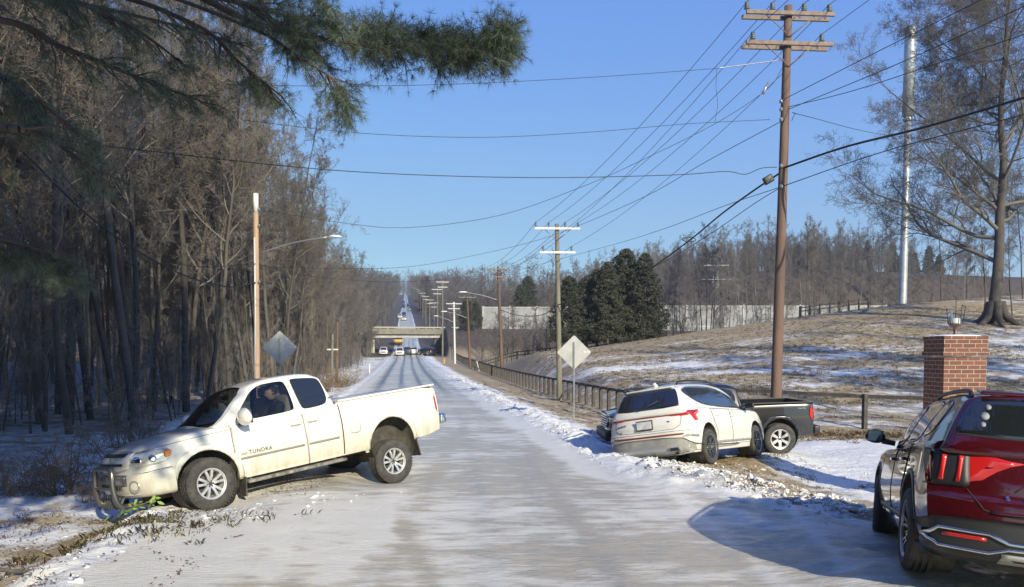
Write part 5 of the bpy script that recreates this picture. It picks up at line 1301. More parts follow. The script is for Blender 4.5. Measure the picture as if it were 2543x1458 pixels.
o = put_tree((ctrunk(26, .005), leafy(480, lambda r: (np.array([r.normal(0, .9), r.normal(0, .9), r.uniform(20.5, 25.5)]), .7), 9000, .16, M_cedar)), 13.4, -16.5, 1, 0, 'unseen pine crown on a thread trunk, added behind the viewer to shade the left sign', None, 'pine tree', 'pine_tree')  # added out of view as a shade for the left sign, trunk a mere thread
# ------------------------------------------------------------------ white pine at the left with boughs over the road
def needle_tufts(pts, seed, ln=.10, k=22, w=.0022):
    r = np.random.default_rng(seed); V = []
    for (p, d, s) in pts:
        N_ = r.normal(0, 1, (k, 3)); N_ /= np.linalg.norm(N_, axis=1, keepdims=True); dd = N_ * .85 + np.array(d) * .75; dd /= np.linalg.norm(dd, axis=1, keepdims=True)
        b = np.cross(dd, r.normal(0, 1, (k, 3))); b /= np.linalg.norm(b, axis=1, keepdims=True); L_ = ln * s * r.uniform(.7, 1.1, (k, 1))
        q = np.array(p) + dd * .01; V.append(np.stack([q - b * w * s, q + b * w * s, q + dd * L_ + b * w * .5 + np.array([0, 0, -.012])], 1))
    V = np.concatenate(V); return V.reshape(-1, 3), np.arange(len(V) * 3).reshape(-1, 3)
pine_pos = np.array([-8.6, 7.4, 0.]); pz = -.3
pine = empty('pine_tree', 'tall white pine left of the view with needled boughs hanging over the road', 'pine tree', (pine_pos[0], pine_pos[1], 0))
M_pbark = mat('pine_bark', (.085, .07, .058), .9, bump=.8, bscale=10, var=.4, vscale=3)
link('trunk', mesh_np('trunk', *seg_prisms([(0, 0, pz - .5 + 2.2 * i, 0, 0, pz - .5 + 2.2 * (i + 1), .30 - .027 * i, .30 - .027 * (i + 1)) for i in range(9)], 10), M_pbark, True), pine)
def bough(path, r0, seed, dens=1.0, droop=.0, spread=.5, ln=.10, sub=1.0, t0=.15):
    """path in world coordinates, base first"""
    rg = np.random.default_rng(seed); P = catmull([np.array(p) - np.array([pine_pos[0], pine_pos[1], 0]) for p in path], 8); segs = []; tufts = []
    n = len(P)
    for i in range(n - 1):
        a, b = P[i], P[i + 1]; ra_, rb_ = r0 * (1 - i / n) + .006, r0 * (1 - (i + 1) / n) + .006; segs.append((*a, *b, ra_, rb_))
        d = gnorm(b - a); t = i / n
        if t < t0: continue
        for _ in range(rg.poisson(2.2 * dens)):
            side = gnorm(np.cross(d, np.array([0, 0, 1]))) * rg.choice([-1, 1]); dd = gnorm(d * .7 + side * rg.uniform(.3, 1) * spread * 1.6 + np.array([0, 0, rg.uniform(-.35, .45) - droop])); L_ = sub * rg.uniform(.3, .9) * (1 - .45 * t)
            q = a + (b - a) * rg.random(); m_ = 5
            for j in range(m_):
                dd = gnorm(dd + rg.normal(0, .12, 3) + np.array([0, 0, -.05 - droop * .25])); q2 = q + dd * L_ / m_; segs.append((*q, *q2, .009 * (1 - j / m_) + .003, .009 * (1 - (j + 1) / m_) + .003)); q = q2
                for _k in range(rg.poisson(1.6 * dens) if j > 0 else 0):
                    e = gnorm(dd + rg.normal(0, .6, 3)); e2 = q + e * rg.uniform(.08, .24); segs.append((*q, *e2, .003, .002)); tufts.append((e2, e, rg.uniform(.8, 1.2)))
                    if rg.random() < .7: tufts.append((q + (e2 - q) * .5, e, .9))
            tufts.append((q, dd, 1.2))
    for k in range(10): tufts.append((P[-1] + rg.normal(0, .07, 3), gnorm(P[-1] - P[-2]), 1.1))
    link('branch', mesh_np('branch', *seg_prisms(segs, 5), M_pbark, True), pine)
    link('needles', mesh_np('needles', *needle_tufts(tufts, seed + 1, ln, 20, .0017), M_pine), pine)
def A(px, py, D): return tuple(at(px, py, D))
base = lambda z: (pine_pos[0], pine_pos[1], z)
bough([base(6.6), A(60, -150, 8.4), A(420, -40, 8.5), A(640, 60, 8.4), A(860, 105, 8.2), A(1050, 118, 8.0), A(1180, 112, 7.9), A(1245, 104, 7.9)], .045, 1, 1.6, spread=.75, sub=.62, t0=.40)
bough([base(6.9), A(100, -180, 9.2), A(420, -60, 9.2), A(640, 20, 9.0), A(800, 60, 9.0), A(950, 85, 8.8), A(1130, 100, 8.8)], .04, 2, 1.2, spread=.8, sub=.7, t0=.42)
bough([base(6.3), A(200, -60, 8.4), A(600, 60, 8.4), A(740, 140, 8.2), A(835, 205, 8.0), A(865, 275, 8.0)], .022, 3, .8, droop=.35, spread=.6, sub=.6, t0=.45)
bough([base(6.2), A(150, -40, 8.6), A(480, 60, 8.6), A(600, 160, 8.5), A(700, 240, 8.4)], .035, 4, .6, droop=.3, spread=.6, sub=.6, t0=.35)
bough([base(5.6), A(-60, 40, 8.0), A(160, 120, 8.2), A(360, 200, 8.4), A(520, 260, 8.6)], .045, 5, .7, droop=.1, spread=.7, sub=.8, t0=.2)
bough([base(5.9), A(-60, -40, 9.4), A(200, 10, 9.6), A(420, 60, 9.8), A(600, 110, 10)], .045, 6, .8, droop=.1, spread=.8, sub=.9, t0=.2)
bough([base(3.6), A(-160, 560, 7.6), A(-20, 590, 7.9), A(90, 620, 8.1), A(190, 665, 8.2)], .05, 7, .9, droop=.3, spread=.6, sub=.6, t0=.2)
bough([base(5.2), A(-100, 170, 7.0), A(60, 230, 7.0), A(200, 330, 7.2)], .04, 8, .7, droop=.2, spread=.6, sub=.7, t0=.2)
bough([base(6.6), A(0, -120, 10.4), A(330, -60, 10.8), A(560, 0, 11), A(700, 10, 11.2)], .045, 9, .6, spread=.8, sub=.9, t0=.2)
bough([base(6.8), A(200, -150, 8.0), A(520, -80, 8.0), A(700, -40, 7.8), A(820, 20, 7.8)], .045, 10, .6, spread=.8, sub=.8, t0=.3)
bough([base(5.0), A(-80, 300, 6.6), A(90, 330, 6.8), A(230, 420, 7.2)], .05, 11, .5, droop=.15, spread=.7, sub=.8, t0=.2)
bough([base(6.4), A(-60, -60, 8.0), A(150, -10, 8.2), A(330, 70, 8.4), A(470, 170, 8.6)], .05, 12, .7, droop=.15, spread=.8, sub=.8, t0=.15)
bough([base(6.6), A(300, -60, 9.6), A(560, 0, 9.6), A(700, 60, 9.5), A(790, 130, 9.4)], .035, 13, .9, droop=.15, spread=.8, sub=.8, t0=.4)
# upper crown, above the frame
for k in range(26):
    rg = random.Random(900 + k); z = 7.5 + k * .42; a = k * 2.4; L_ = 5.2 * (1 - (z - 7) / 14) ** .8; d = (math.cos(a), math.sin(a))
    bough([base(z), (pine_pos[0] + d[0] * L_ * .5, pine_pos[1] + d[1] * L_ * .5, z + .3), (pine_pos[0] + d[0] * L_, pine_pos[1] + d[1] * L_, z + .2)], .05, 50 + k * 3, .5, spread=.8, sub=1.2, ln=.16, t0=.25)

# ------------------------------------------------------------------ utility poles and lamps
M_pole_red = mat('pole_wood_red', (.165, .105, .078), .9, bump=.9, bscale=10, var=.6, vscale=4, col2=(.10, .065, .05), stretch=(1, 1, .12))
M_pole_grey = mat('pole_wood_grey', (.22, .20, .155), .9, bump=.6, bscale=10, var=.4, vscale=4, stretch=(1, 1, .12))
M_pole_tan = mat('pole_wood_tan', (.48, .30, .17), .9, bump=.6, bscale=10, var=.55, vscale=5, col2=(.30, .24, .19), stretch=(1, 1, .12))
M_arm = mat('crossarm_wood', (.26, .20, .16), .85, bump=.4, bscale=20, var=.4, vscale=6)
M_armw = mat('crossarm_pale', (.62, .62, .60), .6)
M_porc = mat('porcelain', (.16, .19, .20), .2, coat=.5)
M_wire = mat('wire_black', (.018, .018, .02), .6)
M_lamp = mat('lamp_head_pale', (.75, .75, .72), .35)
def stick(bm, p, q, r0, r1, n=10): tube(bm, [p, q], [r0, r1], n)
def insulator(root, p, dark=False):
    bm = bmesh.new(); pr = [(.014, -.10), (.014, 0)]
    for k in range(4): pr += [(.045, .0 + k * .06), (.10 - .008 * k, .014 + k * .06), (.045, .042 + k * .06)]
    pr += [(.04, .24), (.001, .27)]
    lathe(bm, pr, 12, axis='z'); return bm_obj('insulator', bm, M_porc, root, True, p)
def pole(label, base, top, r0, r1, woodm, arms=(), group=None, armm=None, ins=True, detail=True, name='utility_pole', cat='utility pole'):
    """arms: list of (height below top, half length, z-rotation, number of insulators, double)"""
    base = Vector(base); top = Vector(top); root = empty(name, label, cat, base, group=group); T = top - base; pts = []
    bm = bmesh.new(); tube(bm, [(0, 0, -.6)] + [T * (k / 6) for k in range(7)], [r0] + [r0 + (r1 - r0) * k / 6 for k in range(7)], 12); bm_obj('shaft', bm, woodm, root, True)
    for (dz, hl, rz, ni, dbl) in arms:
        c = T * ((T.length - dz) / T.length); ax = Vector((math.cos(rz), math.sin(rz), 0)); nr = Vector((-ax.y, ax.x, 0))
        for sg in ((-1, 1) if dbl else (-1,)):
            bm = bmesh.new(); bx(bm, c + nr * sg * (r1 + .07), (hl * 2, .09, .12), rot=(0, 0, rz), bev=.008 if detail else 0); bm_obj('crossarm', bm, armm or M_arm, root)
        bm = bmesh.new()
        for sg in (-1, 1):
            e = c + ax * sg * hl * .55 + Vector((0, 0, -.06)); m = c + Vector((0, 0, -hl * .5)) - nr * (r1 + .05)
            tube(bm, [e - nr * (r1 + .05), m], .018, 4)
        bm_obj('brace', bm, M_steel if not dbl else M_arm, root)
        for k in range(ni):
            t = -1 + 2 * k / max(ni - 1, 1) if ni > 1 else 0
            if ni == 4: t = (-.94, -.36, .36, .94)[k]
            if ni == 2: t = (-.80, .80)[k]
            q = c + ax * hl * t + Vector((0, 0, .10))
            if detail: insulator(root, q + Vector((0, 0, .06)))
            else:
                bm = bmesh.new(); lathe(bm, [(.03, 0), (.05, .05), (.03, .16), (.001, .2)], 6, axis='z'); bm_obj('insulator', bm, M_porc, root, False, q)
            pts.append(base + q + Vector((0, 0, .28 if detail else .2)))
    return root, pts
def cobra(root, base, p0, p1, headm=M_lamp, sc=1.0):
    """street lamp arm from p0 on the pole to the head at p1 (world points)"""
    a = Vector(p0) - base; b = Vector(p1) - base; d = (b - a); dh = Vector((d.x, d.y, 0)).normalized()
    bm = bmesh.new(); tube(bm, catmull([a, a + d * .45 + Vector((0, 0, .12)), b - dh * .25], 5), .03 * sc, 7); arm = bm_obj('lamp_arm', bm, M_steel, root, True)
    bm = bmesh.new(); bmesh.ops.create_uvsphere(bm, u_segments=14, v_segments=10, radius=1)
    for v in bm.verts:
        x, y, z = v.co; v.co = Vector((x * .36, y * (.15 - .04 * x), (z if z > 0 else z * .6) * .085)) * sc
    bmesh.ops.transform(bm, matrix=Matrix.Translation(b) @ Matrix.Rotation(math.atan2(dh.y, dh.x), 4, 'Z'), verts=bm.verts)
    bm_obj('lamp_head', bm, headm, arm, True)

B1 = at(1924, 1082, 24.0); T1 = at(1958, 15, 24.3)
B1.z = gz(B1.x, B1.y, False); ra1 = R(4)
pole1, W1 = pole('tall reddish wooden utility pole with two double crossarms, nearest on the right', B1, T1, .175, .12, M_pole_red, [(.30, 1.40, ra1, 4, True), (1.22, 1.38, ra1, 2, True)])
bm = bmesh.new(); lathe(bm, [(.19, -.02), (.195, 0), (.19, .02)], 16, axis='z'); bm_obj('band', bm, M_white, pole1, True, (T1 - B1) * .078)
bm = bmesh.new(); bx(bm, (0, 0, 0), (.30, .16, .24), rot=(0, R(-30), 0), bev=.04); spc = bm_obj('splice_box', bm, M_black, pole1, True, at(1908, 446, 23.7) - B1)
bm = bmesh.new(); tube(bm, [at(1908, 205, 24) - B1, at(1895, 232, 23.9) - B1], [.03, .05], 7); bm_obj('clamp', bm, M_steel, pole1)
for yy in (252, 272, 297, 412, 463):
    bm = bmesh.new(); lathe(bm, [(.001, -.06), (.05, -.05), (.06, 0), (.05, .05), (.001, .06)], 10, axis='z'); bm_obj('bracket', bm, M_porc, pole1, True, at(1940, yy, 24.05) - B1)
B2 = at(1390, 990, 45); T2 = at(1383, 556, 45); B2.z = gz(B2.x, B2.y, False)
pole2, W2 = pole('greyish green utility pole with two pale crossarms beside the diamond sign', B2, T2, .17, .12, M_pole_grey, [(.30, 1.32, R(2), 4, False), (1.68, 1.04, R(2), 2, False)], armm=M_armw)
B3 = at(1247, 936, 80); T3 = at(1237, 662, 80); B3.z = gz(B3.x, B3.y, False)
pole3, W3 = pole('reddish utility pole at the fence with a street lamp reaching left', B3, T3, .20, .13, M_pole_red, [(.30, 1.2, R(5), 4, False), (1.1, .95, R(5), 2, False)], detail=False)
cobra(pole3, B3, at(1236, 745, 80), at(1150, 726, 80), sc=1.3)
B4 = at(1168, 915, 100); T4 = at(1160, 735, 100); B4.z = gz(B4.x, B4.y, False)
pole4, W4 = pole('dark thin utility pole with drooping arms and a lamp, left of the reddish one', B4, T4, .17, .12, M_pole_red, [(.2, 1.1, R(12), 4, False)], detail=False)
cobra(pole4, B4, at(1160, 790, 100), at(1103, 774, 100), sc=1.2)
B5 = at(1130, 893, 125); T5 = at(1127, 750, 125); B5.z = gz(B5.x, B5.y, False)
pole5, W5 = pole('pale whitish utility pole with two crossarms above the fence end', B5, T5, .17, .13, M_armw, [(.3, 1.25, R(5), 4, False), (1.1, .95, R(5), 2, False)], detail=False, armm=M_armw)
cobra(pole5, B5, at(1126, 800, 125), at(1083, 785, 125), sc=1.2)
B6 = at(1099, 840, 152); T6 = at(1099, 697, 152); B6.z = gz(B6.x, B6.y, False)
pole6, W6 = pole('tall grey utility pole rising over the overpass end', B6, T6, .18, .13, M_pole_grey, [(.3, 1.25, R(6), 4, False), (1.3, .95, R(6), 2, False)], detail=False, armm=M_armw)
B7 = at(1087, 840, 178); T7 = at(1086, 716, 178); B7.z = gz(B7.x, B7.y, False)
pole7, W7 = pole('second grey utility pole close behind the overpass rail', B7, T7, .18, .13, M_pole_grey, [(.3, 1.25, R(6), 4, False), (1.3, .95, R(6), 2, False)], detail=False, armm=M_armw)
last = (W7, W6)
for k, u in enumerate([225, 262, 305, 350, 400, 455, 520, 590, 670, 760]):
    x, y = xy(u, 9.2 - .004 * u); b = Vector((x, y, z_of(x, y)))
    pr_, wp = pole('small far utility pole on the climbing road beyond the overpass', b, b + Vector((0, 0, 11.5)), .18, .14, M_pole_grey, [(.3, 1.3, R(8), 4, False), (1.5, 1.0, R(8), 2, False)], 'utility poles lining the distant climbing road', detail=False, armm=M_armw)
    if k == 0: last = wp
# left side: pole with street lamp, two short posts, markers
BL = at(638, 985, 30); TL_ = at(635, 480, 30); BL.z = gz(BL.x, BL.y, False)
poleL, WL = pole('tan wooden pole with a street lamp on a long arm at the left wood edge', BL, TL_, .125, .095, M_pole_tan, [])
bm = bmesh.new(); stick(bm, (TL_ - BL) - Vector((0, 0, .02)), (TL_ - BL) - Vector((0, 0, .75)), .10, .105); bm_obj('pole_top', bm, M_armw, poleL)
cobra(poleL, BL, at(648, 628, 30), at(832, 588, 30), sc=.75)
for yy in (520, 560, 700):
    bm = bmesh.new(); lathe(bm, [(.001, -.06), (.04, -.05), (.05, 0), (.04, .05), (.001, .06)], 8, axis='z'); bm_obj('bracket', bm, M_porc, poleL, True, at(643, yy, 29.9) - BL)
bm = bmesh.new(); tube(bm, [at(632, 590, 29.85) - BL, at(634, 780, 29.85) - BL, at(633, 940, 29.85) - BL], .035, 6); bm_obj('conduit', bm, mat('pale_conduit', (.5, .5, .48), .5), poleL)
for (px, y0, y1, D, r, m_, lb) in [(824, 830, 925, 62, .11, M_pole_grey, 'short grey post with a small crosspiece at the left wood edge'), (836, 800, 918, 66, .13, M_pole_red, 'reddish wooden post at the left wood edge beyond the truck')]:
    b = at(px, y1, D); t = at(px + 2, y0, D); b.z = gz(b.x, b.y, False)
    rt, _ = pole(lb, b, t, r, r * .8, m_, [], name='wooden_post', cat='post')
    if px == 824:
        bm = bmesh.new(); bx(bm, at(826, 868, 62) - b, (.9, .06, .10)); bm_obj('crosspiece', bm, M_armw, rt)
for (px, py, D, h) in [(858, 915, 70, .75), (918, 908, 84, 1.0), (838, 914, 66, .6)]:
    b = at(px, py, D); b.z = gz(b.x, b.y, False); bm = bmesh.new(); bx(bm, (0, 0, h / 2), (.10, .10, h), bev=.02)
    tag(bm_obj('marker_post', bm, M_white, None, False, b), {858: 'short white marker post, middle one on the left verge', 918: 'white marker post nearest the overpass on the left verge', 838: 'short white marker beside the reddish wooden post'}[px], 'marker post', 'white marker posts on the left verge')

# ------------------------------------------------------------------ wires
def wire(label, P, r=.012, m=M_wire, sub=8, sag=0, kind='overhead_wire'):
    P = [Vector(p) for p in P]
    if len(P) == 2:
        a, b = P; P = [a + (b - a) * t - Vector((0, 0, sag * 4 * t * (1 - t))) for t in [k / 12 for k in range(13)]]
    else: P = [Vector(q) for q in catmull(P, sub)]
    bm = bmesh.new(); tube(bm, P, r, 5); return tag(bm_obj(kind, bm, m, None, True), label, 'cable', 'overhead wires between the poles')
behind = lambda p, k: Vector((p.x + 4.6 + k * .4, p.y - 44, p.z + .4))
nm4 = ['leftmost', 'second', 'third', 'rightmost']
for k in range(4):
    wire(f'{nm4[k]} of four top wires between the nearest tall pole and the grey pole', [W1[k], W2[k]], .010, sag=.55)
    wire(f'{nm4[k]} of four wires leaving the nearest pole top towards the upper right', [W1[k], behind(W1[k], k)], .010, sag=.7)
    wire(f'{nm4[k]} of four top wires from the grey pole to the reddish lamp pole', [W2[k], W3[k]], .012, sag=.5)
    wire(f'{nm4[k]} of four top wires from the reddish lamp pole to the pale pole', [W3[k], W5[k]], .014, sag=.5)
for k in range(2):
    sd = ['left', 'right'][k]
    wire(f'{sd} wire of the lower crossarms between the nearest pole and the grey pole', [W1[4 + k], W2[4 + k]], .009, sag=.6)
    wire(f'{sd} lower crossarm wire leaving the nearest pole towards the upper right', [W1[4 + k], behind(W1[4 + k], k)], .009, sag=.6)
    wire(f'{sd} lower crossarm wire from the grey pole to the reddish lamp pole', [W2[4 + k], W3[4 + k]], .011, sag=.5)
pm = lambda yy, dx=0: at(1950 - (yy - 250) * .035 + dx, yy, 24.1)
wire('wire rising right from the nearest pole just below the crossarms', [pm(245), at(2200, 118, 20), at(2440, -2, 17)], .011)
wire('wire crossing the monopole top, rising right to the frame edge', [pm(272, 8), at(2250, 150, 19.5), at(2560, 8, 16)], .011)
wire('twisted wire just under the straight one rising right to the frame edge', [pm(266, 8), at(2120, 225, 22), at(2350, 150, 19), at(2560, 80, 16.5)], .011)
wire('thick black bundled cable from the nearest pole rising to the right edge', [pm(418), at(2100, 365, 22), at(2300, 315, 20), at(2570, 235, 17)], .034)
wire('thinner cable under the thick one from the nearest pole to the right edge', [pm(463), at(2200, 375, 21), at(2570, 278, 17)], .014)
wire('thin drooping wire from the pole to the distant monopole', [at(1966, 300, 24.2), at(1976, 283, 24.3), at(2000, 288, 26), at(2200, 335, 40), at(2400, 352, 60)], .011)
wire('thick black cable descending left from the nearest pole towards the cedars', [pm(425), at(1862, 480, 25.5), at(1790, 533, 28), at(1712, 597, 31), at(1612, 668, 37), at(1500, 725, 41.5), at(1386, 757, 44.8)], .030)
wire('thin cable just under the thick one descending left behind the cedars', [pm(463), at(1870, 508, 25.5), at(1750, 590, 29), at(1622, 664, 35), at(1386, 775, 44.8)], .012)
wire('long thin wire dipping left from the nearest pole to the wood', [pm(463), at(1800, 511, 30), at(1638, 572, 38), at(1485, 618, 52), at(1240, 683, 79.6)], .012)
wire('wire from the nearest pole falling left across the crossarms of the grey pole', [pm(297), at(1760, 398, 27), at(1577, 500, 34), at(1350, 592, 46), at(1150, 640, 48), at(985, 665, 44), at(700, 664, 34), at(638, 655, 30)], .011)
wire('pale guy strand going left from the nearest pole', [at(1948, 148, 24.2), at(1780, 170, 23.6)], .016, M_steel)
wire('uppermost thin wire crossing the sky to the left wood', [at(1780, 170, 23.6), at(1500, 190, 23), at(1180, 207, 22), at(860, 214, 21), at(560, 210, 20)], .008)
wire('second thin wire crossing the sky from the pole to the left wood', [at(1912, 297, 24.1), at(1700, 308, 24), at(1480, 327, 23.5), at(1200, 341, 23), at(900, 331, 22.5), at(600, 298, 22)], .008)
wire('dark wire crossing the sky at mid height to the left wood', [at(1930, 415, 24.1), at(1890, 418, 24), at(1850, 433, 24), at(1800, 426, 24), at(1660, 435, 24), at(1300, 441, 23), at(860, 425, 21), at(370, 375, 18), at(-60, 320, 16)], .012)
wire('faint long wire sagging low across the middle of the sky', [at(1945, 165, 24.2), at(1905, 222, 24.2), at(1780, 305, 24.5), at(1600, 395, 25), at(1450, 462, 26), at(1240, 535, 27), at(1020, 565, 28), at(870, 556, 29), at(640, 520, 30)], .008)
wire('loose thin lead hanging below the guy strand', [at(1780, 172, 23.6), at(1778, 215, 23.6), at(1782, 260, 23.6), at(1775, 305, 23.6)], .006)
wire('low wire crossing the road from the tan pole to the reddish lamp pole', [at(638, 655, 30), at(760, 685, 45), at(1000, 700, 62), at(1237, 682, 79.6)], .014)
wire('thick black cable hanging from the grey pole to the reddish lamp pole', [at(1386, 757, 44.8), at(1345, 782, 56), at(1290, 784, 68), at(1242, 770, 79.6)], .03)
wire('thick dark cable drooping from the left edge to the tan pole', [at(60, 380, 17), at(250, 560, 21), at(430, 672, 24.5), at(560, 712, 28), at(634, 702, 29.8)], .026)
wire('lighter cable above the thick one drooping to the tan pole', [at(60, 330, 17), at(300, 580, 22), at(470, 660, 26), at(634, 655, 29.8)], .013)
bm = bmesh.new(); tube(bm, [Vector((math.cos(t) * .28, .12 * math.sin(t), .10 * math.sin(t))) for t in [k * math.pi / 8 for k in range(17)]], .016, 5)
tag(bm_obj('cable_loop', bm, M_wire, None, True, at(1711, 595, 31)), 'spare cable loop hung on the thick descending cable', 'cable loop')

# ------------------------------------------------------------------ signs seen from behind
M_sback = mat('sign_back_aluminium', (.50, .50, .47), .5, .3, var=.15, vscale=3)
def diamond(label, px, py, half, D, by, tilt):
    c = at(px, py, D); b = at(px, by, D); b.z = gz(b.x, b.y, False); s = half * D / F * math.sqrt(2)
    root = empty('road_sign', label, 'road sign', (b.x, b.y, b.z), (0, 0, 0))
    bm = bmesh.new(); poly = []
    for q in range(4):
        a0 = 45 + 90 * q
        for k in range(5):
            a = R(a0 - 45 + 22.5 * k); cx_ = (s / 2 - .05) * (1 if math.cos(R(a0)) > 0 else -1); cz_ = (s / 2 - .05) * (1 if math.sin(R(a0)) > 0 else -1)
            poly.append((cx_ + .05 * math.cos(a), cz_ + .05 * math.sin(a)))
    prism(bm, poly, .03, .034)
    bmesh.ops.transform(bm, matrix=Matrix.Rotation(R(45), 4, 'Y'), verts=bm.verts)
    pl_ = bm_obj('panel', bm, M_sback, root, False, (0, 0, c.z - b.z), (0, 0, tilt))
    bm = bmesh.new(); bx(bm, (0, .008, 0), (.05, .03, c.z - b.z + s * .42), rot=None); bx(bm, (0, -.008, 0), (.025, .012, c.z - b.z + s * .42))
    bmesh.ops.transform(bm, matrix=Matrix.Translation((0, 0, (c.z - b.z + s * .42) / 2)), verts=bm.verts); bm_obj('post', bm, M_steel, root, False, None, (0, 0, tilt))
    bm = bmesh.new(); bx(bm, (0, 0, 0), (.20, .003, .045)); lab_ = bm_obj('sticker', bm, M_white, pl_, False, (s * .52, .027, .02))
    text_part('small_print', '300 100', .035, M_black, lab_, (0, -.003, 0), (R(90), 0, 0), ext=.001)
    for zz in (.2, -.2):
        bm = bmesh.new(); lathe(bm, [(.001, -.012), (.012, -.01), (.012, .0)], 8, axis='y'); bm_obj('bolt', bm, M_steel, pl_, False, (0, -.0, zz * s))
    return root
diamond('lit grey back of a diamond sign on the right verge', 1425, 875, 43, 25, 1043, R(-6))
diamond('shaded grey back of a diamond sign above the white pickup roof', 697, 863, 42, 24, 1000, R(14))

# ------------------------------------------------------------------ fences
M_fence = mat('fence_black', (.035, .032, .03), .8, var=.5, vscale=7, col2=(.09, .08, .07))
def rail_fence(label, pts, rails, hp, name='black_fence'):
    root = empty(name, label, 'fence', pts[0])
    o0 = Vector(pts[0])
    for i, p in enumerate(pts):
        p = Vector(p) - o0; bm = bmesh.new(); bx(bm, p + Vector((0, 0, hp / 2 - .15)), (.15, .15, hp + .34), rot=(0, 0, .2), bev=.01)
        bm_obj('post', bm, M_fence, root)
        if i + 1 < len(pts):
            q = Vector(pts[i + 1]) - o0; d = q - p; L_ = d.length; yaw = math.atan2(d.y, d.x); pit = -math.asin(d.z / L_)
            for h in rails:
                bm = bmesh.new(); bx(bm, (p + q) / 2 + Vector((0, 0, h)), (L_ - .02 if h < hp - .1 else L_, .035, .13), rot=(0, pit, yaw)); bm_obj('rail', bm, M_fence, root)
    return root
fp = []
for u in np.arange(31, 160, 1.5):
    x, y = xy(u, 9.35 + .25 * math.sin(u * .05)); fp.append((x, y, z_of(x, y)))
fp = fp[::-1]
f1 = rail_fence('long black rail fence following the right side of the road', fp, (1.08,), 1.12)
corner = fp[-1]
fr_ = []
for k in range(13):
    t = k / 12; x = corner[0] + (34 - corner[0]) * t; y = corner[1] + (25.2 - corner[1]) * min(t * 3, 1) if k else corner[1]
    fr_.append((x, y, -.47 if y < 28 and x < 20 else z_of(x, y)))
fence2 = rail_fence('black top rail fence with wire mesh behind the parked vehicles', fr_[::1], (1.08,), 1.15)
bm = bmesh.new(); o0 = Vector(fr_[0])
for i in range(3, 9):
    p, q = Vector(fr_[i]) - o0, Vector(fr_[i + 1]) - o0
    for h in [k * .1 + .05 for k in range(10)]: stick(bm, p + Vector((0, 0, h)), q + Vector((0, 0, h)), .0022, .0022, 3)
    n_ = int((q - p).length / .10)
    for k in range(n_): c = p + (q - p) * k / n_; stick(bm, c, c + Vector((0, 0, 1.02)), .0022, .0022, 3)
bm_obj('wire_mesh', bm, M_steel, fence2)
fq = []
for k in range(16):
    px = 1180 + k * 26; x = (px - CX) / F * 96; fq.append((x, 96.0 - k * .6, float(base_h(x, 96 - k * .6))))
rail_fence('far black fence closing the lower end of the field', fq, (1.1, .7), 1.2)
fq = []
for k in range(8):
    px = 1985 + k * 24; D = 84; x = (px - CX) / F * D; fq.append((x, D, float(base_h(x, D)) + .3))
rail_fence('short dark fence beyond the field crest', fq, (1.1, .7), 1.25)

# ------------------------------------------------------------------ noise wall, overpass
M_conc = mat('pale_concrete', (.33, .335, .33), .9, bump=.3, bscale=3, var=.25, vscale=.6)
M_concw = mat('white_concrete', (.48, .475, .45), .85, var=.3, vscale=1)
def noise_wall(label, x0, x1, y, ztop):
    root = empty('noise_wall', label, 'wall', (x0, y, 7.5)); n = max(int(round((x1 - x0) / 6.3)), 1); L_ = (x1 - x0) / n
    for i in range(n + 1):
        bm = bmesh.new(); bx(bm, (i * L_, -.06, (ztop - 7.5) / 2 - .4), (.42, .5, ztop - 7.5 + 1.0)); bm_obj('wall_post', bm, M_concw, root)
        if i < n:
            bm = bmesh.new(); bx(bm, (i * L_ + L_ / 2, 0, (ztop - 7.5) / 2 - .6), (L_ - .43, .22, ztop - 7.5 + .5)); p_ = bm_obj('panel', bm, M_conc, root)
            bm = bmesh.new(); bx(bm, (i * L_ + L_ / 2, -.03, ztop - 7.5 - .21), (L_ - .43, .34, .28)); bm_obj('coping', bm, M_concw, p_)
noise_wall('pale concrete noise wall section left of the cedars', -6.6, 18, 176, 13.0)
noise_wall('long pale concrete noise wall running right behind the field', 27, 92, 176, 13.3)
bm = bmesh.new(); bx(bm, (0, 0, 0), (62, .12, .4))
for k in range(30): bx(bm, (-30 + k * 2.1, .14, -.5), (.12, .12, .9))
tag(bm_obj('guard_rail', bm, M_concw, None, False, (58, 171.5, 8.3)), 'white guard rail at the foot of the long noise wall', 'guard rail')
M_bconc = mat('overpass_concrete', (.27, .25, .20), .9, bump=.3, bscale=2, var=.35, vscale=.7)
u0 = 178.0; bx0, by0 = xy(u0, -.3); br = empty('overpass', 'concrete highway overpass crossing the road beyond the stopped cars', 'bridge', (bx0, by0, 0), (0, 0, TH))
for nm, c, s, m_ in [('deck_girder', (0, 0, 6.1), (16.5, .9, .5), M_concw), ('deck', (0, 6.6, 6.9), (21.5, 12, .9), M_bconc), ('fascia', (.5, .1, 7.3), (21, .5, 1.25), M_bconc)]:
    bm = bmesh.new(); bx(bm, c, s); bm_obj(nm, bm, m_, br)
bm = bmesh.new(); bx(bm, (2.5, 0, 8.25), (24, .35, .28)); 
for k in range(14): bx(bm, (-9 + k * 1.75, 0, 8.0), (.2, .3, .3))
bm_obj('parapet_rail', bm, mat('parapet_pale', (.42, .38, .30), .8), br)
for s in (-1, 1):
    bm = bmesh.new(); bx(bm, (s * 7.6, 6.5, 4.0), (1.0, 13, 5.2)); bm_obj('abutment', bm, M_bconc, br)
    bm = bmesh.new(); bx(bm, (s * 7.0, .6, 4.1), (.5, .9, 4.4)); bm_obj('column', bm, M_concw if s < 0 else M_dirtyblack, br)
    bm = bmesh.new(); prism(bm, [(s * 7.3, 2.2), (s * 7.3, 6.6), (s * 13, 7.6), (s * 20, 7.2), (s * 20, 2.2)], -.3, .3); bm_obj('wing_wall', bm, M_dirtyblack if s > 0 else M_bconc, br)

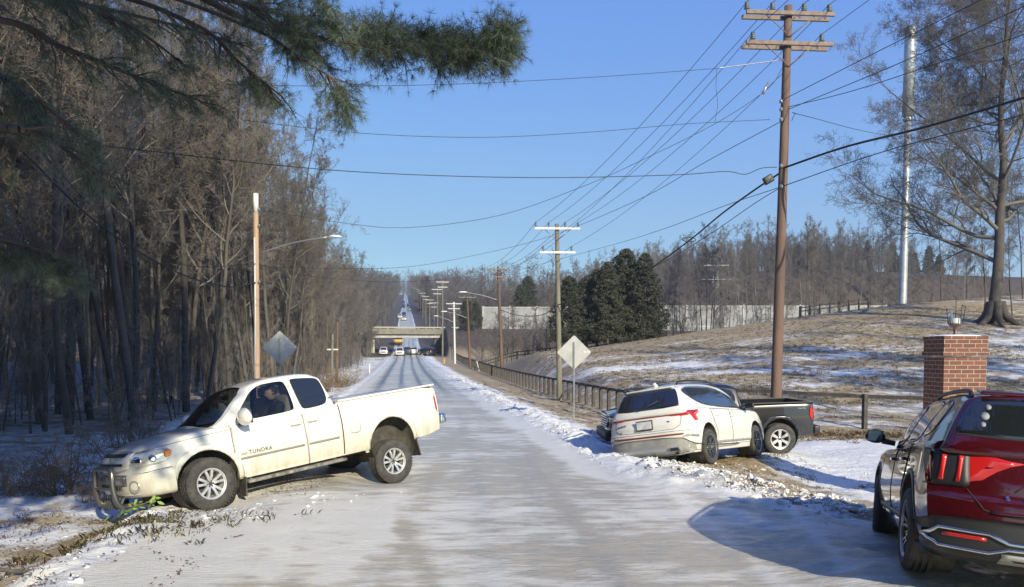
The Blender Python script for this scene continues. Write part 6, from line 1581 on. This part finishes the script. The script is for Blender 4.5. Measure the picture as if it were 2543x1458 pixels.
# ------------------------------------------------------------------ steel monopole, lattice mast
bmx = at(2241, 757, 85); tpx = at(2262, 66, 85); mp_ = empty('monopole', 'tall galvanised steel monopole standing on the field crest', 'mast', bmx); Tm = tpx - bmx
M_galv = mat('galvanised_mast', (.50, .54, .56), .45, .5, var=.35, vscale=1.3)
bm = bmesh.new(); tube(bm, [(0, 0, -1), Tm * .0, Tm * .33, Tm * .68], [.44, .44, .38, .34], 18); bm_obj('lower_shaft', bm, M_galv, mp_, True)
bm = bmesh.new(); tube(bm, [Tm * .68, Tm * .682, Tm * .99, Tm], [.34, .60, .60, .52], 18); up_ = bm_obj('upper_shroud', bm, M_galv, mp_, True)
for t in (.955, .90, .86): 
    bm = bmesh.new(); bx(bm, Tm * t + Vector((.12, -.60, 0)), (.42, .05, .36)); bm_obj('vent', bm, mat('vent_grey', (.2, .22, .23), .6), up_)
bm = bmesh.new(); lathe(bm, [(.46, -.2), (.56, 0), (.46, .2)], 18, axis='z'); bm_obj('collar', bm, M_galv, mp_, True, Tm * .67)
lm = at(1777, 745, 215); lm.z = 14; lt = empty('lattice_mast', 'slender steel lattice pylon among the hillside trees', 'pylon', lm); Hh = at(1776, 640, 215).z - lm.z
bm = bmesh.new()
for sx in (-1, 1):
    for sy in (-1, 1): stick(bm, (sx * .9, sy * .9, 0), (sx * .45, sy * .45, Hh * .86), .07, .06, 4)
for k in range(9):
    z0 = Hh * .86 * k / 9; w0 = .9 - .45 * k / 9
    stick(bm, (-w0, -w0, z0), (w0, -w0, z0 + Hh * .095), .045, .045, 3); stick(bm, (w0, w0, z0), (-w0, w0, z0 + Hh * .095), .045, .045, 3)
bm_obj('lattice', bm, M_steel, lt)
bm = bmesh.new()
for zz, hl in ((Hh * .86, 3.6), (Hh * .6, 4.2)): bx(bm, (0, 0, zz), (hl * 2, .16, .16))
for sx in (-1, 1): stick(bm, (sx * 1.6, 0, Hh * .86), (sx * 1.6, 0, Hh * .97), .07, .07, 4); stick(bm, (sx * 1.6, 0, Hh * .97), (0, 0, Hh * 1.08), .07, .07, 4)
bm_obj('cross_beam', bm, M_steel, lt)

# ------------------------------------------------------------------ brick gate pillar with lantern
def brick_mat():
    m = bpy.data.materials.new('brick'); m.use_nodes = True; nt = m.node_tree; N = nt.nodes; L = nt.links; b = N['Principled BSDF']; b.inputs['Roughness'].default_value = .9
    tc = N.new('ShaderNodeTexCoord'); sp = N.new('ShaderNodeSeparateXYZ'); L.new(tc.outputs['Object'], sp.inputs[0])
    ad = N.new('ShaderNodeMath'); ad.operation = 'ADD'; L.new(sp.outputs['X'], ad.inputs[0]); L.new(sp.outputs['Y'], ad.inputs[1])
    cb = N.new('ShaderNodeCombineXYZ'); L.new(ad.outputs[0], cb.inputs['X']); L.new(sp.outputs['Z'], cb.inputs['Y'])
    br_ = N.new('ShaderNodeTexBrick'); br_.inputs['Scale'].default_value = 1; br_.inputs['Brick Width'].default_value = .213; br_.inputs['Row Height'].default_value = .076; br_.inputs['Mortar Size'].default_value = .006
    br_.inputs['Color1'].default_value = (.20, .085, .055, 1); br_.inputs['Color2'].default_value = (.13, .058, .042, 1); br_.inputs['Mortar'].default_value = (.42, .32, .24, 1)
    L.new(cb.outputs[0], br_.inputs['Vector'])
    no = N.new('ShaderNodeTexNoise'); no.inputs['Scale'].default_value = 14; no.inputs['Detail'].default_value = 6; L.new(tc.outputs['Object'], no.inputs['Vector'])
    mx = N.new('ShaderNodeMix'); mx.data_type = 'RGBA'; mx.blend_type = 'MULTIPLY'; mx.inputs['Factor'].default_value = .5; L.new(br_.outputs['Color'], mx.inputs['A']); L.new(no.outputs['Fac'], mx.inputs['B'])
    hs = N.new('ShaderNodeHueSaturation'); hs.inputs['Value'].default_value = 1.35; L.new(mx.outputs['Result'], hs.inputs['Color']); L.new(hs.outputs[0], b.inputs['Base Color'])
    bp_ = N.new('ShaderNodeBump'); bp_.inputs['Strength'].default_value = .8; bp_.inputs['Distance'].default_value = .008; bp_.invert = True; L.new(br_.outputs['Fac'], bp_.inputs['Height']); L.new(bp_.outputs[0], b.inputs['Normal'])
    return m
M_brick = brick_mat()
pc = at(2372, 836, 13.9); zb_ = -.45; H_ = pc.z - zb_
pil = empty('gate_pillar', 'square red brick gate pillar with corbelled top behind the red car', 'pillar', (pc.x, pc.y, zb_), (0, 0, R(-3)))
bm = bmesh.new(); bx(bm, (0, 0, H_ / 2 - .19), (.73, .73, H_ - .38)); bm_obj('shaft', bm, M_brick, pil)
bm = bmesh.new(); bx(bm, (0, 0, H_ - .305), (.79, .79, .075)); bx(bm, (0, 0, H_ - .155), (.75, .75, .225)); bx(bm, (0, 0, H_ - .02), (.77, .77, .045)); cp = bm_obj('cap', bm, M_brick, pil)
bm = bmesh.new(); bmesh.ops.create_uvsphere(bm, u_segments=20, v_segments=10, radius=1)
for v in bm.verts:
    x, y, z = v.co; f = (abs(x) ** 4 + abs(y) ** 4) ** .25 / max(math.hypot(x, y), 1e-6) if math.hypot(x, y) > 1e-6 else 1; v.co = Vector((x / max(f, .6) * .36, y / max(f, .6) * .36, max(z, 0) * .035))
bm_obj('snow_cap', bm, mat('fresh_snow', (.80, .82, .85), .7, bump=.3, bscale=15), cp, True, (0, 0, H_ + .003))
ln = empty('lantern', 'broken glass post lantern on top of the brick pillar', 'lantern', (pc.x, pc.y, pc.z + .02), (0, 0, R(20)))
bm = bmesh.new(); lathe(bm, [(.06, 0), (.05, .02), (.028, .05), (.035, .10), (.03, .14), (.09, .18), (.12, .20), (.12, .215), (.001, .215)], 14, axis='z'); bm_obj('lantern_base', bm, mat('aged_copper', (.16, .10, .07), .5, .6), ln, True)
M_lframe = M_black; bm = bmesh.new()
for k in range(6):
    a = k * math.pi / 3; hh = (.56, .34, .5, .34, .30, .52)[k]; tube(bm, [(.115 * math.cos(a), .115 * math.sin(a), .2), (.15 * math.cos(a), .15 * math.sin(a), hh)], .007, 5)
tube(bm, [(.15 * math.cos(R(0)), .15 * math.sin(0), .55), (.15 * math.cos(R(300)), .15 * math.sin(R(300)), .52)], .007, 5); tube(bm, [(0, 0, .2), (0, 0, .64)], .006, 5)
bm_obj('frame', bm, M_lframe, ln)
bm = bmesh.new(); lathe(bm, [(.075, .215), (.075, .31), (.001, .31)], 14, axis='z'); bm_obj('candle_shade', bm, mat('milky_white', (.82, .82, .78), .4), ln, True)
M_lg = glass_clear('lantern_glass', (.80, .84, .84))
for k in (1, 2, 4):
    a, b = k * math.pi / 3, (k + 1) * math.pi / 3; bm = bmesh.new(); h_ = (.0, .46, .40, 0, .5, 0)[k]
    vs = [bm.verts.new((.112 * math.cos(a), .112 * math.sin(a), .22)), bm.verts.new((.112 * math.cos(b), .112 * math.sin(b), .22)), bm.verts.new((.142 * math.cos(b), .142 * math.sin(b), h_ * .8)), bm.verts.new((.147 * math.cos(a), .147 * math.sin(a), h_))]
    f = bm.faces.new(vs); bmesh.ops.extrude_face_region(bm, geom=[f]); bm_obj('glass_pane', bm, M_lg, ln)

# ------------------------------------------------------------------ far traffic (headings along the road)
far_cols = {'white': M_spaint, 'black': M_kpaint, 'grey': mat('grey_car_paint', (.18, .19, .20), .3, coat=1), 'dark': mat('dark_blue_paint', (.03, .04, .06), .3, coat=1)}
FCP = dict(SF); FCP.update(seg=.35, wn=20, hubs=[(1.38, .84, .36), (1.38, -.84, .36), (-1.38, .84, .36), (-1.38, -.84, .36)], handles=[], doors=[], rail=None)
fproto = {}
def far_car(col, u, v, yaw_off, label, group, facing=True, sc=1.0):
    x, y = xy(u, v); z = float(height(x, y, False)) + .005; dz = float(roadz(u + 2) - roadz(u - 2)) / 4
    yaw = R(90) + TH + (math.pi if facing else 0) + yaw_off
    if 'p' not in fproto:
        c, b_, cb_, rg_ = suv(Matrix.Translation((0, 0, 0)), 'distant_car', 'x', FCP, M_spaint, M_alloy)
        for s in (1, -1): decal('headlight', b_, [(s * .55, .76), (s * .55, .86), (s * .86, .90), (s * .86, .78)], 'front', mat('bright_lamp_glass', (.85, .85, .85), .1), c, .01, rnd=1); decal('tail_light', b_, [(s * .6, .92), (s * .6, 1.02), (s * .9, 1.02), (s * .9, .92)], 'rear', M_red, c, .01, rnd=1)
        decal('grille', b_, [(-.5, .55), (-.5, .74), (.5, .74), (.5, .55)], 'front', M_black, c, .01, rnd=0); fproto['p'] = c; c2 = c
    else: c2 = copy_tree(fproto['p'])
    c2.matrix_world = Matrix.Translation((x, y, z)) @ Matrix.Rotation(yaw, 4, 'Z') @ Matrix.Rotation((math.atan(dz) if facing else -math.atan(dz)), 4, 'Y') @ Matrix.Diagonal((sc, sc, sc, 1))
    if col != 'white':
        for ch in c2.children:
            if ch.name.split('.')[0] in ('body', 'roof', 'side_mirror'):
                ch.data = ch.data.copy(); ch.data.materials[0] = far_cols[col]
    tag(c2, label, 'car', group); return c2
gA = 'cars stopped at the overpass'; gB = 'cars on the climbing road'
def uvp(px, D): return uv((px - CX) / F * D, D)
for col, px, D, f, lb in [('white', 953, 166, True, 'white car stopped at the left abutment of the overpass'), ('white', 993, 160, True, 'white car in the middle of the road before the overpass'), ('dark', 1012, 166, False, 'dark car right of the middle white car before the overpass'), ('white', 1028, 168, False, 'white car right of centre under the overpass'), ('black', 1060, 163, False, 'black car at the right kerb before the overpass'), ('grey', 990, 248, True, 'grey car far behind the yellow bus under the overpass')]:
    u, v = uvp(px, D); far_car(col, u, v, 0 if px != 1060 else R(40), lb, gA, f)
for col, px, D, f, lb in [('white', 994, 345, True, 'left white car on the climbing road above the overpass'), ('white', 1004, 330, True, 'lower white car on the climbing road above the overpass'), ('black', 1004, 362, True, 'dark car just behind the two white ones on the climbing road'), ('black', 1003, 470, True, 'dark car high up in the left lane of the climbing road'), ('black', 1003, 540, True, 'highest dark car in the left lane of the climbing road'), ('grey', 1017, 420, False, 'grey car parked right of the climbing road'), ('dark', 1015, 490, False, 'dark car parked right of the climbing road, higher up')]:
    u, v = uvp(px, D); far_car(col, u, v, 0, lb, gB, f, 1.1)
# yellow box truck coming down
u, v = uvp(989, 211); x, y = xy(u, v); tk = empty('school_bus', 'yellow bus with dark windows coming under the overpass', 'bus', (x, y, z_of(x, y)), (0, 0, R(90) + TH + math.pi))
M_yel = mat('bus_yellow', (.62, .33, .03), .4, coat=.5)
bm = bmesh.new(); bx(bm, (-3.6, 0, 1.95), (8.4, 2.4, 2.1), bev=.2); bm_obj('body', bm, mat('dark_bus_top', (.10, .10, .09), .5), tk, True)
bm = bmesh.new(); bx(bm, (-3.6, 0, 1.2), (8.5, 2.46, .7), bev=.05); bx(bm, (1.2, 0, 1.15), (1.5, 2.0, .85), bev=.18); bm_obj('hood', bm, M_yel, tk, True)
bm = bmesh.new(); bx(bm, (.62, 0, 2.15), (.06, 2.1, .75)); bm_obj('windshield', bm, M_tint, tk)
bm = bmesh.new(); bx(bm, (.6, 0, 2.78), (.12, 1.8, .28), bev=.03); bm_obj('sign_panel', bm, M_yel, tk)
bm = bmesh.new(); bx(bm, (2.0, 0, .68), (.15, 2.3, .3), bev=.03); bm_obj('bumper', bm, M_black, tk)
for sx, sy in ((1.2, 1), (1.2, -1), (-5.5, 1), (-5.5, -1)):
    bm = bmesh.new(); lathe(bm, [(.001, -.13), (.45, -.13), (.5, -.09), (.5, .09), (.45, .13), (.001, .13)], 18, c=(sx, sy * 1.05, .5)); bm_obj('wheel', bm, M_rubber, tk, True)
for s in (1, -1):
    bm = bmesh.new(); lathe(bm, [(.001, .02), (.11, .02), (.12, 0)], 12, axis='x', c=(1.95, s * .8, 1.1)); bm_obj('headlight', bm, M_chrome, tk)
# yellow hydrant and sign bits near the fence end
b = at(1103, 893, 122); b.z = z_of(b.x, b.y)
bm = bmesh.new(); lathe(bm, [(.16, 0), (.16, .06), (.11, .08), (.11, .55), (.14, .57), (.13, .65), (.06, .74), (.001, .78)], 14, axis='z'); bx(bm, (0, 0, .45), (.42, .14, .14), bev=.03)
tag(bm_obj('fire_hydrant', bm, M_yel, None, True, b), 'yellow fire hydrant on the right verge near the pale pole', 'hydrant')
b = at(1190, 892, 92); b.z = z_of(b.x, b.y); bm = bmesh.new(); stick(bm, (0, 0, 0), (-.3, 0, 1.3), .06, .05, 6)
tag(bm_obj('leaning_stake', bm, M_armw, None, False, b), 'pale leaning stake beyond the black fence', 'stake')

# ------------------------------------------------------------------ snow rubble, grass, brush, litter
def lumps(name, label, pts, seed, matl, sink=.1):
    """pts: (x, y, size); irregular snow or soil clods lying on the ground"""
    r = np.random.default_rng(seed); b = bmesh.new(); bmesh.ops.create_icosphere(b, subdivisions=2, radius=1); base = np.array([v.co[:] for v in b.verts]); fc = np.array([[v.index for v in f.verts] for f in b.faces]); b.free()
    V, Fc = [], []; X = np.array([p[0] for p in pts]); Y = np.array([p[1] for p in pts]); Z = height(X, Y)
    for i, (x, y, s) in enumerate(pts):
        q = base.copy(); 
        for _ in range(8):
            n = r.normal(0, 1, 3); n /= np.linalg.norm(n); d = q @ n; c = r.uniform(.15, .7); q = q - np.outer(np.maximum(d - c, 0), n)
        q = q + r.normal(0, .13, q.shape)
        q = q * (s * r.uniform(.5, 1.3, 3) * np.array([1, 1, .62])) ; a = r.uniform(0, 6.28); c_, s_ = math.cos(a), math.sin(a)
        q = q @ np.array([[c_, -s_, 0], [s_, c_, 0], [0, 0, 1]]); q += np.array([x, y, Z[i] + s * sink]); V.append(q); Fc.append(fc + i * len(base))
    o = link(name, mesh_np(name, np.concatenate(V), np.concatenate(Fc), matl)); pass
    return tag(o, label, kind='stuff')
M_clod = mat('clod_snow', (.76, .76, .75), .75, bump=.5, bscale=30, var=.4, vscale=3, col2=(.60, .58, .54))
M_soil = mat('clod_soil', (.11, .085, .06), .95, bump=.6, bscale=30, var=.4, vscale=6)
r_ = random.Random(21); P = []
for k in range(6500):
    t = r_.gauss(0, .42); s = r_.uniform(0, 1); px = 1610 + 560 * s + r_.gauss(0, 12); py = 1165 + 95 * s + t * (22 + 34 * math.sin(min(s, .98) * 3.1))
    D = F * 2.2 / (py - 880); x = (px - CX) / F * D
    P.append((x, D, min(.014 + r_.expovariate(1) * .019, .12)))
lumps('snow_rubble', 'broken snow clods piled between the road and the drive', P, 5, M_clod, -.15)
P = [(a + r_.gauss(0, .1), b + r_.gauss(0, .1), s * .9) for a, b, s in P[::5]]
lumps('soil_clods', 'dark soil clods among the snow rubble', P, 6, M_soil, -.3)
P = []
for k in range(2600):
    u = r_.uniform(14, 70) ** 1; v = 4.25 + r_.gauss(0, .3); x, y = xy(u, v); P.append((x, y, .02 + r_.expovariate(1) * .03))
for k in range(700):
    u = r_.uniform(7.5, 40); v = -3.45 + r_.gauss(0, .25); x, y = xy(u, v); P.append((x, y, .015 + r_.expovariate(1) * .018))
for k in range(420):   # kicked up round the ditched wheels
    a = r_.choice([(-4.3, 10.7), (-3.9, 10.3), (-5.2, 9.9), (-3.0, 11.4)]); P.append((a[0] + r_.gauss(0, .5), a[1] + r_.gauss(0, .35) - .25, .015 + r_.expovariate(1) * .022))
for k in range(260):
    P.append((4.6 + r_.uniform(-1.2, 4.2), 16.4 + r_.gauss(0, .5), .02 + r_.expovariate(1) * .02))
for k in range(160): P.append((r_.uniform(-7.5, -4), r_.uniform(6.5, 11), .012 + r_.expovariate(1) * .02))
lumps('snow_bank', 'ploughed lumps of snow along the road edges', P, 7, M_clod, -.25)

def blades(name, label, clumps, seed, matl, lmin=.04, lmax=.16, k=14, w=.0022, lay=.75):
    r = np.random.default_rng(seed); V = []
    C0 = np.array([(a, b) for a, b, s in clumps]); S = np.array([s for a, b, s in clumps]); 
    x = np.repeat(C0[:, 0], k) + r.normal(0, .09, len(S) * k) * np.repeat(S, k); y = np.repeat(C0[:, 1], k) + r.normal(0, .09, len(S) * k) * np.repeat(S, k)
    z = height(x, y); L_ = r.uniform(lmin, lmax, len(x)) * np.repeat(S, k); a = r.uniform(0, 6.28, len(x)); t = np.abs(r.normal(0, lay, len(x)))
    d = np.stack([np.cos(a) * np.sin(t), np.sin(a) * np.sin(t), np.cos(t)], 1); b = np.stack([-np.sin(a), np.cos(a), 0 * a], 1)
    p = np.stack([x, y, z - .01], 1); m_ = p + d * L_[:, None] * .55; e = p + d * L_[:, None] + np.stack([np.cos(a), np.sin(a), -.6 + 0 * a], 1) * L_[:, None] * .25
    V = np.stack([p - b * w, p + b * w, m_ + b * w * .8, e, m_ - b * w * .8], 1).reshape(-1, 3)
    me = mesh_np(name, V, np.arange(len(V)).reshape(-1, 5), matl); return tag(link(name, me), label, kind='stuff')
M_straw = mat('dead_grass', (.38, .29, .17), .85, var=.5, vscale=2, col2=(.20, .14, .08))
M_green = mat('green_grass', (.10, .13, .035), .8, var=.4, vscale=4, col2=(.20, .17, .07))
cl = []
for k in range(1500):
    x = r_.uniform(-9, -2.6); y = r_.uniform(5.8, 22); u, v = uv(x, y)
    if v > -3.5 or fbm(x * .8, y * .8, 3, 14) < .07: continue
    cl.append((x, y, r_.uniform(.3, .75)))
for k in range(2600):
    u = 14 + 50 * r_.random() ** 1.4; v = r_.uniform(4.9, 9.4); x, y = xy(u, v)
    if fbm(x * .7, y * .7, 3, 15) < .0: continue
    cl.append((x, y, r_.uniform(.3, .6)))
for k in range(60): cl.append((r_.uniform(-6.5, -3.8), r_.uniform(8.2, 9.8), r_.uniform(.5, 1.2)))
for k in range(500): x = r_.uniform(7.5, 14); cl.append((x, 24.2 + r_.gauss(0, .7), r_.uniform(.5, 1.3)))
blades('dry_grass', 'dead brown grass poking through the snow on the verges', cl, 8, M_straw)
cl = [(r_.gauss(-4.5, .7), r_.gauss(9.45, .45), r_.uniform(.4, .9)) for k in range(90)]
blades('green_grass', 'green grass torn up beside the ditched pickup', cl, 9, M_green, .05, .14, k=18)
M_leafl = mat('leaf_litter', (.17, .11, .065), .9, var=.5, vscale=5)
r2 = np.random.default_rng(77); n_ = 7000; x = r2.uniform(-9.5, -3.1, n_); y = r2.uniform(5.5, 14, n_); kp = fbm(x * 1.1, y * 1.1, 3, 44) > -.02; x, y = x[kp], y[kp]; z = height(x, y) + .012
a = r2.uniform(0, 6.28, len(x)); s = r2.uniform(.008, .022, len(x)); V = np.stack([np.stack([x + s * np.cos(a + q), y + s * np.sin(a + q) * .8, z + r2.uniform(-.006, .014, len(x))], 1) for q in (0, 1.57, 3.14, 4.71)], 1).reshape(-1, 3)
tag(link('leaf_litter', mesh_np('leaf_litter', V, np.arange(len(V)).reshape(-1, 4), M_leafl)), 'scattered brown leaves and dirt on the left shoulder', kind='stuff')

cl = []
for k in range(9000):
    y = r_.uniform(27, 76); x = r_.uniform(2, .68 * y + 2); u, v = uv(x, y)
    if v < 11 or fbm(x * .15, y * .5, 5, 30) > .09: continue
    cl.append((x, y, r_.uniform(.6, 1.2)))
blades('field_grass', 'pale dead grass standing through thin snow on the hill field', cl, 10, mat('field_straw', (.27, .22, .135), .9, var=.5, vscale=.5, col2=(.17, .135, .08)), .05, .16, k=12, w=.007, lay=.6)
# brushy thickets at the left wood edge
def thicket(label, px, py, D, s, seed, mt=M_twig, n=26):
    rg = np.random.default_rng(seed); out = [[] for _ in range(4)]; PB = dict(PT); PB.update(lv=2, n=[6, 4, 3, 2], start=[1, 0, 9, 9], kids=[2, 2, 0, 0], prob=[.9, .7, 0, 0], rmin=.0025, up=[-.02, 0, 0, 0], wob=[.14, .2, .25, .2], len=[.4, .5, .5, 0])
    for k in range(n):
        a = rg.uniform(0, 6.28); t = rg.uniform(.15, 1.05); grow(rg, PB, 0, np.array([rg.normal(0, .22), rg.normal(0, .18), -.05]), gnorm(np.array([math.cos(a) * math.sin(t), math.sin(a) * math.sin(t), math.cos(t)])), rg.uniform(.6, 1.25), .009, out)
    V, Fc = seg_prisms([q for o_ in out for q in o_], 3); me = mesh_np('leafless_bush', V, Fc, mt)
    p = at(px, py, D); o = link('leafless_bush', me, None, (p.x, p.y, gz(p.x, p.y))); o.scale = (s, s, s); return tag(o, label, 'bush')
M_brushc = mat('brush_tan', (.26, .19, .12), .85, var=.3, vscale=3)
thicket('tan leafless bush with arching stems left of the white pickup hood', 170, 1120, 14.0, 1.25, 1, M_brushc, 44)
thicket('low tangled bush at the far left edge', 40, 1140, 13.5, 1.0, 2, M_brushc, 30)
thicket('bush with pale twigs behind the white pickup hood', 330, 1010, 18.5, 1.9, 3, M_brushc, 26)
thicket('small bush just left of the pickup grille', 250, 1150, 13.2, .7, 4, M_brushc, 24)
thicket('dry weeds between the wooden posts and the road', 850, 940, 58, 1.6, 5, M_brushc, 60)
thicket('dry weeds at the wood edge left of the wooden posts', 800, 945, 52, 1.6, 6, M_brushc, 60)
# green sprig in front of the bumper
sp = empty('green_sprig', 'green leafy sprig in front of the pickup bumper', 'plant', at(300, 1275, 9.6)); sp.location.z = gz(sp.location.x, sp.location.y)
bm = bmesh.new(); stem = [Vector((-.15 + .12 * k, 0, .02 + .085 * k - .006 * k * k)) for k in range(6)]; tube(bm, stem, .006, 5); bm_obj('stem', bm, M_green, sp)
bm = bmesh.new(); rr2 = random.Random(4)
for k in range(34):
    c = stem[rr2.randrange(1, 6)] + Vector((rr2.gauss(0, .05), rr2.gauss(0, .05), rr2.gauss(0, .03))); a = Vector((rr2.gauss(0, 1), rr2.gauss(0, 1), rr2.gauss(0, .5))).normalized(); b_ = a.cross(Vector((rr2.gauss(0, 1), rr2.gauss(0, 1), 1))).normalized(); L_ = rr2.uniform(.035, .06)
    bm.faces.new([bm.verts.new(c + a * L_ * u_ + b_ * w_ * L_) for u_, w_ in ((-1, 0), (-.3, .42), (.4, .3), (1, 0), (.4, -.3), (-.3, -.42))])
bm_obj('leaves', bm, mat('fresh_leaf', (.22, .32, .07), .6, var=.3, vscale=9), sp)
# fallen stick and scrap of red litter
p = at(60, 1368, 8.0); bm = bmesh.new(); tube(bm, [(-.75, .1, .05), (-.3, 0, .03), (0, -.05, .02), (.5, .12, .05), (.8, .2, .1)], [.02, .022, .02, .014, .006], 6)
tag(bm_obj('fallen_branch', bm, M_bark, None, True, (p.x, p.y, gz(p.x, p.y) + .01)), 'grey fallen branch on the snow in the lower left corner', 'branch')
p = at(45, 1270, 9.3); bm = bmesh.new(); bx(bm, (0, 0, .015), (.06, .04, .03), rot=(.3, .2, .6), bev=.015)
tag(bm_obj('litter', bm, mat('red_plastic', (.35, .04, .03), .5), None, True, (p.x, p.y, gz(p.x, p.y))), 'scrap of red litter on the snowy left shoulder', 'litter')

# ------------------------------------------------------------------ thin winter haze
hz = bmesh.new(); bx(hz, (0, 800, 150), (3400, 1900, 320)); hm = bpy.data.materials.new('haze'); hm.use_nodes = True; hm.node_tree.nodes.clear()
pv = hm.node_tree.nodes.new('ShaderNodeVolumePrincipled'); pv.inputs['Color'].default_value = (.84, .88, .92, 1); pv.inputs['Density'].default_value = 0.00038; pv.inputs['Anisotropy'].default_value = .2
om = hm.node_tree.nodes.new('ShaderNodeOutputMaterial'); hm.node_tree.links.new(pv.outputs[0], om.inputs['Volume'])
tag(bm_obj('haze', hz, hm), kind='stuff')
